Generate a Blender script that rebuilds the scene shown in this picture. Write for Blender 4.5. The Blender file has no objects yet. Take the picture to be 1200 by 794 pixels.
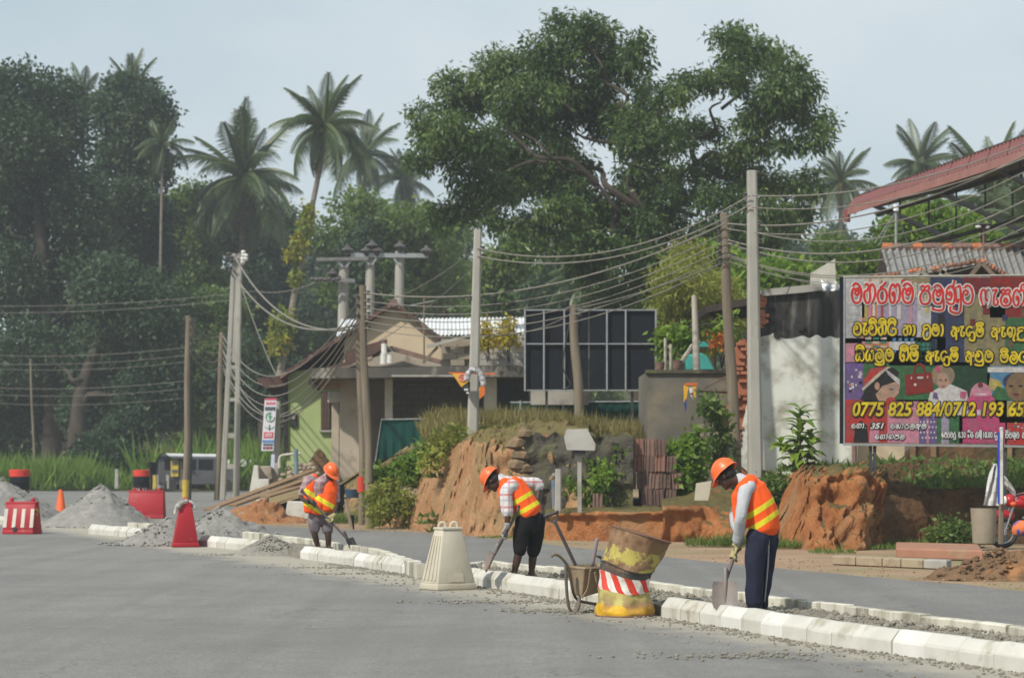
import bpy, bmesh, math, random
import numpy as np
from mathutils import Vector, Matrix, noise as mnoise

random.seed(7)
RNG = np.random.default_rng(11)
SC = bpy.context.scene
COL = SC.collection

# ---------------------------------------------------------------- camera
FOC, HORIZON, EYE = 3000.0, 538.0, 1.6          # focal length in photo pixels, horizon row, eye height (m)
PITCH = math.atan((HORIZON - 397.0) / FOC)
cam_d = bpy.data.cameras.new('camera')
cam_d.sensor_width = 36.0
cam_d.lens = FOC / 1200.0 * 36.0
cam_d.clip_start = 0.5
cam_d.clip_end = 3000.0
cam_d.dof.use_dof = True
cam_d.dof.focus_distance = 28.0
cam_d.dof.aperture_fstop = 3.6
cam = bpy.data.objects.new('camera', cam_d)
COL.objects.link(cam)
cam.location = (0, 0, EYE)
cam.rotation_euler = (math.pi / 2 + PITCH, 0, 0)
SC.camera = cam

# ---------------------------------------------------------------- light
SUN_EL, SUN_AZ = math.radians(44), math.radians(42)     # the sun stands behind the camera, to its left
sun_dir = Vector((-math.sin(SUN_AZ) * math.cos(SUN_EL), -math.cos(SUN_AZ) * math.cos(SUN_EL), math.sin(SUN_EL)))
sun_d = bpy.data.lights.new('sun', 'SUN')
sun_d.energy = 4.3
sun_d.angle = math.radians(2.0)
sun_d.color = (1.0, 0.94, 0.84)
sun = bpy.data.objects.new('sun', sun_d)
COL.objects.link(sun)
sun.location = (-30, -30, 60)
sun.rotation_euler = (-sun_dir).to_track_quat('-Z', 'Y').to_euler()

world = bpy.data.worlds.new('World')
SC.world = world
world.use_nodes = True
wn, wl = world.node_tree.nodes, world.node_tree.links
wn.clear()
w_out = wn.new('ShaderNodeOutputWorld')
w_bg = wn.new('ShaderNodeBackground')
w_bg.inputs['Strength'].default_value = 0.1
w_sky = wn.new('ShaderNodeTexSky')
w_sky.sky_type = 'NISHITA'
w_sky.sun_disc = False
w_sky.sun_elevation = SUN_EL
w_sky.sun_rotation = math.atan2(sun_dir.x, sun_dir.y)
w_sky.dust_density = 3.0
w_tc = wn.new('ShaderNodeTexCoord')
w_map = wn.new('ShaderNodeMapping')
w_map.inputs['Scale'].default_value = (1.0, 1.0, 2.2)
w_n = wn.new('ShaderNodeTexNoise')
w_n.inputs['Scale'].default_value = 4.5
w_n.inputs['Detail'].default_value = 5.0
w_n.inputs['Roughness'].default_value = 0.5
w_r = wn.new('ShaderNodeValToRGB')                      # thin cloud sheet, everywhere the same
w_r.color_ramp.elements[0].position = 0.34
w_r.color_ramp.elements[0].color = (5.3, 6.5, 7.2, 1)
w_r.color_ramp.elements[1].position = 0.68
w_r.color_ramp.elements[1].color = (7.6, 8.3, 8.7, 1)
w_mix = wn.new('ShaderNodeMixRGB')
w_mix.inputs['Fac'].default_value = 0.88
wl.new(w_tc.outputs['Generated'], w_map.inputs['Vector'])
wl.new(w_map.outputs['Vector'], w_n.inputs['Vector'])
wl.new(w_n.outputs['Fac'], w_r.inputs['Fac'])
wl.new(w_sky.outputs['Color'], w_mix.inputs['Color1'])
wl.new(w_r.outputs['Color'], w_mix.inputs['Color2'])
wl.new(w_mix.outputs['Color'], w_bg.inputs['Color'])
wl.new(w_bg.outputs['Background'], w_out.inputs['Surface'])

SC.view_settings.view_transform = 'Standard'
SC.view_settings.look = 'None'
SC.view_settings.exposure = 0.0
SC.view_settings.gamma = 1.0
SC.cycles.use_denoising = True
SC.cycles.max_bounces = 6
SC.cycles.diffuse_bounces = 3
SC.cycles.transparent_max_bounces = 8
SC.cycles.volume_bounces = 1
SC.cycles.caustics_reflective = False
SC.cycles.caustics_refractive = False

# ---------------------------------------------------------------- placing helpers
_cp, _sp = math.cos(PITCH), math.sin(PITCH)
def ray(px, py):
    u, v = (px - 600.0) / FOC, (397.0 - py) / FOC
    return Vector((u, _cp - v * _sp, _sp + v * _cp))
def at(px, py, Y):
    d = ray(px, py)
    t = Y / d.y
    return Vector((d.x * t, Y, EYE + d.z * t))
def gnd(px, py, z=0.0):
    d = ray(px, py)
    t = (z - EYE) / d.z
    return Vector((d.x * t, d.y * t, z))
def lerp(a, b, t): return a + (b - a) * t
def fbm(p, s=1.0, o=4):
    return mnoise.fractal(Vector(p) * s, 1.0, 2.0, o)
def spline(pts, k=8, closed=False):
    """Catmull-Rom through the points."""
    P = [Vector(p) for p in pts]
    n = len(P)
    if n < 3: return P
    out = []
    for i in range(n if closed else n - 1):
        if closed: a, b, c, d = P[i - 1], P[i], P[(i + 1) % n], P[(i + 2) % n]
        else: a, b, c, d = P[max(i - 1, 0)], P[i], P[i + 1], P[min(i + 2, n - 1)]
        for j in range(k):
            t = j / k
            out.append(0.5 * ((2 * b) + (c - a) * t + (2 * a - 5 * b + 4 * c - d) * t * t + (3 * b - a - 3 * c + d) * t ** 3))
    if not closed: out.append(P[-1])
    return out
def worldloc(o):
    p = Vector((0, 0, 0))
    while o is not None:
        p += o.location
        o = o.parent
    return p
def tag(o, label=None, cat=None, group=None, kind=None):
    if label: o['label'] = label
    if cat: o['category'] = cat
    if group: o['group'] = group
    if kind: o['kind'] = kind
    return o
def thing(name, loc, label, cat, group=None):
    o = bpy.data.objects.new(name, None)
    COL.objects.link(o)
    o.empty_display_size = 0.2
    o.location = loc
    return tag(o, label, cat, group)
def copy_tree(o, parent=None):
    c = o.copy()
    COL.objects.link(c)
    if parent is not None: c.parent = parent
    for ch in list(o.children):
        copy_tree(ch, c)
    return c
def rotz(a): return Matrix.Rotation(a, 3, 'Z')
def frame(d, hint=Vector((0, 0, 1))):
    d = Vector(d).normalized()
    s = d.cross(hint)
    if s.length < 1e-4: s = d.cross(Vector((1, 0, 0)))
    s.normalize()
    return s, s.cross(d).normalized()

class MB:
    """Collects shapes in world coordinates; build() links them as ONE mesh object."""
    def __init__(self):
        self.v, self.f, self.m = [], [], []
    def add(self, vs, fs, mi=0):
        o = len(self.v)
        self.v += [tuple(p) for p in vs]
        for f in fs:
            self.f.append(tuple(i + o for i in f))
            self.m.append(mi)
        return self
    def hexa(self, b, t, mi=0):
        """b, t: four bottom and four top points (counter-clockwise from above)."""
        return self.add(list(b) + list(t), [(3, 2, 1, 0), (4, 5, 6, 7), (0, 1, 5, 4), (1, 2, 6, 5), (2, 3, 7, 6), (3, 0, 4, 7)], mi)
    def box(self, c, s, R=None, mi=0):
        c = Vector(c); x, y, z = s[0] / 2, s[1] / 2, s[2] / 2
        q = [(-x, -y, -z), (x, -y, -z), (x, y, -z), (-x, y, -z), (-x, -y, z), (x, -y, z), (x, y, z), (-x, y, z)]
        q = [c + (R @ Vector(p) if R is not None else Vector(p)) for p in q]
        return self.hexa(q[:4], q[4:], mi)
    def bar(self, a, b, w, h, mi=0, up=Vector((0, 0, 1))):
        a, b = Vector(a), Vector(b)
        s, u = frame(b - a, up)
        s, u = s * w / 2, u * h / 2
        return self.hexa([a - s - u, a + s - u, b + s - u, b - s - u], [a - s + u, a + s + u, b + s + u, b - s + u], mi)
    def tube(self, pts, r, n=8, mi=0, cap=True, flat=1.0, hint=Vector((0, 0, 1)), round_cap=False):
        P = [Vector(p) for p in pts]
        R = list(r) if hasattr(r, '__len__') else [r] * len(P)
        if round_cap:
            d0, d1 = (P[0] - P[1]).normalized(), (P[-1] - P[-2]).normalized()
            r0, r1 = R[0], R[-1]
            P = [P[0] + d0 * r0 * .95, P[0] + d0 * r0 * .6] + P + [P[-1] + d1 * r1 * .6, P[-1] + d1 * r1 * .95]
            R = [r0 * .3, r0 * .8] + R + [r1 * .8, r1 * .3]
        vs, fs = [], []
        side = None
        for i, p in enumerate(P):
            d = P[min(i + 1, len(P) - 1)] - P[max(i - 1, 0)]
            if d.length < 1e-9: d = Vector((0, 0, 1))
            d.normalize()
            if side is None: side, up = frame(d, hint)
            else:
                side = (side - d * side.dot(d))
                if side.length < 1e-6: side, _ = frame(d, hint)
                side.normalize()
            up = side.cross(d)
            for k in range(n):
                a = 2 * math.pi * k / n
                vs.append(p + side * (math.cos(a) * R[i]) + up * (math.sin(a) * R[i] * flat))
        for i in range(len(P) - 1):
            for k in range(n):
                k2 = (k + 1) % n
                fs.append((i * n + k, i * n + k2, (i + 1) * n + k2, (i + 1) * n + k))
        if cap:
            fs.append(tuple(reversed(range(n))))
            fs.append(tuple((len(P) - 1) * n + k for k in range(n)))
        return self.add(vs, fs, mi)
    def loft(self, secs, mi=0, cap=True):
        n = len(secs[0])
        vs = [p for s in secs for p in s]
        fs = [(i * n + k, i * n + (k + 1) % n, (i + 1) * n + (k + 1) % n, (i + 1) * n + k) for i in range(len(secs) - 1) for k in range(n)]
        if cap: fs += [tuple(reversed(range(n))), tuple((len(secs) - 1) * n + k for k in range(n))]
        return self.add(vs, fs, mi)
    def oval(self, pts, A, B, side, n=18, mi=0, ends=True):
        """Elliptical sections (half axes A along side, B across) along the points, closed with domes."""
        P = [Vector(p) for p in pts]; A = list(A); B = list(B)
        if ends:
            d0, d1 = (P[0] - P[1]).normalized(), (P[-1] - P[-2]).normalized()
            m0, m1 = min(A[0], B[0]), min(A[-1], B[-1])
            P = [P[0] + d0 * m0 * .55, P[0] + d0 * m0 * .4] + P + [P[-1] + d1 * m1 * .4, P[-1] + d1 * m1 * .55]
            A = [A[0] * .3, A[0] * .75] + A + [A[-1] * .75, A[-1] * .3]
            B = [B[0] * .3, B[0] * .75] + B + [B[-1] * .75, B[-1] * .3]
        secs = []
        for i, p in enumerate(P):
            d = (P[min(i + 1, len(P) - 1)] - P[max(i - 1, 0)]).normalized()
            s = Vector(side); s = (s - d * s.dot(d)).normalized()
            u = s.cross(d)
            secs.append([p + s * (A[i] * math.cos(2 * math.pi * k / n)) + u * (B[i] * math.sin(2 * math.pi * k / n)) for k in range(n)])
        return self.loft(secs, mi)
    def ball(self, c, r, n=10, mi=0, R=None):
        c = Vector(c); rx, ry, rz = (r, r, r) if not hasattr(r, '__len__') else r
        vs, fs = [], []
        m = max(4, n // 2)
        for i in range(m + 1):
            th = math.pi * (i + (0.02 if i == 0 else -0.02 if i == m else 0)) / m
            for k in range(n):
                a = 2 * math.pi * k / n
                p = Vector((rx * math.sin(th) * math.cos(a), ry * math.sin(th) * math.sin(a), rz * math.cos(th)))
                vs.append(c + (R @ p if R is not None else p))
        for i in range(m):
            for k in range(n):
                k2 = (k + 1) % n
                fs.append((i * n + k, (i + 1) * n + k, (i + 1) * n + k2, i * n + k2))
        fs.append(tuple(range(n))); fs.append(tuple(reversed([m * n + k for k in range(n)])))
        return self.add(vs, fs, mi)
    def prism(self, poly, ext, mi=0):
        P = [Vector(p) for p in poly]; e = Vector(ext); n = len(P)
        vs = P + [p + e for p in P]
        fs = [tuple(reversed(range(n))), tuple(range(n, 2 * n))] + [(i, (i + 1) % n, n + (i + 1) % n, n + i) for i in range(n)]
        return self.add(vs, fs, mi)
    def grid(self, rows, mi=0):
        n = len(rows[0])
        vs = [p for r in rows for p in r]
        fs = [(i * n + k, i * n + k + 1, (i + 1) * n + k + 1, (i + 1) * n + k) for i in range(len(rows) - 1) for k in range(n - 1)]
        return self.add(vs, fs, mi)
    def stone(self, c, r, mi=0, sq=0.7, n=6):
        c = Vector(c)
        a0 = random.random() * 6.3
        vs = [c + Vector((0, 0, r * sq * random.uniform(.8, 1.1)))]
        for j, (zz, rr) in enumerate(((.35, .85), (-.35, .9))):
            for k in range(n):
                a = a0 + 2 * math.pi * (k + .5 * j) / n
                q = r * rr * random.uniform(.75, 1.15)
                vs.append(c + Vector((math.cos(a) * q, math.sin(a) * q, zz * r * sq * random.uniform(.7, 1.2))))
        vs.append(c - Vector((0, 0, r * sq * .8)))
        fs = [(0, 1 + k, 1 + (k + 1) % n) for k in range(n)]
        for k in range(n):
            k2 = (k + 1) % n
            fs += [(1 + k, 1 + n + k, 1 + k2), (1 + k2, 1 + n + k, 1 + n + k2)]
            fs.append((1 + 2 * n, 1 + n + k2, 1 + n + k))
        return self.add(vs, fs, mi)
    def mesh(self, name, org):
        me = bpy.data.meshes.new(name)
        me.from_pydata([(x - org[0], y - org[1], z - org[2]) for x, y, z in self.v], [], self.f)
        return me
    def build(self, name, mats, parent=None, smooth=False, bevel=0, label=None, cat=None, group=None, kind=None, origin=None, attrs=None, seg=1, fixn=False):
        if not isinstance(mats, (list, tuple)): mats = [mats]
        if parent is not None: org = worldloc(parent)
        elif origin is not None: org = Vector(origin)
        else:
            a = np.array(self.v); org = Vector(((a[:, 0].min() + a[:, 0].max()) / 2, (a[:, 1].min() + a[:, 1].max()) / 2, a[:, 2].min()))
        me = self.mesh(name, org)
        for m in mats: me.materials.append(m)
        if len(mats) > 1: me.polygons.foreach_set('material_index', self.m)
        if attrs:
            for k, vals in attrs.items():
                at_ = me.attributes.new(k, 'FLOAT', 'POINT'); at_.data.foreach_set('value', vals)
        if bevel or fixn:
            bm = bmesh.new(); bm.from_mesh(me)
            bmesh.ops.recalc_face_normals(bm, faces=bm.faces)
            if bevel:
                es = [e for e in bm.edges if len(e.link_faces) == 2 and e.calc_face_angle(0) > 0.5]
                bmesh.ops.bevel(bm, geom=es, offset=bevel, segments=seg, affect='EDGES', profile=.5, clamp_overlap=True)
            bm.to_mesh(me); bm.free()
        if smooth:
            me.polygons.foreach_set('use_smooth', [True] * len(me.polygons))
            try: me.set_sharp_from_angle(angle=math.radians(50))
            except Exception: pass
        me.update()
        o = bpy.data.objects.new(name, me)
        COL.objects.link(o)
        if parent is not None: o.parent = parent
        else: o.location = org
        return tag(o, label, cat, group, kind)

# ---------------------------------------------------------------- materials
MATS = {}
def ramp(nt, fac, stops, interp='LINEAR'):
    r = nt.nodes.new('ShaderNodeValToRGB')
    e = r.color_ramp.elements
    r.color_ramp.interpolation = interp
    while len(e) > 1: e.remove(e[-1])
    e[0].position, e[0].color = stops[0][0], (*stops[0][1], 1) if len(stops[0][1]) == 3 else stops[0][1]
    for p, c in stops[1:]:
        x = e.new(p); x.color = (*c, 1) if len(c) == 3 else c
    nt.links.new(fac, r.inputs['Fac'])
    return r.outputs['Color']
def g3(v): return (v, v, v)
def nz(nt, vec, scale, detail=5, rough=.55, dist=0):
    n = nt.nodes.new('ShaderNodeTexNoise')
    n.inputs['Scale'].default_value = scale
    n.inputs['Detail'].default_value = detail
    n.inputs['Roughness'].default_value = rough
    n.inputs['Distortion'].default_value = dist
    if vec is not None: nt.links.new(vec, n.inputs['Vector'])
    return n.outputs['Fac']
def mixc(nt, fac, a, b, mode='MIX'):
    m = nt.nodes.new('ShaderNodeMixRGB'); m.blend_type = mode
    for s, x in (('Fac', fac), ('Color1', a), ('Color2', b)):
        if hasattr(x, 'is_linked') or isinstance(x, bpy.types.NodeSocket): nt.links.new(x, m.inputs[s])
        elif isinstance(x, tuple): m.inputs[s].default_value = (*x, 1)
        else: m.inputs[s].default_value = x
    return m.outputs['Color']
def mth(nt, op, a, b=0.0, c=None):
    m = nt.nodes.new('ShaderNodeMath'); m.operation = op
    for i, x in enumerate((a, b) if c is None else (a, b, c)):
        if isinstance(x, bpy.types.NodeSocket): nt.links.new(x, m.inputs[i])
        else: m.inputs[i].default_value = x
    return m.outputs[0]
def new_mat(name):
    m = bpy.data.materials.new(name); m.use_nodes = True
    nt = m.node_tree
    b = nt.nodes['Principled BSDF']
    return m, nt, b
def coords(nt, which='Object', scale=None):
    t = nt.nodes.new('ShaderNodeTexCoord').outputs[which]
    if scale is not None:
        mp = nt.nodes.new('ShaderNodeMapping'); mp.inputs['Scale'].default_value = scale
        nt.links.new(t, mp.inputs['Vector']); t = mp.outputs['Vector']
    return t
def bumpn(nt, b, h, strength=.4, dist=.02):
    n = nt.nodes.new('ShaderNodeBump'); n.inputs['Strength'].default_value = strength; n.inputs['Distance'].default_value = dist
    nt.links.new(h, n.inputs['Height']); nt.links.new(n.outputs['Normal'], b.inputs['Normal'])
def M(name, c1, c2=None, scale=4.0, rough=.85, bump=0.0, bscale=30.0, bdist=.02, metal=0.0, c3=None, s3=1.5, p3=.6, w3=.06, stretch=None, spec=.3, detail=6):
    """A two-tone noisy surface, with an optional third tone in patches (dirt, rust, moss) and fine relief."""
    if name in MATS: return MATS[name]
    m, nt, b = new_mat(name)
    if c2 is None: c2 = tuple(x * .8 for x in c1)
    v = coords(nt, 'Object', stretch)
    col = ramp(nt, nz(nt, v, scale, detail), [(.32, c1), (.68, c2)])
    if c3 is not None:
        f = ramp(nt, nz(nt, v, s3, 7, .6), [(p3 - w3, g3(0)), (p3 + w3, g3(1))])
        col = mixc(nt, f, col, c3)
    nt.links.new(col, b.inputs['Base Color'])
    b.inputs['Roughness'].default_value = rough
    b.inputs['Metallic'].default_value = metal
    b.inputs['Specular IOR Level'].default_value = spec
    if bump: bumpn(nt, b, nz(nt, v, bscale, 6, .6), bump, bdist)
    MATS[name] = m
    return m
def leafmat(name, dark, mid, light, trans=.25, rough=.5, gloss=.25):
    if name in MATS: return MATS[name]
    m, nt, b = new_mat(name)
    a = nt.nodes.new('ShaderNodeAttribute'); a.attribute_name = 'tint'
    col = ramp(nt, a.outputs['Fac'], [(0.0, dark), (.5, mid), (1.0, light)])
    nt.links.new(col, b.inputs['Base Color'])
    b.inputs['Roughness'].default_value = rough
    b.inputs['Specular IOR Level'].default_value = gloss
    tr = nt.nodes.new('ShaderNodeBsdfTranslucent')
    nt.links.new(mixc(nt, .5, col, (light[0] * 1.1, light[1] * 1.1, light[2] * .7)), tr.inputs['Color'])
    mx = nt.nodes.new('ShaderNodeMixShader'); mx.inputs['Fac'].default_value = trans
    nt.links.new(b.outputs['BSDF'], mx.inputs[1]); nt.links.new(tr.outputs['BSDF'], mx.inputs[2])
    nt.links.new(mx.outputs['Shader'], nt.nodes['Material Output'].inputs['Surface'])
    MATS[name] = m
    return m
# ================================================================ SETTING
EARTH = ((.36, .17, .075), (.27, .12, .055))
m_dirt = M('dirt', (.33, .235, .155), (.24, .155, .09), .6, .95, .5, 14, .03, c3=(.2, .19, .1), s3=.35, p3=.58, w3=.1)
m_clay = None
m_clay_pale = M('ochre_clay', (.36, .21, .1), (.25, .125, .055), 2.0, .95, .9, 10, .08, c3=(.2, .17, .075), s3=.9, p3=.56, w3=.12)
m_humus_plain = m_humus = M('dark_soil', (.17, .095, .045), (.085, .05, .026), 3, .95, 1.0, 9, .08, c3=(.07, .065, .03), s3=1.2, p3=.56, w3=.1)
m_turf = M('turf', (.17, .155, .06), (.22, .165, .085), 1.5, .95, .6, 12, .05, c3=(.28, .18, .10), s3=.8, p3=.52, w3=.1)

def earth(name, c1, c2, c3, top, scale=2.6, stretch=(1, 1, .45), p=.62, s3=1.3):
    """Cut soil: layered clay on the steep faces, turf taking hold wherever it lies flat enough."""
    m, nt, b = new_mat(name); v = coords(nt, 'Object', stretch); v0 = coords(nt)
    col = ramp(nt, nz(nt, v, scale, 8, .62), [(.30, c1), (.52, tuple((x + y) / 2 for x, y in zip(c1, c2))), (.70, c2)])
    col = mixc(nt, ramp(nt, nz(nt, v0, s3, 7, .62), [(.50, g3(0)), (.62, g3(.8))]), col, c3)
    col = mixc(nt, ramp(nt, nz(nt, v0, 17, 6, .65), [(.56, g3(0)), (.66, g3(.6))]), col, tuple(x * .35 for x in c2))
    ge = nt.nodes.new('ShaderNodeNewGeometry'); sx = nt.nodes.new('ShaderNodeSeparateXYZ'); nt.links.new(ge.outputs['Normal'], sx.inputs[0])
    k = mth(nt, 'ADD', sx.outputs['Z'], mth(nt, 'MULTIPLY', mth(nt, 'SUBTRACT', nz(nt, v0, 3.2, 6, .65), .5), .7))
    tcol = ramp(nt, nz(nt, v0, 9, 5), [(.3, top), (.7, tuple(x * .6 for x in top))])
    col = mixc(nt, ramp(nt, k, [(p, g3(0)), (p + .12, g3(.95))]), col, tcol)
    nt.links.new(col, b.inputs['Base Color']); b.inputs['Roughness'].default_value = .97; b.inputs['Specular IOR Level'].default_value = .1
    bumpn(nt, b, mth(nt, 'ADD', nz(nt, v, 7, 8, .68), mth(nt, 'MULTIPLY', nz(nt, v0, 28, 6, .7), .5)), 1.0, .12)
    MATS[name] = m; return m
# ground sheet to the horizon
MB().grid([[(x, y, -.008) for x in (-400, -100, -30, 0, 30, 100, 400)] for y in (-12, 20, 60, 120, 300, 900)]).build('ground', m_dirt, kind='structure', origin=(0, 0, 0))

def road_mat(name, c1, c2, dust):
    m, nt, b = new_mat(name)
    v = coords(nt)
    st = nt.nodes.new('ShaderNodeMapping'); st.inputs['Rotation'].default_value = (0, 0, math.radians(-19.5)); st.inputs['Scale'].default_value = (1.1, .09, 1)
    nt.links.new(v, st.inputs['Vector'])
    col = ramp(nt, nz(nt, st.outputs['Vector'], 1.6, 7, .6), [(.3, c1), (.7, c2)])
    col = mixc(nt, ramp(nt, nz(nt, v, .55, 6, .6), [(.45, g3(0)), (.7, g3(.55))]), col, tuple(x * .78 for x in c1))
    fine = nz(nt, v, 70, 4, .7)
    col = mixc(nt, .7, col, ramp(nt, fine, [(.38, g3(.22)), (.62, g3(.80))]), 'SOFT_LIGHT')
    col = mixc(nt, .45, col, ramp(nt, nz(nt, v, 19, 8, .78), [(.40, g3(.25)), (.60, g3(.75))]), 'SOFT_LIGHT')
    # worn wheel paths, broad darker patches and hairline cracks
    ws = nt.nodes.new('ShaderNodeMapping'); ws.inputs['Rotation'].default_value = (0, 0, math.radians(-19.5)); ws.inputs['Scale'].default_value = (2.2, .02, 1); nt.links.new(v, ws.inputs['Vector'])
    col = mixc(nt, ramp(nt, nz(nt, ws.outputs['Vector'], 1.0, 3, .5), [(.42, g3(.0)), (.62, g3(.32))]), col, tuple(x * .74 for x in c1))
    col = mixc(nt, ramp(nt, nz(nt, v, .16, 3, .5), [(.50, g3(0)), (.60, g3(.45))]), col, tuple(x * .80 for x in c1))
    vo = nt.nodes.new('ShaderNodeTexVoronoi'); vo.feature = 'DISTANCE_TO_EDGE'; vo.inputs['Scale'].default_value = .32
    wv = nt.nodes.new('ShaderNodeVectorMath'); wv.operation = 'ADD'; nt.links.new(v, wv.inputs[0]); nn = nt.nodes.new('ShaderNodeTexNoise'); nn.inputs['Scale'].default_value = 1.4; nn.inputs['Detail'].default_value = 6; nt.links.new(v, nn.inputs['Vector']); nt.links.new(nn.outputs['Color'], wv.inputs[1]); nt.links.new(wv.outputs[0], vo.inputs['Vector'])
    col = mixc(nt, mth(nt, 'MULTIPLY', ramp(nt, vo.outputs['Distance'], [(.0, g3(.7)), (.006, g3(0))]), ramp(nt, nz(nt, v, .5, 2), [(.48, g3(0)), (.56, g3(1))])), col, tuple(x * .45 for x in c1))
    col = mixc(nt, ramp(nt, nz(nt, v, 42, 3, .8), [(.64, g3(0)), (.70, g3(.45))]), col, tuple(x * .5 for x in c1))
    col = mixc(nt, ramp(nt, nz(nt, v, 2.1, 9, .72), [(.53, g3(0)), (.56, g3(.22))]), col, tuple(x * .7 for x in c1))
    col = mixc(nt, ramp(nt, nz(nt, v, 3.3, 9, .75), [(.58, g3(0)), (.61, g3(.25))]), col, tuple(x * 1.3 for x in c2))
    if dust:
        # dry mortar dust lying along the kerb: a stain of its own, ragged, about a metre wide
        sx = nt.nodes.new('ShaderNodeSeparateXYZ'); nt.links.new(v, sx.inputs[0])
        line = mth(nt, 'MULTIPLY_ADD', sx.outputs['Y'], -.352, 10.72)
        d = mth(nt, 'SUBTRACT', line, sx.outputs['X'])
        d = mth(nt, 'ADD', d, mth(nt, 'MULTIPLY', mth(nt, 'SUBTRACT', nz(nt, v, 1.3, 6, .65), .5), 2.0))
        f = ramp(nt, mth(nt, 'MULTIPLY_ADD', d, .25, .5), [(.34, g3(0)), (.43, g3(.9)), (.60, g3(.75)), (.76, g3(0))])
        col = mixc(nt, f, col, (.37, .34, .275))
    nt.links.new(col, b.inputs['Base Color'])
    b.inputs['Roughness'].default_value = .8
    b.inputs['Specular IOR Level'].default_value = .25
    bumpn(nt, b, mth(nt, 'ADD', fine, mth(nt, 'MULTIPLY', nz(nt, v, 9, 4, .6), .6)), .45, .014)
    return m
m_road = road_mat('worn_asphalt', (.188, .184, .174), (.222, .217, .204), True)
m_road2 = road_mat('asphalt', (.178, .173, .165), (.205, .20, .191), False)

EDGE_PX = [(1330, 709), (1200, 692.5), (1100, 682.5), (960, 670), (783, 653), (590, 632), (480, 623), (403, 620), (296, 614), (262, 604)]
EDGE = [gnd(*p) for p in EDGE_PX]
EDGE_S = spline(EDGE, 6)
def wob(p, s=1.0): return Vector((p.x + .14 * s * fbm((p.x, p.y, 3.3), .9), p.y + .25 * s * fbm((p.y, p.x, 1.1), .8), p.z))
FRONT = [gnd(*p) for p in [(1300, 802), (1200, 787.5), (972, 755.5), (914, 746), (861, 736.5), (768, 721.5), (700, 709), (660, 701), (552, 685), (480, 673), (395, 660), (349, 654), (306, 645), (236, 639), (150, 629), (97, 624.5), (40, 617), (-40, 611)]]
near = [Vector((-110, 2, 0)), Vector((9, 2, 0)), Vector((11, 21, 0))] + [wob(p) for p in EDGE_S] + [Vector((-9.6, 106, 0)), Vector((-7.0, 131, 0)), Vector((-110, 131, 0))]
MB().add([(p.x, p.y, -.002) for p in near], [tuple(range(len(near)))]).build('road', m_road, kind='structure', origin=(0, 0, 0))
fr = [p + Vector((.35, .05, 0)) for p in FRONT[:14]]
far = [Vector((9, 2, 0))] + [Vector((p.x, p.y, 0)) for p in reversed([Vector((7.6, 8, 0))] + fr)]
far = [Vector((9.2, 4, 0)), Vector((11, 21, 0))] + [wob(p) for p in EDGE_S[:-4]] + [p for p in reversed(fr)] + [Vector((8.2, 6, 0))]
MB().add([(p.x, p.y, .003) for p in far], [tuple(range(len(far)))]).build('road', m_road2, kind='structure', origin=(0, 0, 0))

# ---------------------------------------------------------------- kerbs
m_kerb = M('limewashed_kerb', (.545, .535, .495), (.46, .45, .405), 3.0, .85, .35, 22, .01, c3=(.34, .315, .255), s3=3.2, p3=.62, w3=.07)
m_kerb_in = M('stained_kerb', (.62, .60, .52), (.46, .44, .36), 3.0, .88, .4, 20, .012, c3=(.24, .225, .17), s3=2.6, p3=.56, w3=.08, stretch=(1, 1, .35))
KM = {'limewashed_kerb': [M('limewashed_kerb_worn', (.54, .525, .47), (.43, .415, .355), 4, .88, .5, 20, .012, c3=(.29, .265, .21), s3=4.5, p3=.56, w3=.06), M('limewashed_kerb_fresh', (.63, .625, .59), (.55, .545, .51), 2.5, .82, .3, 24, .008, c3=(.40, .38, .33), s3=2.2, p3=.66)],
      'stained_kerb': [M('stained_kerb_black', (.50, .48, .41), (.36, .345, .28), 3.4, .9, .5, 20, .012, c3=(.12, .115, .09), s3=3.2, p3=.56, w3=.05, stretch=(1.6, 1.6, .25)), M('stained_kerb_pale', (.62, .605, .53), (.50, .485, .41), 3, .88, .4, 20, .01, c3=(.30, .28, .21), s3=3, p3=.62, stretch=(1, 1, .3))]}
KERB = thing('kerb', (0, 30, 0), None, None); KERB['kind'] = 'structure'
def resample(pts, step):
    out, acc = [Vector(pts[0])], 0.0
    for a, b in zip(pts[:-1], pts[1:]):
        L = (b - a).length; t = step - acc
        while t <= L:
            out.append(a.lerp(b, t / L)); t += step
        acc = L - (t - step)
    return out
def kerb_run(pts, inner, mat, step=.52, h=.2, w=.15, ch=.075):
    pts = resample([Vector((p.x, p.y, 0)) for p in pts], step)
    for a, b in zip(pts[:-1], pts[1:]):
        d = (b - a).normalized(); n = Vector((-d.y, d.x, 0))
        if n.dot(inner) < 0: n = -n
        g = d * random.uniform(.007, .013)
        a2, b2 = a + g + n * random.uniform(-.008, .008), b - g + n * random.uniform(-.008, .008)
        hh = h + random.uniform(-.006, .006)
        prof = [(0, -.03), (0, hh * .55), (ch, hh), (w, hh), (w, -.03)]
        mb = MB().loft([[p + n * x + Vector((0, 0, z + dz)) for x, z in prof] for p, dz in ((a2, 0), (b2, random.uniform(-.005, .005)))])
        o = mb.build('kerb_block', mat if random.random() < .72 else (random.choice(KM[mat.name])), KERB, bevel=random.choice((.006, .008, .014)))
IN = Vector((1, .36, 0))
for px in ([(1300, 802), (1200, 787.5), (972, 755.5), (914, 746), (861, 736.5), (769, 721.5)], [(700, 709), (660, 701), (552, 685), (482, 673.3)],
           [(482, 673.3), (395, 660), (347, 653.5)], [(312, 648), (281, 644), (225, 638.5)], [(163, 630.5), (150, 629), (97, 624.5)], [(36, 617), (-40, 611)]):
    kerb_run([gnd(*p) for p in px], IN, m_kerb)
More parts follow.
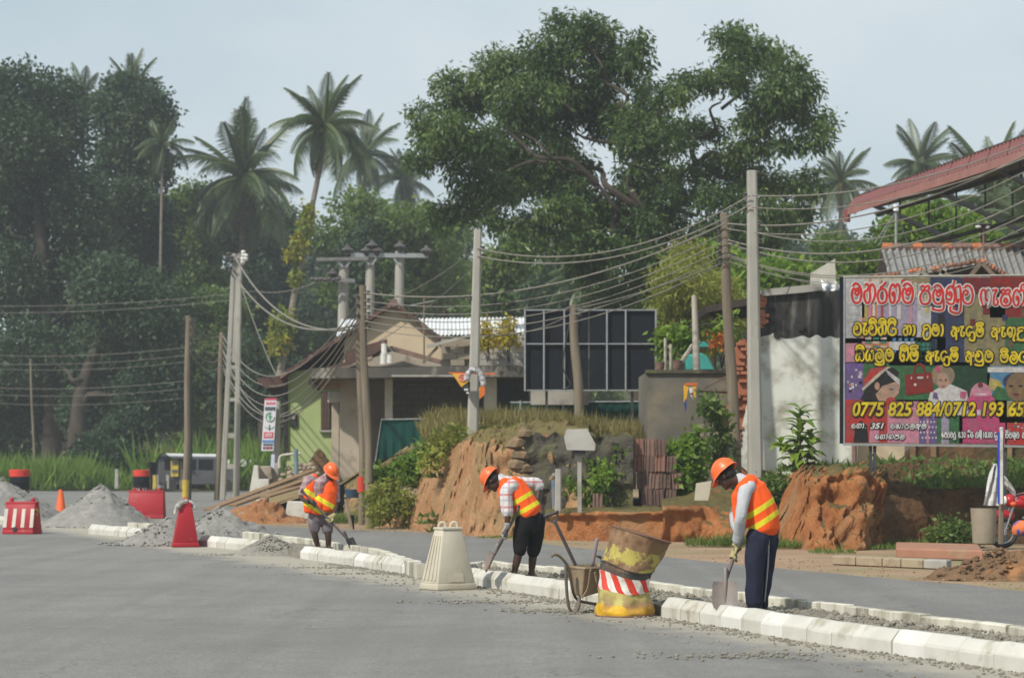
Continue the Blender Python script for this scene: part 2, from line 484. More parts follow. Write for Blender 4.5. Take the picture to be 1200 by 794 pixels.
for px in ([(1300, 746), (1200, 732), (960, 703), (770, 681), (660, 664), (578, 656), (550, 661)], [(500, 660), (470, 649), (450, 643), (380, 632.5), (286, 621.3)], [(192, 614), (150, 611)]):
    kerb_run([gnd(x, y, .2) for x, y in px], -IN, m_kerb_in, h=.2, ch=.03)

# soil between the kerbs
m_medsoil = M('median_soil', (.23, .21, .17), (.15, .135, .105), 5, .95, .9, 16, .04, c3=(.30, .28, .24), s3=2, p3=.6)
def strip(fp, bp, n, z):
    F = resample([Vector((p.x, p.y, 0)) for p in fp], .25); rows = []
    for p in F:
        best = min(bp, key=lambda q: (q - p).length)
        rows.append((p, best))
    g = []
    for p, q in rows:
        r = []
        for j in range(9):
            t = j / 8; c = p.lerp(q, t)
            r.append((c.x, c.y, z + .035 * fbm((c.x, c.y, 0), 2.2) + .02 * mnoise.noise(Vector((c.x * 9, c.y * 9, 0))) + (.03 * math.sin(t * 3.14))))
        r = [(r[0][0] - .01, r[0][1], -.03)] + r + [(r[-1][0] + .01, r[-1][1], -.03)]
        g.append(r)
    g = [[(x, y - .02, -.03) for x, y, z_ in g[0]]] + g + [[(x, y + .02, -.03) for x, y, z_ in g[-1]]]
    return MB().grid(g)
bpts = resample([gnd(x, y, .2) for x, y in [(1300, 746), (1200, 732), (960, 703), (770, 681), (660, 664), (578, 656), (552, 661)]], .2)
strip([gnd(*p) + Vector((.08, .03, 0)) for p in [(1300, 802), (1200, 787.5), (972, 755.5), (861, 736.5), (768, 721.5), (700, 709), (552, 685), (505, 677)]], [Vector((p.x - .07, p.y, 0)) for p in bpts], 8, .095).build('median_soil', m_medsoil, kind='structure', smooth=True)
bpts = resample([gnd(x, y, .2) for x, y in [(500, 660), (470, 649), (450, 643), (380, 632.5), (286, 621.3)]], .2)
strip([gnd(*p) + Vector((.08, .03, 0)) for p in [(482, 673), (395, 660), (349, 654), (306, 645)]], [Vector((p.x - .07, p.y, 0)) for p in bpts], 8, .10).build('median_soil', m_medsoil, kind='structure', smooth=True)

m_clay = earth('red_clay', (.54, .235, .09), (.31, .115, .045), (.40, .235, .12), (.19, .17, .07), 3.4, (1, 1, .6), .78)
m_clay_plain = earth('plain_clay', (.36, .165, .075), (.24, .10, .045), (.28, .18, .10), (.30, .19, .11), 3.4, (1, 1, .6), .9)
# ---------------------------------------------------------------- banks of earth
def bank(name, stations, mat, amp=.12, k=20, fs=.8, kind='structure', ridges=0.0):
    """stations: (base point, [(row, how much farther, column shift), ...]) - profiles from foot to top, lofted and roughened."""
    prof = []
    for px, by, pts in stations:
        b = gnd(px, by); b.z = -.05
        prof.append(spline([b] + [at(px + (q[2] if len(q) > 2 else 0), q[0], b.y + q[1]) for q in pts], 13))
    cols = list(zip(*prof))
    rows = [spline(c, k) for c in cols]
    out = []
    for i, r in enumerate(rows):
        fade = min(1, i / 5)
        rr = []
        for p in r:
            n1 = fbm(p, fs, 5)
            n2 = abs(mnoise.noise(Vector((p.x * 3.1, p.y * 3.1, p.z * .7)))) * ridges
            n3 = fbm((p.x * 1.0, p.y * 1.0, p.z * .45), 4.5, 4) * amp * .6
            n4 = max(0, mnoise.noise(Vector((p.x * 1.7, p.y * 1.7, p.z * 1.1))) - .25) * amp * 1.6
            rr.append(p + Vector((n1 * amp * .4 + n3 * .3, -n1 * amp - n2 - n3 + n4, n1 * amp * .5 + n3 * .4)) * fade)
        out.append(rr)
    return MB().grid(out).build(name, mat, kind=kind, smooth=True)
bank('embankment', [(405, 612, [(603, 1.5), (590, 4), (575, 8), (560, 14)]), (440, 616, [(600, 1.2), (578, 3), (556, 6), (545, 12)]), (470, 618, [(596, .7), (572, 1.6), (545, 3.5), (528, 10)]),
    (500, 622, [(597, .4), (560, 1.0, 6), (528, 2.0, 12), (508, 9, 14)]), (545, 626, [(595, .3), (550, .7, 4), (510, 1.6, 8), (494, 8, 8)]),
    (590, 628, [(595, .3), (550, .6), (510, 1.3), (490, 8)]), (640, 630, [(596, .3), (555, .6), (512, 1.2), (490, 8)]), (690, 631, [(600, .5), (570, 1.0), (525, 1.6), (490, 8)])],
    earth('bank_clay', (.58, .35, .19), (.38, .175, .075), (.38, .27, .14), (.26, .22, .09), p=.60), .26, ridges=.34)
bank('earth_ledge', [(640, 632, [(610, .15), (598, .4), (592, 4)]), (700, 633, [(612, .1), (598, .25), (592, 4)]), (776, 634, [(612, .1), (598, .25), (592, 4)])], m_clay, .10, ridges=.12)
bank('earth_ledge', [(774, 634, [(610, .02), (592, .06), (585, 2.5)]), (800, 634, [(608, .1), (590, .2), (580, 3)]), (832, 634, [(610, .4), (592, .9), (570, 3.2)]), (870, 636, [(615, .9), (598, 2.0), (575, 4)]), (915, 640, [(622, .9), (600, 2.4), (575, 5)])], m_clay, .10, ridges=.14)
bank('earth_bank', [(903, 641, [(634, .2, 2), (622, .6, 4), (606, 1.6, 8), (580, 3.5, 10)]), (912, 641, [(615, .3, 6), (585, .7, 12), (560, 1.3, 18), (550, 4, 20)]), (945, 643, [(612, .25), (580, .55), (554, .95), (547, 5)]),
    (985, 644, [(615, .3), (585, .7), (553, 1.0), (547, 5)]), (1012, 644, [(615, .2), (585, .6), (556, 1.1), (547, 5)]), (1034, 641, [(618, .3), (590, .7), (562, 1.2), (548, 5)])], m_clay, .32, fs=1.5, ridges=.2)
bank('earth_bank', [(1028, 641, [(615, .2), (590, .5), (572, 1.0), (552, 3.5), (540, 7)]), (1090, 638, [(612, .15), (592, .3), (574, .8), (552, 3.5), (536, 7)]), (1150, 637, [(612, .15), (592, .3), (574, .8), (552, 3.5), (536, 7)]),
    (1290, 637, [(612, .15), (592, .3), (574, .8), (552, 3.5), (536, 7)])], earth('dark_bank', (.20, .105, .05), (.085, .05, .026), (.12, .075, .04), (.10, .12, .035), 2.6, (1, 1, .5), 1.02), .18, ridges=.10)  # dark brown soil, with the billboard's cast shadow also put into its colour
# ground behind the banks, stepping down to the left
rows = []
for j in range(12):
    r = []
    for i in range(40):
        px = lerp(285, 1420, i / 39)
        Y = lerp(float(np.interp(px, [285, 420, 450, 500, 560, 640, 700, 860, 900, 1420], [77, 76, 71, 65, 61, 59.5, 58, 58, 53, 55])), 108.0, j / 11)
        z = float(np.interp(px, [285, 320, 400, 440, 540, 640, 760, 860, 940, 1420], [-.1, .25, .85, 1.5, 2.3, 2.35, 1.9, 1.5, 1.2, 1.3]))
        p = at(px, 500, Y); r.append((p.x, Y, z + .06 * fbm((p.x, Y, 0), .5)))
    rows.append(r)
MB().grid(rows).build('terrace', m_turf, kind='structure', smooth=True)
# wooded hill behind
rows = []
for j in range(30):
    Y = lerp(140, 520, (j / 29) ** 1.3); r = []
    for i in range(40):
        x = lerp(-190, 190, i / 39)
        t = min(1, max(0, (Y - 150) / 110)); z = 15 * t * t * (3 - 2 * t) + 10 * min(1, max(0, (Y - 260) / 260))
        z *= .75 + .35 * mnoise.noise(Vector((x * .012, Y * .012, 5)))
        r.append((x, Y, z - .3))
    rows.append(r)
HILL_ROWS = rows
MB().grid(rows).build('hill', M('forest_floor', (.05, .06, .025), (.08, .075, .035), .3, .95), kind='structure', smooth=True)
def hill_z(x, Y):
    if Y < 150: return 0.0
    t = min(1, max(0, (Y - 150) / 110)); z = 15 * t * t * (3 - 2 * t) + 10 * min(1, max(0, (Y - 260) / 260))
    return z * (.75 + .35 * mnoise.noise(Vector((x * .012, Y * .012, 5)))) - .4
# ================================================================ VEGETATION
LM_BIG = leafmat('mango_leaf', (.026, .052, .018), (.062, .118, .032), (.17, .225, .07), .3, .42, .3)
LM_DARK = leafmat('dark_leaf', (.022, .048, .026), (.042, .082, .038), (.068, .105, .048), .25)
LM_MID = leafmat('forest_leaf', (.04, .085, .024), (.095, .165, .038), (.18, .24, .055), .35)
LM_BRIGHT = leafmat('bright_leaf', (.06, .13, .02), (.13, .235, .03), (.24, .34, .05), .4)
LM_YELLOW = leafmat('yellow_leaf', (.22, .24, .03), (.40, .34, .03), (.52, .38, .03), .4)
LM_OLIVE = leafmat('bamboo_leaf', (.12, .16, .03), (.22, .25, .045), (.32, .33, .07), .4)
LM_PALM = leafmat('palm_leaf', (.025, .05, .022), (.05, .085, .032), (.105, .13, .05), .2, .4, .4)
LM_PALMDRY = leafmat('dry_palm_leaf', (.09, .07, .035), (.15, .11, .05), (.2, .15, .08), .2)
LM_GRASS = leafmat('grass_blade', (.05, .10, .02), (.10, .17, .03), (.20, .23, .06), .35)
LM_DRYGRASS = leafmat('dry_grass_blade', (.13, .13, .04), (.22, .19, .07), (.32, .26, .12), .35)
m_bark = M('bark', (.075, .06, .046), (.04, .033, .026), 2.5, .95, .8, 14, .05, stretch=(1, 1, .3))
m_palmbark = M('palm_bark', (.24, .21, .18), (.15, .13, .11), 3, .95, .7, 8, .04, stretch=(.3, .3, 2))

def unit(n):
    v = RNG.normal(size=(n, 3)); return v / np.linalg.norm(v, axis=1, keepdims=True)
def leaf_object(name, B, D, L, W, tint, mat, parent=None, origin=None, fold=.18, **kw):
    """One mesh of many small folded leaves: base points B, directions D."""
    n = len(B)
    D = D / np.linalg.norm(D, axis=1, keepdims=True)
    S = np.cross(D, unit(n)); S /= np.linalg.norm(S, axis=1, keepdims=True)
    N = np.cross(S, D)
    L = L[:, None]; W = W[:, None]
    V = np.empty((n, 4, 3))
    V[:, 0] = B
    V[:, 1] = B + D * L * .45 + S * W * .5 + N * W * fold
    V[:, 2] = B + D * L
    V[:, 3] = B + D * L * .45 - S * W * .5 + N * W * fold
    org = np.array(worldloc(parent) if parent is not None else (origin if origin is not None else B.mean(0)))
    V = (V - org).reshape(-1, 3)
    me = bpy.data.meshes.new(name)
    me.vertices.add(4 * n); me.vertices.foreach_set('co', V.ravel().astype(np.float32))
    me.loops.add(4 * n); me.loops.foreach_set('vertex_index', np.arange(4 * n, dtype=np.int32))
    me.polygons.add(n)
    me.polygons.foreach_set('loop_start', np.arange(0, 4 * n, 4, dtype=np.int32))
    try: me.polygons.foreach_set('loop_total', np.full(n, 4, dtype=np.int32))
    except Exception: pass
    a = me.attributes.new('tint', 'FLOAT', 'POINT'); a.data.foreach_set('value', np.repeat(np.clip(tint, 0, 1), 4).astype(np.float32))
    me.materials.append(mat)
    me.update(calc_edges=True); me.validate()
    o = bpy.data.objects.new(name, me); COL.objects.link(o)
    if parent is not None: o.parent = parent
    else: o.location = org
    return tag(o, **kw)
def clump_leaves(clumps, n, per=7, size=.22, aspect=.42, droop=.5, spread=.28, shell=.5, flat=1.0):
    """Sprigs of leaves through a set of ellipsoids (centre, radii)."""
    C = np.array([c[:3] for c in clumps]); R = np.array([c[3:6] for c in clumps])
    w = (R[:, 0] * R[:, 1] * R[:, 2]) ** (2 / 3.); w /= w.sum()
    idx = RNG.choice(len(C), size=n // per, p=w)
    u = unit(len(idx)); rad = shell + (1 - shell) * RNG.random(len(idx)) ** .7
    bump = 1 + .16 * np.sin(u[:, 0] * 7 + idx) * np.cos(u[:, 2] * 6 + idx * 2)
    P = C[idx] + u * R[idx] * (rad * bump)[:, None]
    ctint = RNG.normal(0, .13, len(C))[idx] + .5 + RNG.normal(0, .12, len(idx))
    B = np.repeat(P, per, 0); U = np.repeat(u, per, 0)
    m = len(B)
    B = B + RNG.normal(size=(m, 3)) * spread * .35
    D = U * .5 + unit(m) * .95 + np.array([0, 0, -droop])
    L = size * RNG.uniform(.6, 1.35, m)
    return B, D, L, L * aspect * RNG.uniform(.8, 1.2, m), np.repeat(ctint, per) + RNG.normal(0, .16, m)
def pxclump(px, py, rx, ry, Y, dy=0, dz=1.0):
    c = at(px, py, Y + dy); s = (Y + dy) / FOC
    return (c.x, c.y, c.z, rx * s, (rx + ry) * .5 * s * dz, ry * s)
def limb_path(a, b, sag=.0, k=6, wig=.25):
    a, b = Vector(a), Vector(b); L = (b - a).length
    pts = [a]
    for i in range(1, k):
        t = i / k
        pts.append(a.lerp(b, t) + Vector((random.uniform(-1, 1), random.uniform(-1, 1), random.uniform(-.6, .6))) * L * wig * .18 + Vector((0, 0, -sag * L * math.sin(t * 3.14))))
    pts.append(b)
    return spline(pts, 3)

def tree(name, label, group, base, trunk_px, trunk_r, limbs, clumps, n, mat, Y, **lk):
    t = thing(name, base, label, 'tree', group)
    mb = MB()
    P = spline([base] + [at(x, y, Y + d) for x, y, d in trunk_px], 5)
    mb.tube(P, [lerp(trunk_r * 1.25, trunk_r * .45, (i / (len(P) - 1)) ** .7) for i in range(len(P))], 10)
    mb.build('trunk', m_bark, t, smooth=True)
    for (x0, y0, d0, x1, y1, d1, r) in limbs:
        l = MB(); Q = limb_path(at(x0, y0, Y + d0), at(x1, y1, Y + d1), 0, 5, .9)
        l.tube(Q, [lerp(r * .8, r * .22, i / (len(Q) - 1)) for i in range(len(Q))], 7)
        l.build('limb', m_bark, t, smooth=True)
    leaf_object('crown', *clump_leaves(clumps, n, **lk), mat, t)
    return t

# --- the great mango tree in the middle
BY = 88.0
big = [(545, 110, 45, 36), (505, 145, 36, 32), (492, 188, 22, 20), (585, 88, 46, 34), (640, 72, 50, 38), (690, 38, 42, 26), (688, 28, 20, 16), (715, 72, 45, 42), (748, 58, 20, 26), (540, 165, 55, 36), (600, 140, 52, 44),
       (660, 130, 55, 46), (716, 128, 40, 42), (565, 215, 50, 36), (528, 250, 32, 28), (605, 200, 46, 38), (655, 200, 44, 44), (590, 262, 42, 24), (640, 268, 44, 30), (604, 296, 30, 18), (690, 235, 42, 44), (700, 292, 44, 40), (748, 270, 38, 46),
       (722, 340, 44, 34), (762, 322, 34, 44), (690, 300, 40, 36), (620, 285, 36, 20), (740, 200, 22, 30), (858, 38, 30, 24), (880, 66, 46, 36), (925, 96, 44, 36), (955, 138, 26, 30), (905, 132, 52, 38), (850, 96, 34, 32), (812, 92, 26, 24), (788, 112, 24, 28), (765, 128, 26, 20), (745, 142, 22, 22), (775, 152, 24, 18), (752, 100, 18, 20),
       (822, 150, 36, 22), (868, 172, 44, 24), (935, 172, 38, 20), (965, 158, 16, 14), (880, 208, 40, 30), (922, 212, 34, 28), (760, 170, 24, 26), (735, 165, 22, 24), (770, 200, 26, 20), (790, 165, 24, 22), (745, 225, 30, 24), (775, 255, 34, 26), (720, 255, 34, 30), (800, 200, 28, 26), (840, 195, 30, 20), (655, 240, 34, 26), (600, 180, 40, 24), (570, 180, 30, 20), (630, 105, 40, 24), (840, 262, 30, 26), (870, 262, 30, 26), (900, 255, 40, 30), (850, 232, 34, 30), (812, 226, 32, 28), (800, 272, 26, 28), (935, 254, 20, 26), (775, 230, 24, 22), (890, 285, 34, 20), (950, 215, 18, 22), (655, 25, 18, 12), (770, 360, 24, 30)]
big_c = []
for x, y, rx, ry in big:                                   # every bough ends in a few separate drooping masses
    d = random.uniform(-2.8, 2.8); k = 3 if rx * ry > 1100 else 2 if rx * ry > 600 else 1
    for i in range(k):
        a = i * 6.283 / k + random.uniform(-.6, .6); q = .42 if k > 1 else 0
        big_c.append(pxclump(x + math.cos(a) * rx * q, y + math.sin(a) * ry * q, rx * (.57 if k > 1 else .92), ry * (.53 if k > 1 else .88), BY, d + random.uniform(-.7, .7)))
tree('mango_tree', 'tallest spreading broadleaf tree with dark glossy crown rising above the black board', None, at(757, 470, BY), [(758, 420, 0), (768, 360, 0), (762, 300, 0), (752, 240, 0)], .42,
     [(766, 340, 0, 700, 215, -1, .26), (756, 250, 0, 650, 165, .5, .2), (700, 215, -1, 560, 150, -1.5, .14), (700, 222, -1, 590, 150, -2.2, .1), (752, 240, 0, 728, 120, .3, .2), (728, 130, .3, 690, 50, 0, .1), (765, 300, 0, 815, 190, .3, .24),
      (815, 190, .3, 845, 120, 0, .14), (815, 195, .3, 900, 150, -1.6, .13), (845, 128, 0, 880, 60, .5, .08), (790, 215, 0, 730, 185, -1.6, .09), (815, 200, .3, 900, 205, -1, .12), (780, 260, 0, 860, 225, -1.2, .12), (740, 170, .3, 780, 110, 0, .07), (728, 190, .3, 660, 120, 0, .1), (640, 190, -1, 520, 240, -1.5, .08)],
     big_c, 100000, LM_BIG, BY, per=9, size=.235, aspect=.32, droop=.85, spread=.42, shell=.25)

# --- dark trees on the left
LY = 146.0
def auto_clumps(px, py, w, h, n, Y, rmin=.22, rmax=.36, depth=1.0):
    """Clumps filling an upright oval (pixel centre, half sizes)."""
    out = []
    for i in range(n):
        a = random.uniform(0, 6.283); q = math.sqrt(random.random()) * .86
        r = random.uniform(rmin, rmax) * min(w, h)
        out.append(pxclump(px + math.cos(a) * q * w, py + math.sin(a) * q * h, r * 1.15, r * .9, Y, random.uniform(-1, 1) * w * Y / FOC * .55 * depth))
    return out
def simple_tree(label, group, px, top, bottom, w, Y, n, mat, nclump=26, size=.42, trunk_r=.35, name='tree', base_z=None, **k):
    base = at(px, bottom, Y)
    base.z = hill_z(base.x, Y) if base_z is None else base_z
    cy, h = (top * .5 + (top + (bottom - top) * .72) * .5), (bottom - top) * .38
    cl = auto_clumps(px, cy, w, h, nclump, Y)
    kw = dict(per=8, size=size, aspect=.5, droop=.35, spread=.8, shell=.4); kw.update(k)
    return tree(name, label, group, base, [(px + random.uniform(-4, 4), lerp(bottom, top, .3), 0), (px + random.uniform(-8, 8), lerp(bottom, top, .62), 0)], trunk_r,
                [(px, lerp(bottom, top, .35), 0, px + w * .5, lerp(bottom, top, .65), -1, trunk_r * .5), (px, lerp(bottom, top, .3), 0, px - w * .5, lerp(bottom, top, .6), 1, trunk_r * .5), (px, lerp(bottom, top, .5), 0, px + w * .2, lerp(bottom, top, .85), 0, trunk_r * .4)], cl, n, mat, Y, **kw)
GL = 'dark trees along the left side road'
cl = [pxclump(x, y, a, b, LY, random.uniform(-3, 3)) for x, y, a, b in [(25, 105, 44, 30), (70, 112, 30, 26), (-20, 130, 50, 40), (20, 160, 60, 44), (75, 160, 34, 40), (40, 215, 66, 46), (-10, 250, 50, 55), (95, 235, 36, 40), (60, 285, 56, 46), (110, 300, 36, 44), (10, 330, 50, 50), (70, 360, 50, 46), (30, 410, 46, 40), (115, 375, 36, 36), (-10, 440, 50, 40), (85, 430, 46, 34), (50, 472, 40, 26)]]
tree('tree', 'tallest dark green tree at the left edge with domed top against the sky', GL, Vector((at(58, 540, LY).x, LY, 0)), [(62, 480, 0), (56, 400, 0), (50, 300, 0), (40, 200, 0)], .55, [(56, 400, 0, 100, 300, -1, .25), (52, 320, 0, 0, 240, 1, .22), (45, 240, 0, 60, 130, 0, .18)], cl, 62000, LM_DARK, LY, per=8, size=.30, aspect=.55, droop=.3, spread=.9, shell=.35)
cl = [pxclump(x, y, a, b, 158, random.uniform(-2.5, 2.5)) for x, y, a, b in [(150, 108, 32, 22), (172, 122, 28, 18), (130, 130, 22, 20), (158, 150, 40, 24), (190, 140, 14, 12), (140, 185, 32, 26), (175, 195, 28, 26), (150, 235, 34, 26), (180, 250, 24, 24), (140, 285, 34, 34), (178, 300, 30, 34)]]
tree('tree', 'tall narrow tree with ragged top between the domed tree and thin areca palm', GL, Vector((at(145, 540, 158).x, 158, 0)), [(146, 420, 0), (140, 300, 0), (150, 190, 0)], .4, [(140, 300, 0, 180, 200, 0, .15), (145, 240, 0, 130, 140, 0, .15), (148, 200, 0, 170, 120, 0, .1)], cl, 32000, LM_DARK, 158, per=8, size=.31, aspect=.55, droop=.3, spread=.8, shell=.35)
cl = [pxclump(x, y, a, b, 140, random.uniform(-3, 3)) for x, y, a, b in [(130, 340, 44, 40), (175, 360, 40, 40), (150, 400, 56, 40), (195, 410, 26, 40), (110, 420, 40, 36), (180, 455, 42, 34), (130, 460, 50, 34), (205, 465, 16, 34), (160, 495, 36, 20), (100, 480, 34, 24)]]
tree('tree', 'broad low dark tree with thick forked trunk left of the road junction', GL, Vector((at(92, 540, 140).x, 140, 0)), [(92, 500, 0), (98, 450, 0), (120, 390, 0)], .6, [(94, 490, 0, 150, 430, -2, .3), (98, 460, 0, 60, 410, 0, .2), (110, 420, 0, 180, 370, 0, .2)], cl, 44000, LM_DARK, 140, per=8, size=.28, aspect=.55, droop=.3, spread=.8, shell=.35)
cl = [pxclump(x, y, a, b, 136, random.uniform(-1, 1)) for x, y, a, b in [(110, 530, 26, 18), (138, 535, 26, 18), (125, 515, 24, 14), (150, 548, 16, 12), (95, 545, 16, 14)]]
tree('shrub', 'round dark evergreen bush under the broad low tree by the road', None, Vector((at(122, 575, 136).x, 136, 0)), [(122, 555, 0), (124, 530, 0)], .12, [], cl, 7000, LM_DARK, 136, per=8, size=.3, aspect=.5, droop=.2, spread=.5, shell=.3)
cl = [pxclump(x, y, a, b, 150, random.uniform(-2, 2)) for x, y, a, b in [(15, 455, 40, 40), (-10, 500, 40, 34), (40, 500, 34, 30), (20, 525, 40, 18)]]
tree('tree', 'low bushy dark tree filling the left edge behind the tall grass', GL, Vector((at(10, 560, 150).x, 150, 0)), [(12, 520, 0), (15, 470, 0)], .25, [], cl, 12000, LM_DARK, 150, per=8, size=.36, aspect=.55, droop=.3, spread=.8, shell=.35)

# --- wooded hill: a few kinds, copied
GF = 'trees covering the wooded hill'
def proto_tree(w, h, n, mat, size, seed):
    random.seed(seed)
    o = thing('tree', (0, 0, 0), ('medium round tree among the hazy woodland behind the houses', 'tall dark tree among the hazy woodland behind the houses', 'broad spreading tree among the hazy woodland behind the houses', 'small tree among the hazy woodland behind the houses', 'broad dark tree among the hazy woodland behind the houses')[seed - 1], 'tree', GF)
    MB().tube(spline([(0, 0, -1), (.2, 0, h * .3), (-.1, .1, h * .65)], 4), [.3, .29, .28, .27, .25, .22, .2, .18, .15], 7).build('trunk', m_bark, o, smooth=True)
    cl = []
    for i in range(24):
        a, q = random.uniform(0, 6.28), math.sqrt(random.random()) * .75
        zz = random.uniform(.3, .9)
        k = math.sin(min(1, (1.06 - zz) / .6) * 1.57)
        r = random.uniform(.2, .34) * w
        cl.append((math.cos(a) * q * w * k, math.sin(a) * q * w * k, zz * h, r * 1.15, r * 1.1, r * .85))
    leaf_object('crown', *clump_leaves(cl, n, per=8, size=size, aspect=.5, droop=.35, spread=.8, shell=.4), mat, o)
    return o
protos = [proto_tree(4.2, 11, 9000, LM_MID, .42, 1), proto_tree(3.4, 13, 9000, LM_DARK, .42, 2), proto_tree(5.2, 10, 11000, LM_MID, .45, 3), proto_tree(3.0, 8, 7000, LM_MID, .42, 4), proto_tree(4.6, 12, 10000, LM_DARK, .45, 5)]
random.seed(21)
spots = []
for row_y, Y, cnt, x0, x1 in ((0, 172, 17, 175, 700), (0, 192, 17, 150, 860), (0, 215, 17, 170, 1000), (0, 245, 16, 170, 1150), (0, 282, 16, 190, 1300), (0, 330, 15, 180, 1400)):
    for i in range(cnt):
        px = lerp(x0, x1, (i + .5 + random.uniform(-.4, .4)) / cnt)
        spots.append((px, Y + random.uniform(-8, 8)))
used = [False] * 5
for px, Y in spots:
    k = random.choice((0, 0, 1, 2, 2, 3, 4))
    o = protos[k] if not used[k] else copy_tree(protos[k])
    used[k] = True
    x = (px - 600) / FOC * Y
    o.location = (x, Y, hill_z(x, Y))
    o.rotation_euler = (0, 0, random.uniform(0, 6.28))
    s = random.uniform(.75, 1.12)
    o.scale = (s * random.uniform(.9, 1.15), s * random.uniform(.9, 1.15), s)

# trees of the middle distance, each with its own place
for a in [('rounded bright green tree left of the transformer pillars', 415, 232, 400, 62, 150, 12000, LM_MID), ('leafy tree directly behind the transformer pillars', 485, 250, 400, 60, 140, 13000, LM_MID), ('dark tree low between lattice pole and leaning palm trunk', 308, 392, 500, 34, 135, 8000, LM_DARK),
          ('tall leafy tree between thin areca palm and fat coconut palm', 226, 206, 420, 48, 168, 14000, LM_MID), ('broad green tree behind the trunk of the fat coconut palm', 262, 240, 430, 50, 178, 13000, LM_DARK), ('distant tree in the gap left of the tallest palm', 318, 234, 400, 48, 182, 12000, LM_DARK), ('hazy broad tree in the gap between palm crowns and mango tree', 520, 262, 400, 50, 160, 12000, LM_MID), ('dark green tree right of the transformer pillars', 445, 262, 420, 44, 140, 9000, LM_DARK),
          ('mid green tree behind the lattice pole', 252, 340, 540, 44, 150, 12000, LM_MID), ('small light green tree above the parked van roofs', 222, 400, 545, 34, 148, 9000, LM_MID), ('green tree showing through between white roof and black board', 600, 300, 420, 55, 130, 11000, LM_MID),
          ('hazy tree left of the yellow bamboo', 665, 310, 440, 46, 125, 10000, LM_DARK), ('dark tree in front of the fat coconut palm trunk', 278, 400, 530, 34, 138, 8000, LM_DARK)]:
    simple_tree(a[0], None, a[1], a[2], a[3], a[4], a[5], a[6], a[7], base_z=hill_z(0, a[5]) * .5, size=.34)
for a in [('bright green tree behind the two poles above the white ruined wall', 905, 300, 470, 55, 82, 9000, LM_BRIGHT), ('bright leafy tree under the red roof, behind the aerial mast', 1075, 238, 430, 60, 92, 13000, LM_BRIGHT), ('green tree right of the aerial mast below the red roof', 1130, 252, 430, 46, 96, 9000, LM_BRIGHT),
          ('dim tree between the concrete pole and the red roof', 985, 265, 440, 50, 105, 9000, LM_MID), ('bright small tree between bamboo and wooden pole', 838, 292, 450, 40, 84, 8000, LM_BRIGHT), ('pale green bush at the foot of the red roof', 1020, 290, 420, 30, 88, 6000, LM_BRIGHT)]:
    simple_tree(a[0], None, a[1], a[2], a[3], a[4], a[5], a[6], a[7], base_z=1.6, size=.26, trunk_r=.14, spread=.5)
cl = [pxclump(x, y, a, b, 76, random.uniform(-1.5, 1.5)) for x, y, a, b in [(800, 330, 34, 26), (835, 345, 32, 26), (790, 365, 30, 26), (825, 385, 36, 24), (805, 300, 22, 16), (850, 370, 22, 24), (775, 395, 20, 18)]]
tree('bamboo', 'feathery yellow green bamboo clump right of the black board', None, at(812, 440, 76), [(812, 400, 0), (812, 340, 0)], .08, [], cl, 14000, LM_OLIVE, 76, per=8, size=.22, aspect=.2, droop=.6, spread=.5, shell=.25)

# --- palms
def frond_mesh(name, L, arch, n, mat, seed, hang=.6):
    """One feather frond growing along +x from the origin, arching down."""
    r = np.random.default_rng(seed)
    mb = MB(); tint = []
    pts = []
    for i in range(13):
        t = i / 12
        pts.append(Vector((L * (t - .18 * arch * t * t), 0, L * (.30 * t - arch * .62 * t * t))))
    mb.tube(pts, [lerp(.055, .012, i / 12) for i in range(13)], 4); tint += [.75] * (13 * 4)
    for i in range(n):
        t = .14 + .86 * (i + .5) / n
        k = t * 12; j = min(int(k), 11); p = pts[j].lerp(pts[j + 1], k - j); d = (pts[j + 1] - pts[j]).normalized()
        ll = L * .26 * math.sin(math.pi * (.12 + .82 * t)) * r.uniform(.85, 1.1)
        for s in (-1, 1):
            side = Vector((0, s, 0))
            a = d * .55 + side * .75
            m_ = p + a * ll * .5 + Vector((0, 0, -ll * .12 * hang)); e = p + a * ll * .9 + Vector((0, 0, -ll * hang * r.uniform(.6, 1.2)))
            w = d * (L * .0085)
            mb.add([p - w * .5, p + w * .5, m_ + w, e, m_ - w], [(0, 1, 2, 4), (4, 2, 3)])
            tint += [float(np.clip(r.normal(.5, .2), 0, 1))] * 5
    me = mb.mesh(name, (0, 0, 0))
    a_ = me.attributes.new('tint', 'FLOAT', 'POINT'); a_.data.foreach_set('value', tint)
    me.materials.append(mat)
    return me
FROND = [frond_mesh('frond', 1.0, .40, 38, LM_PALM, 1, .35), frond_mesh('frond', 1.0, .80, 38, LM_PALM, 2, .7), frond_mesh('frond', 1.0, .95, 38, LM_PALM, 3, .95), frond_mesh('frond', 1.0, 1.1, 22, LM_PALMDRY, 4, 1.0)]
m_nut = M('coconut', (.16, .17, .05), (.2, .14, .05), 3, .6)
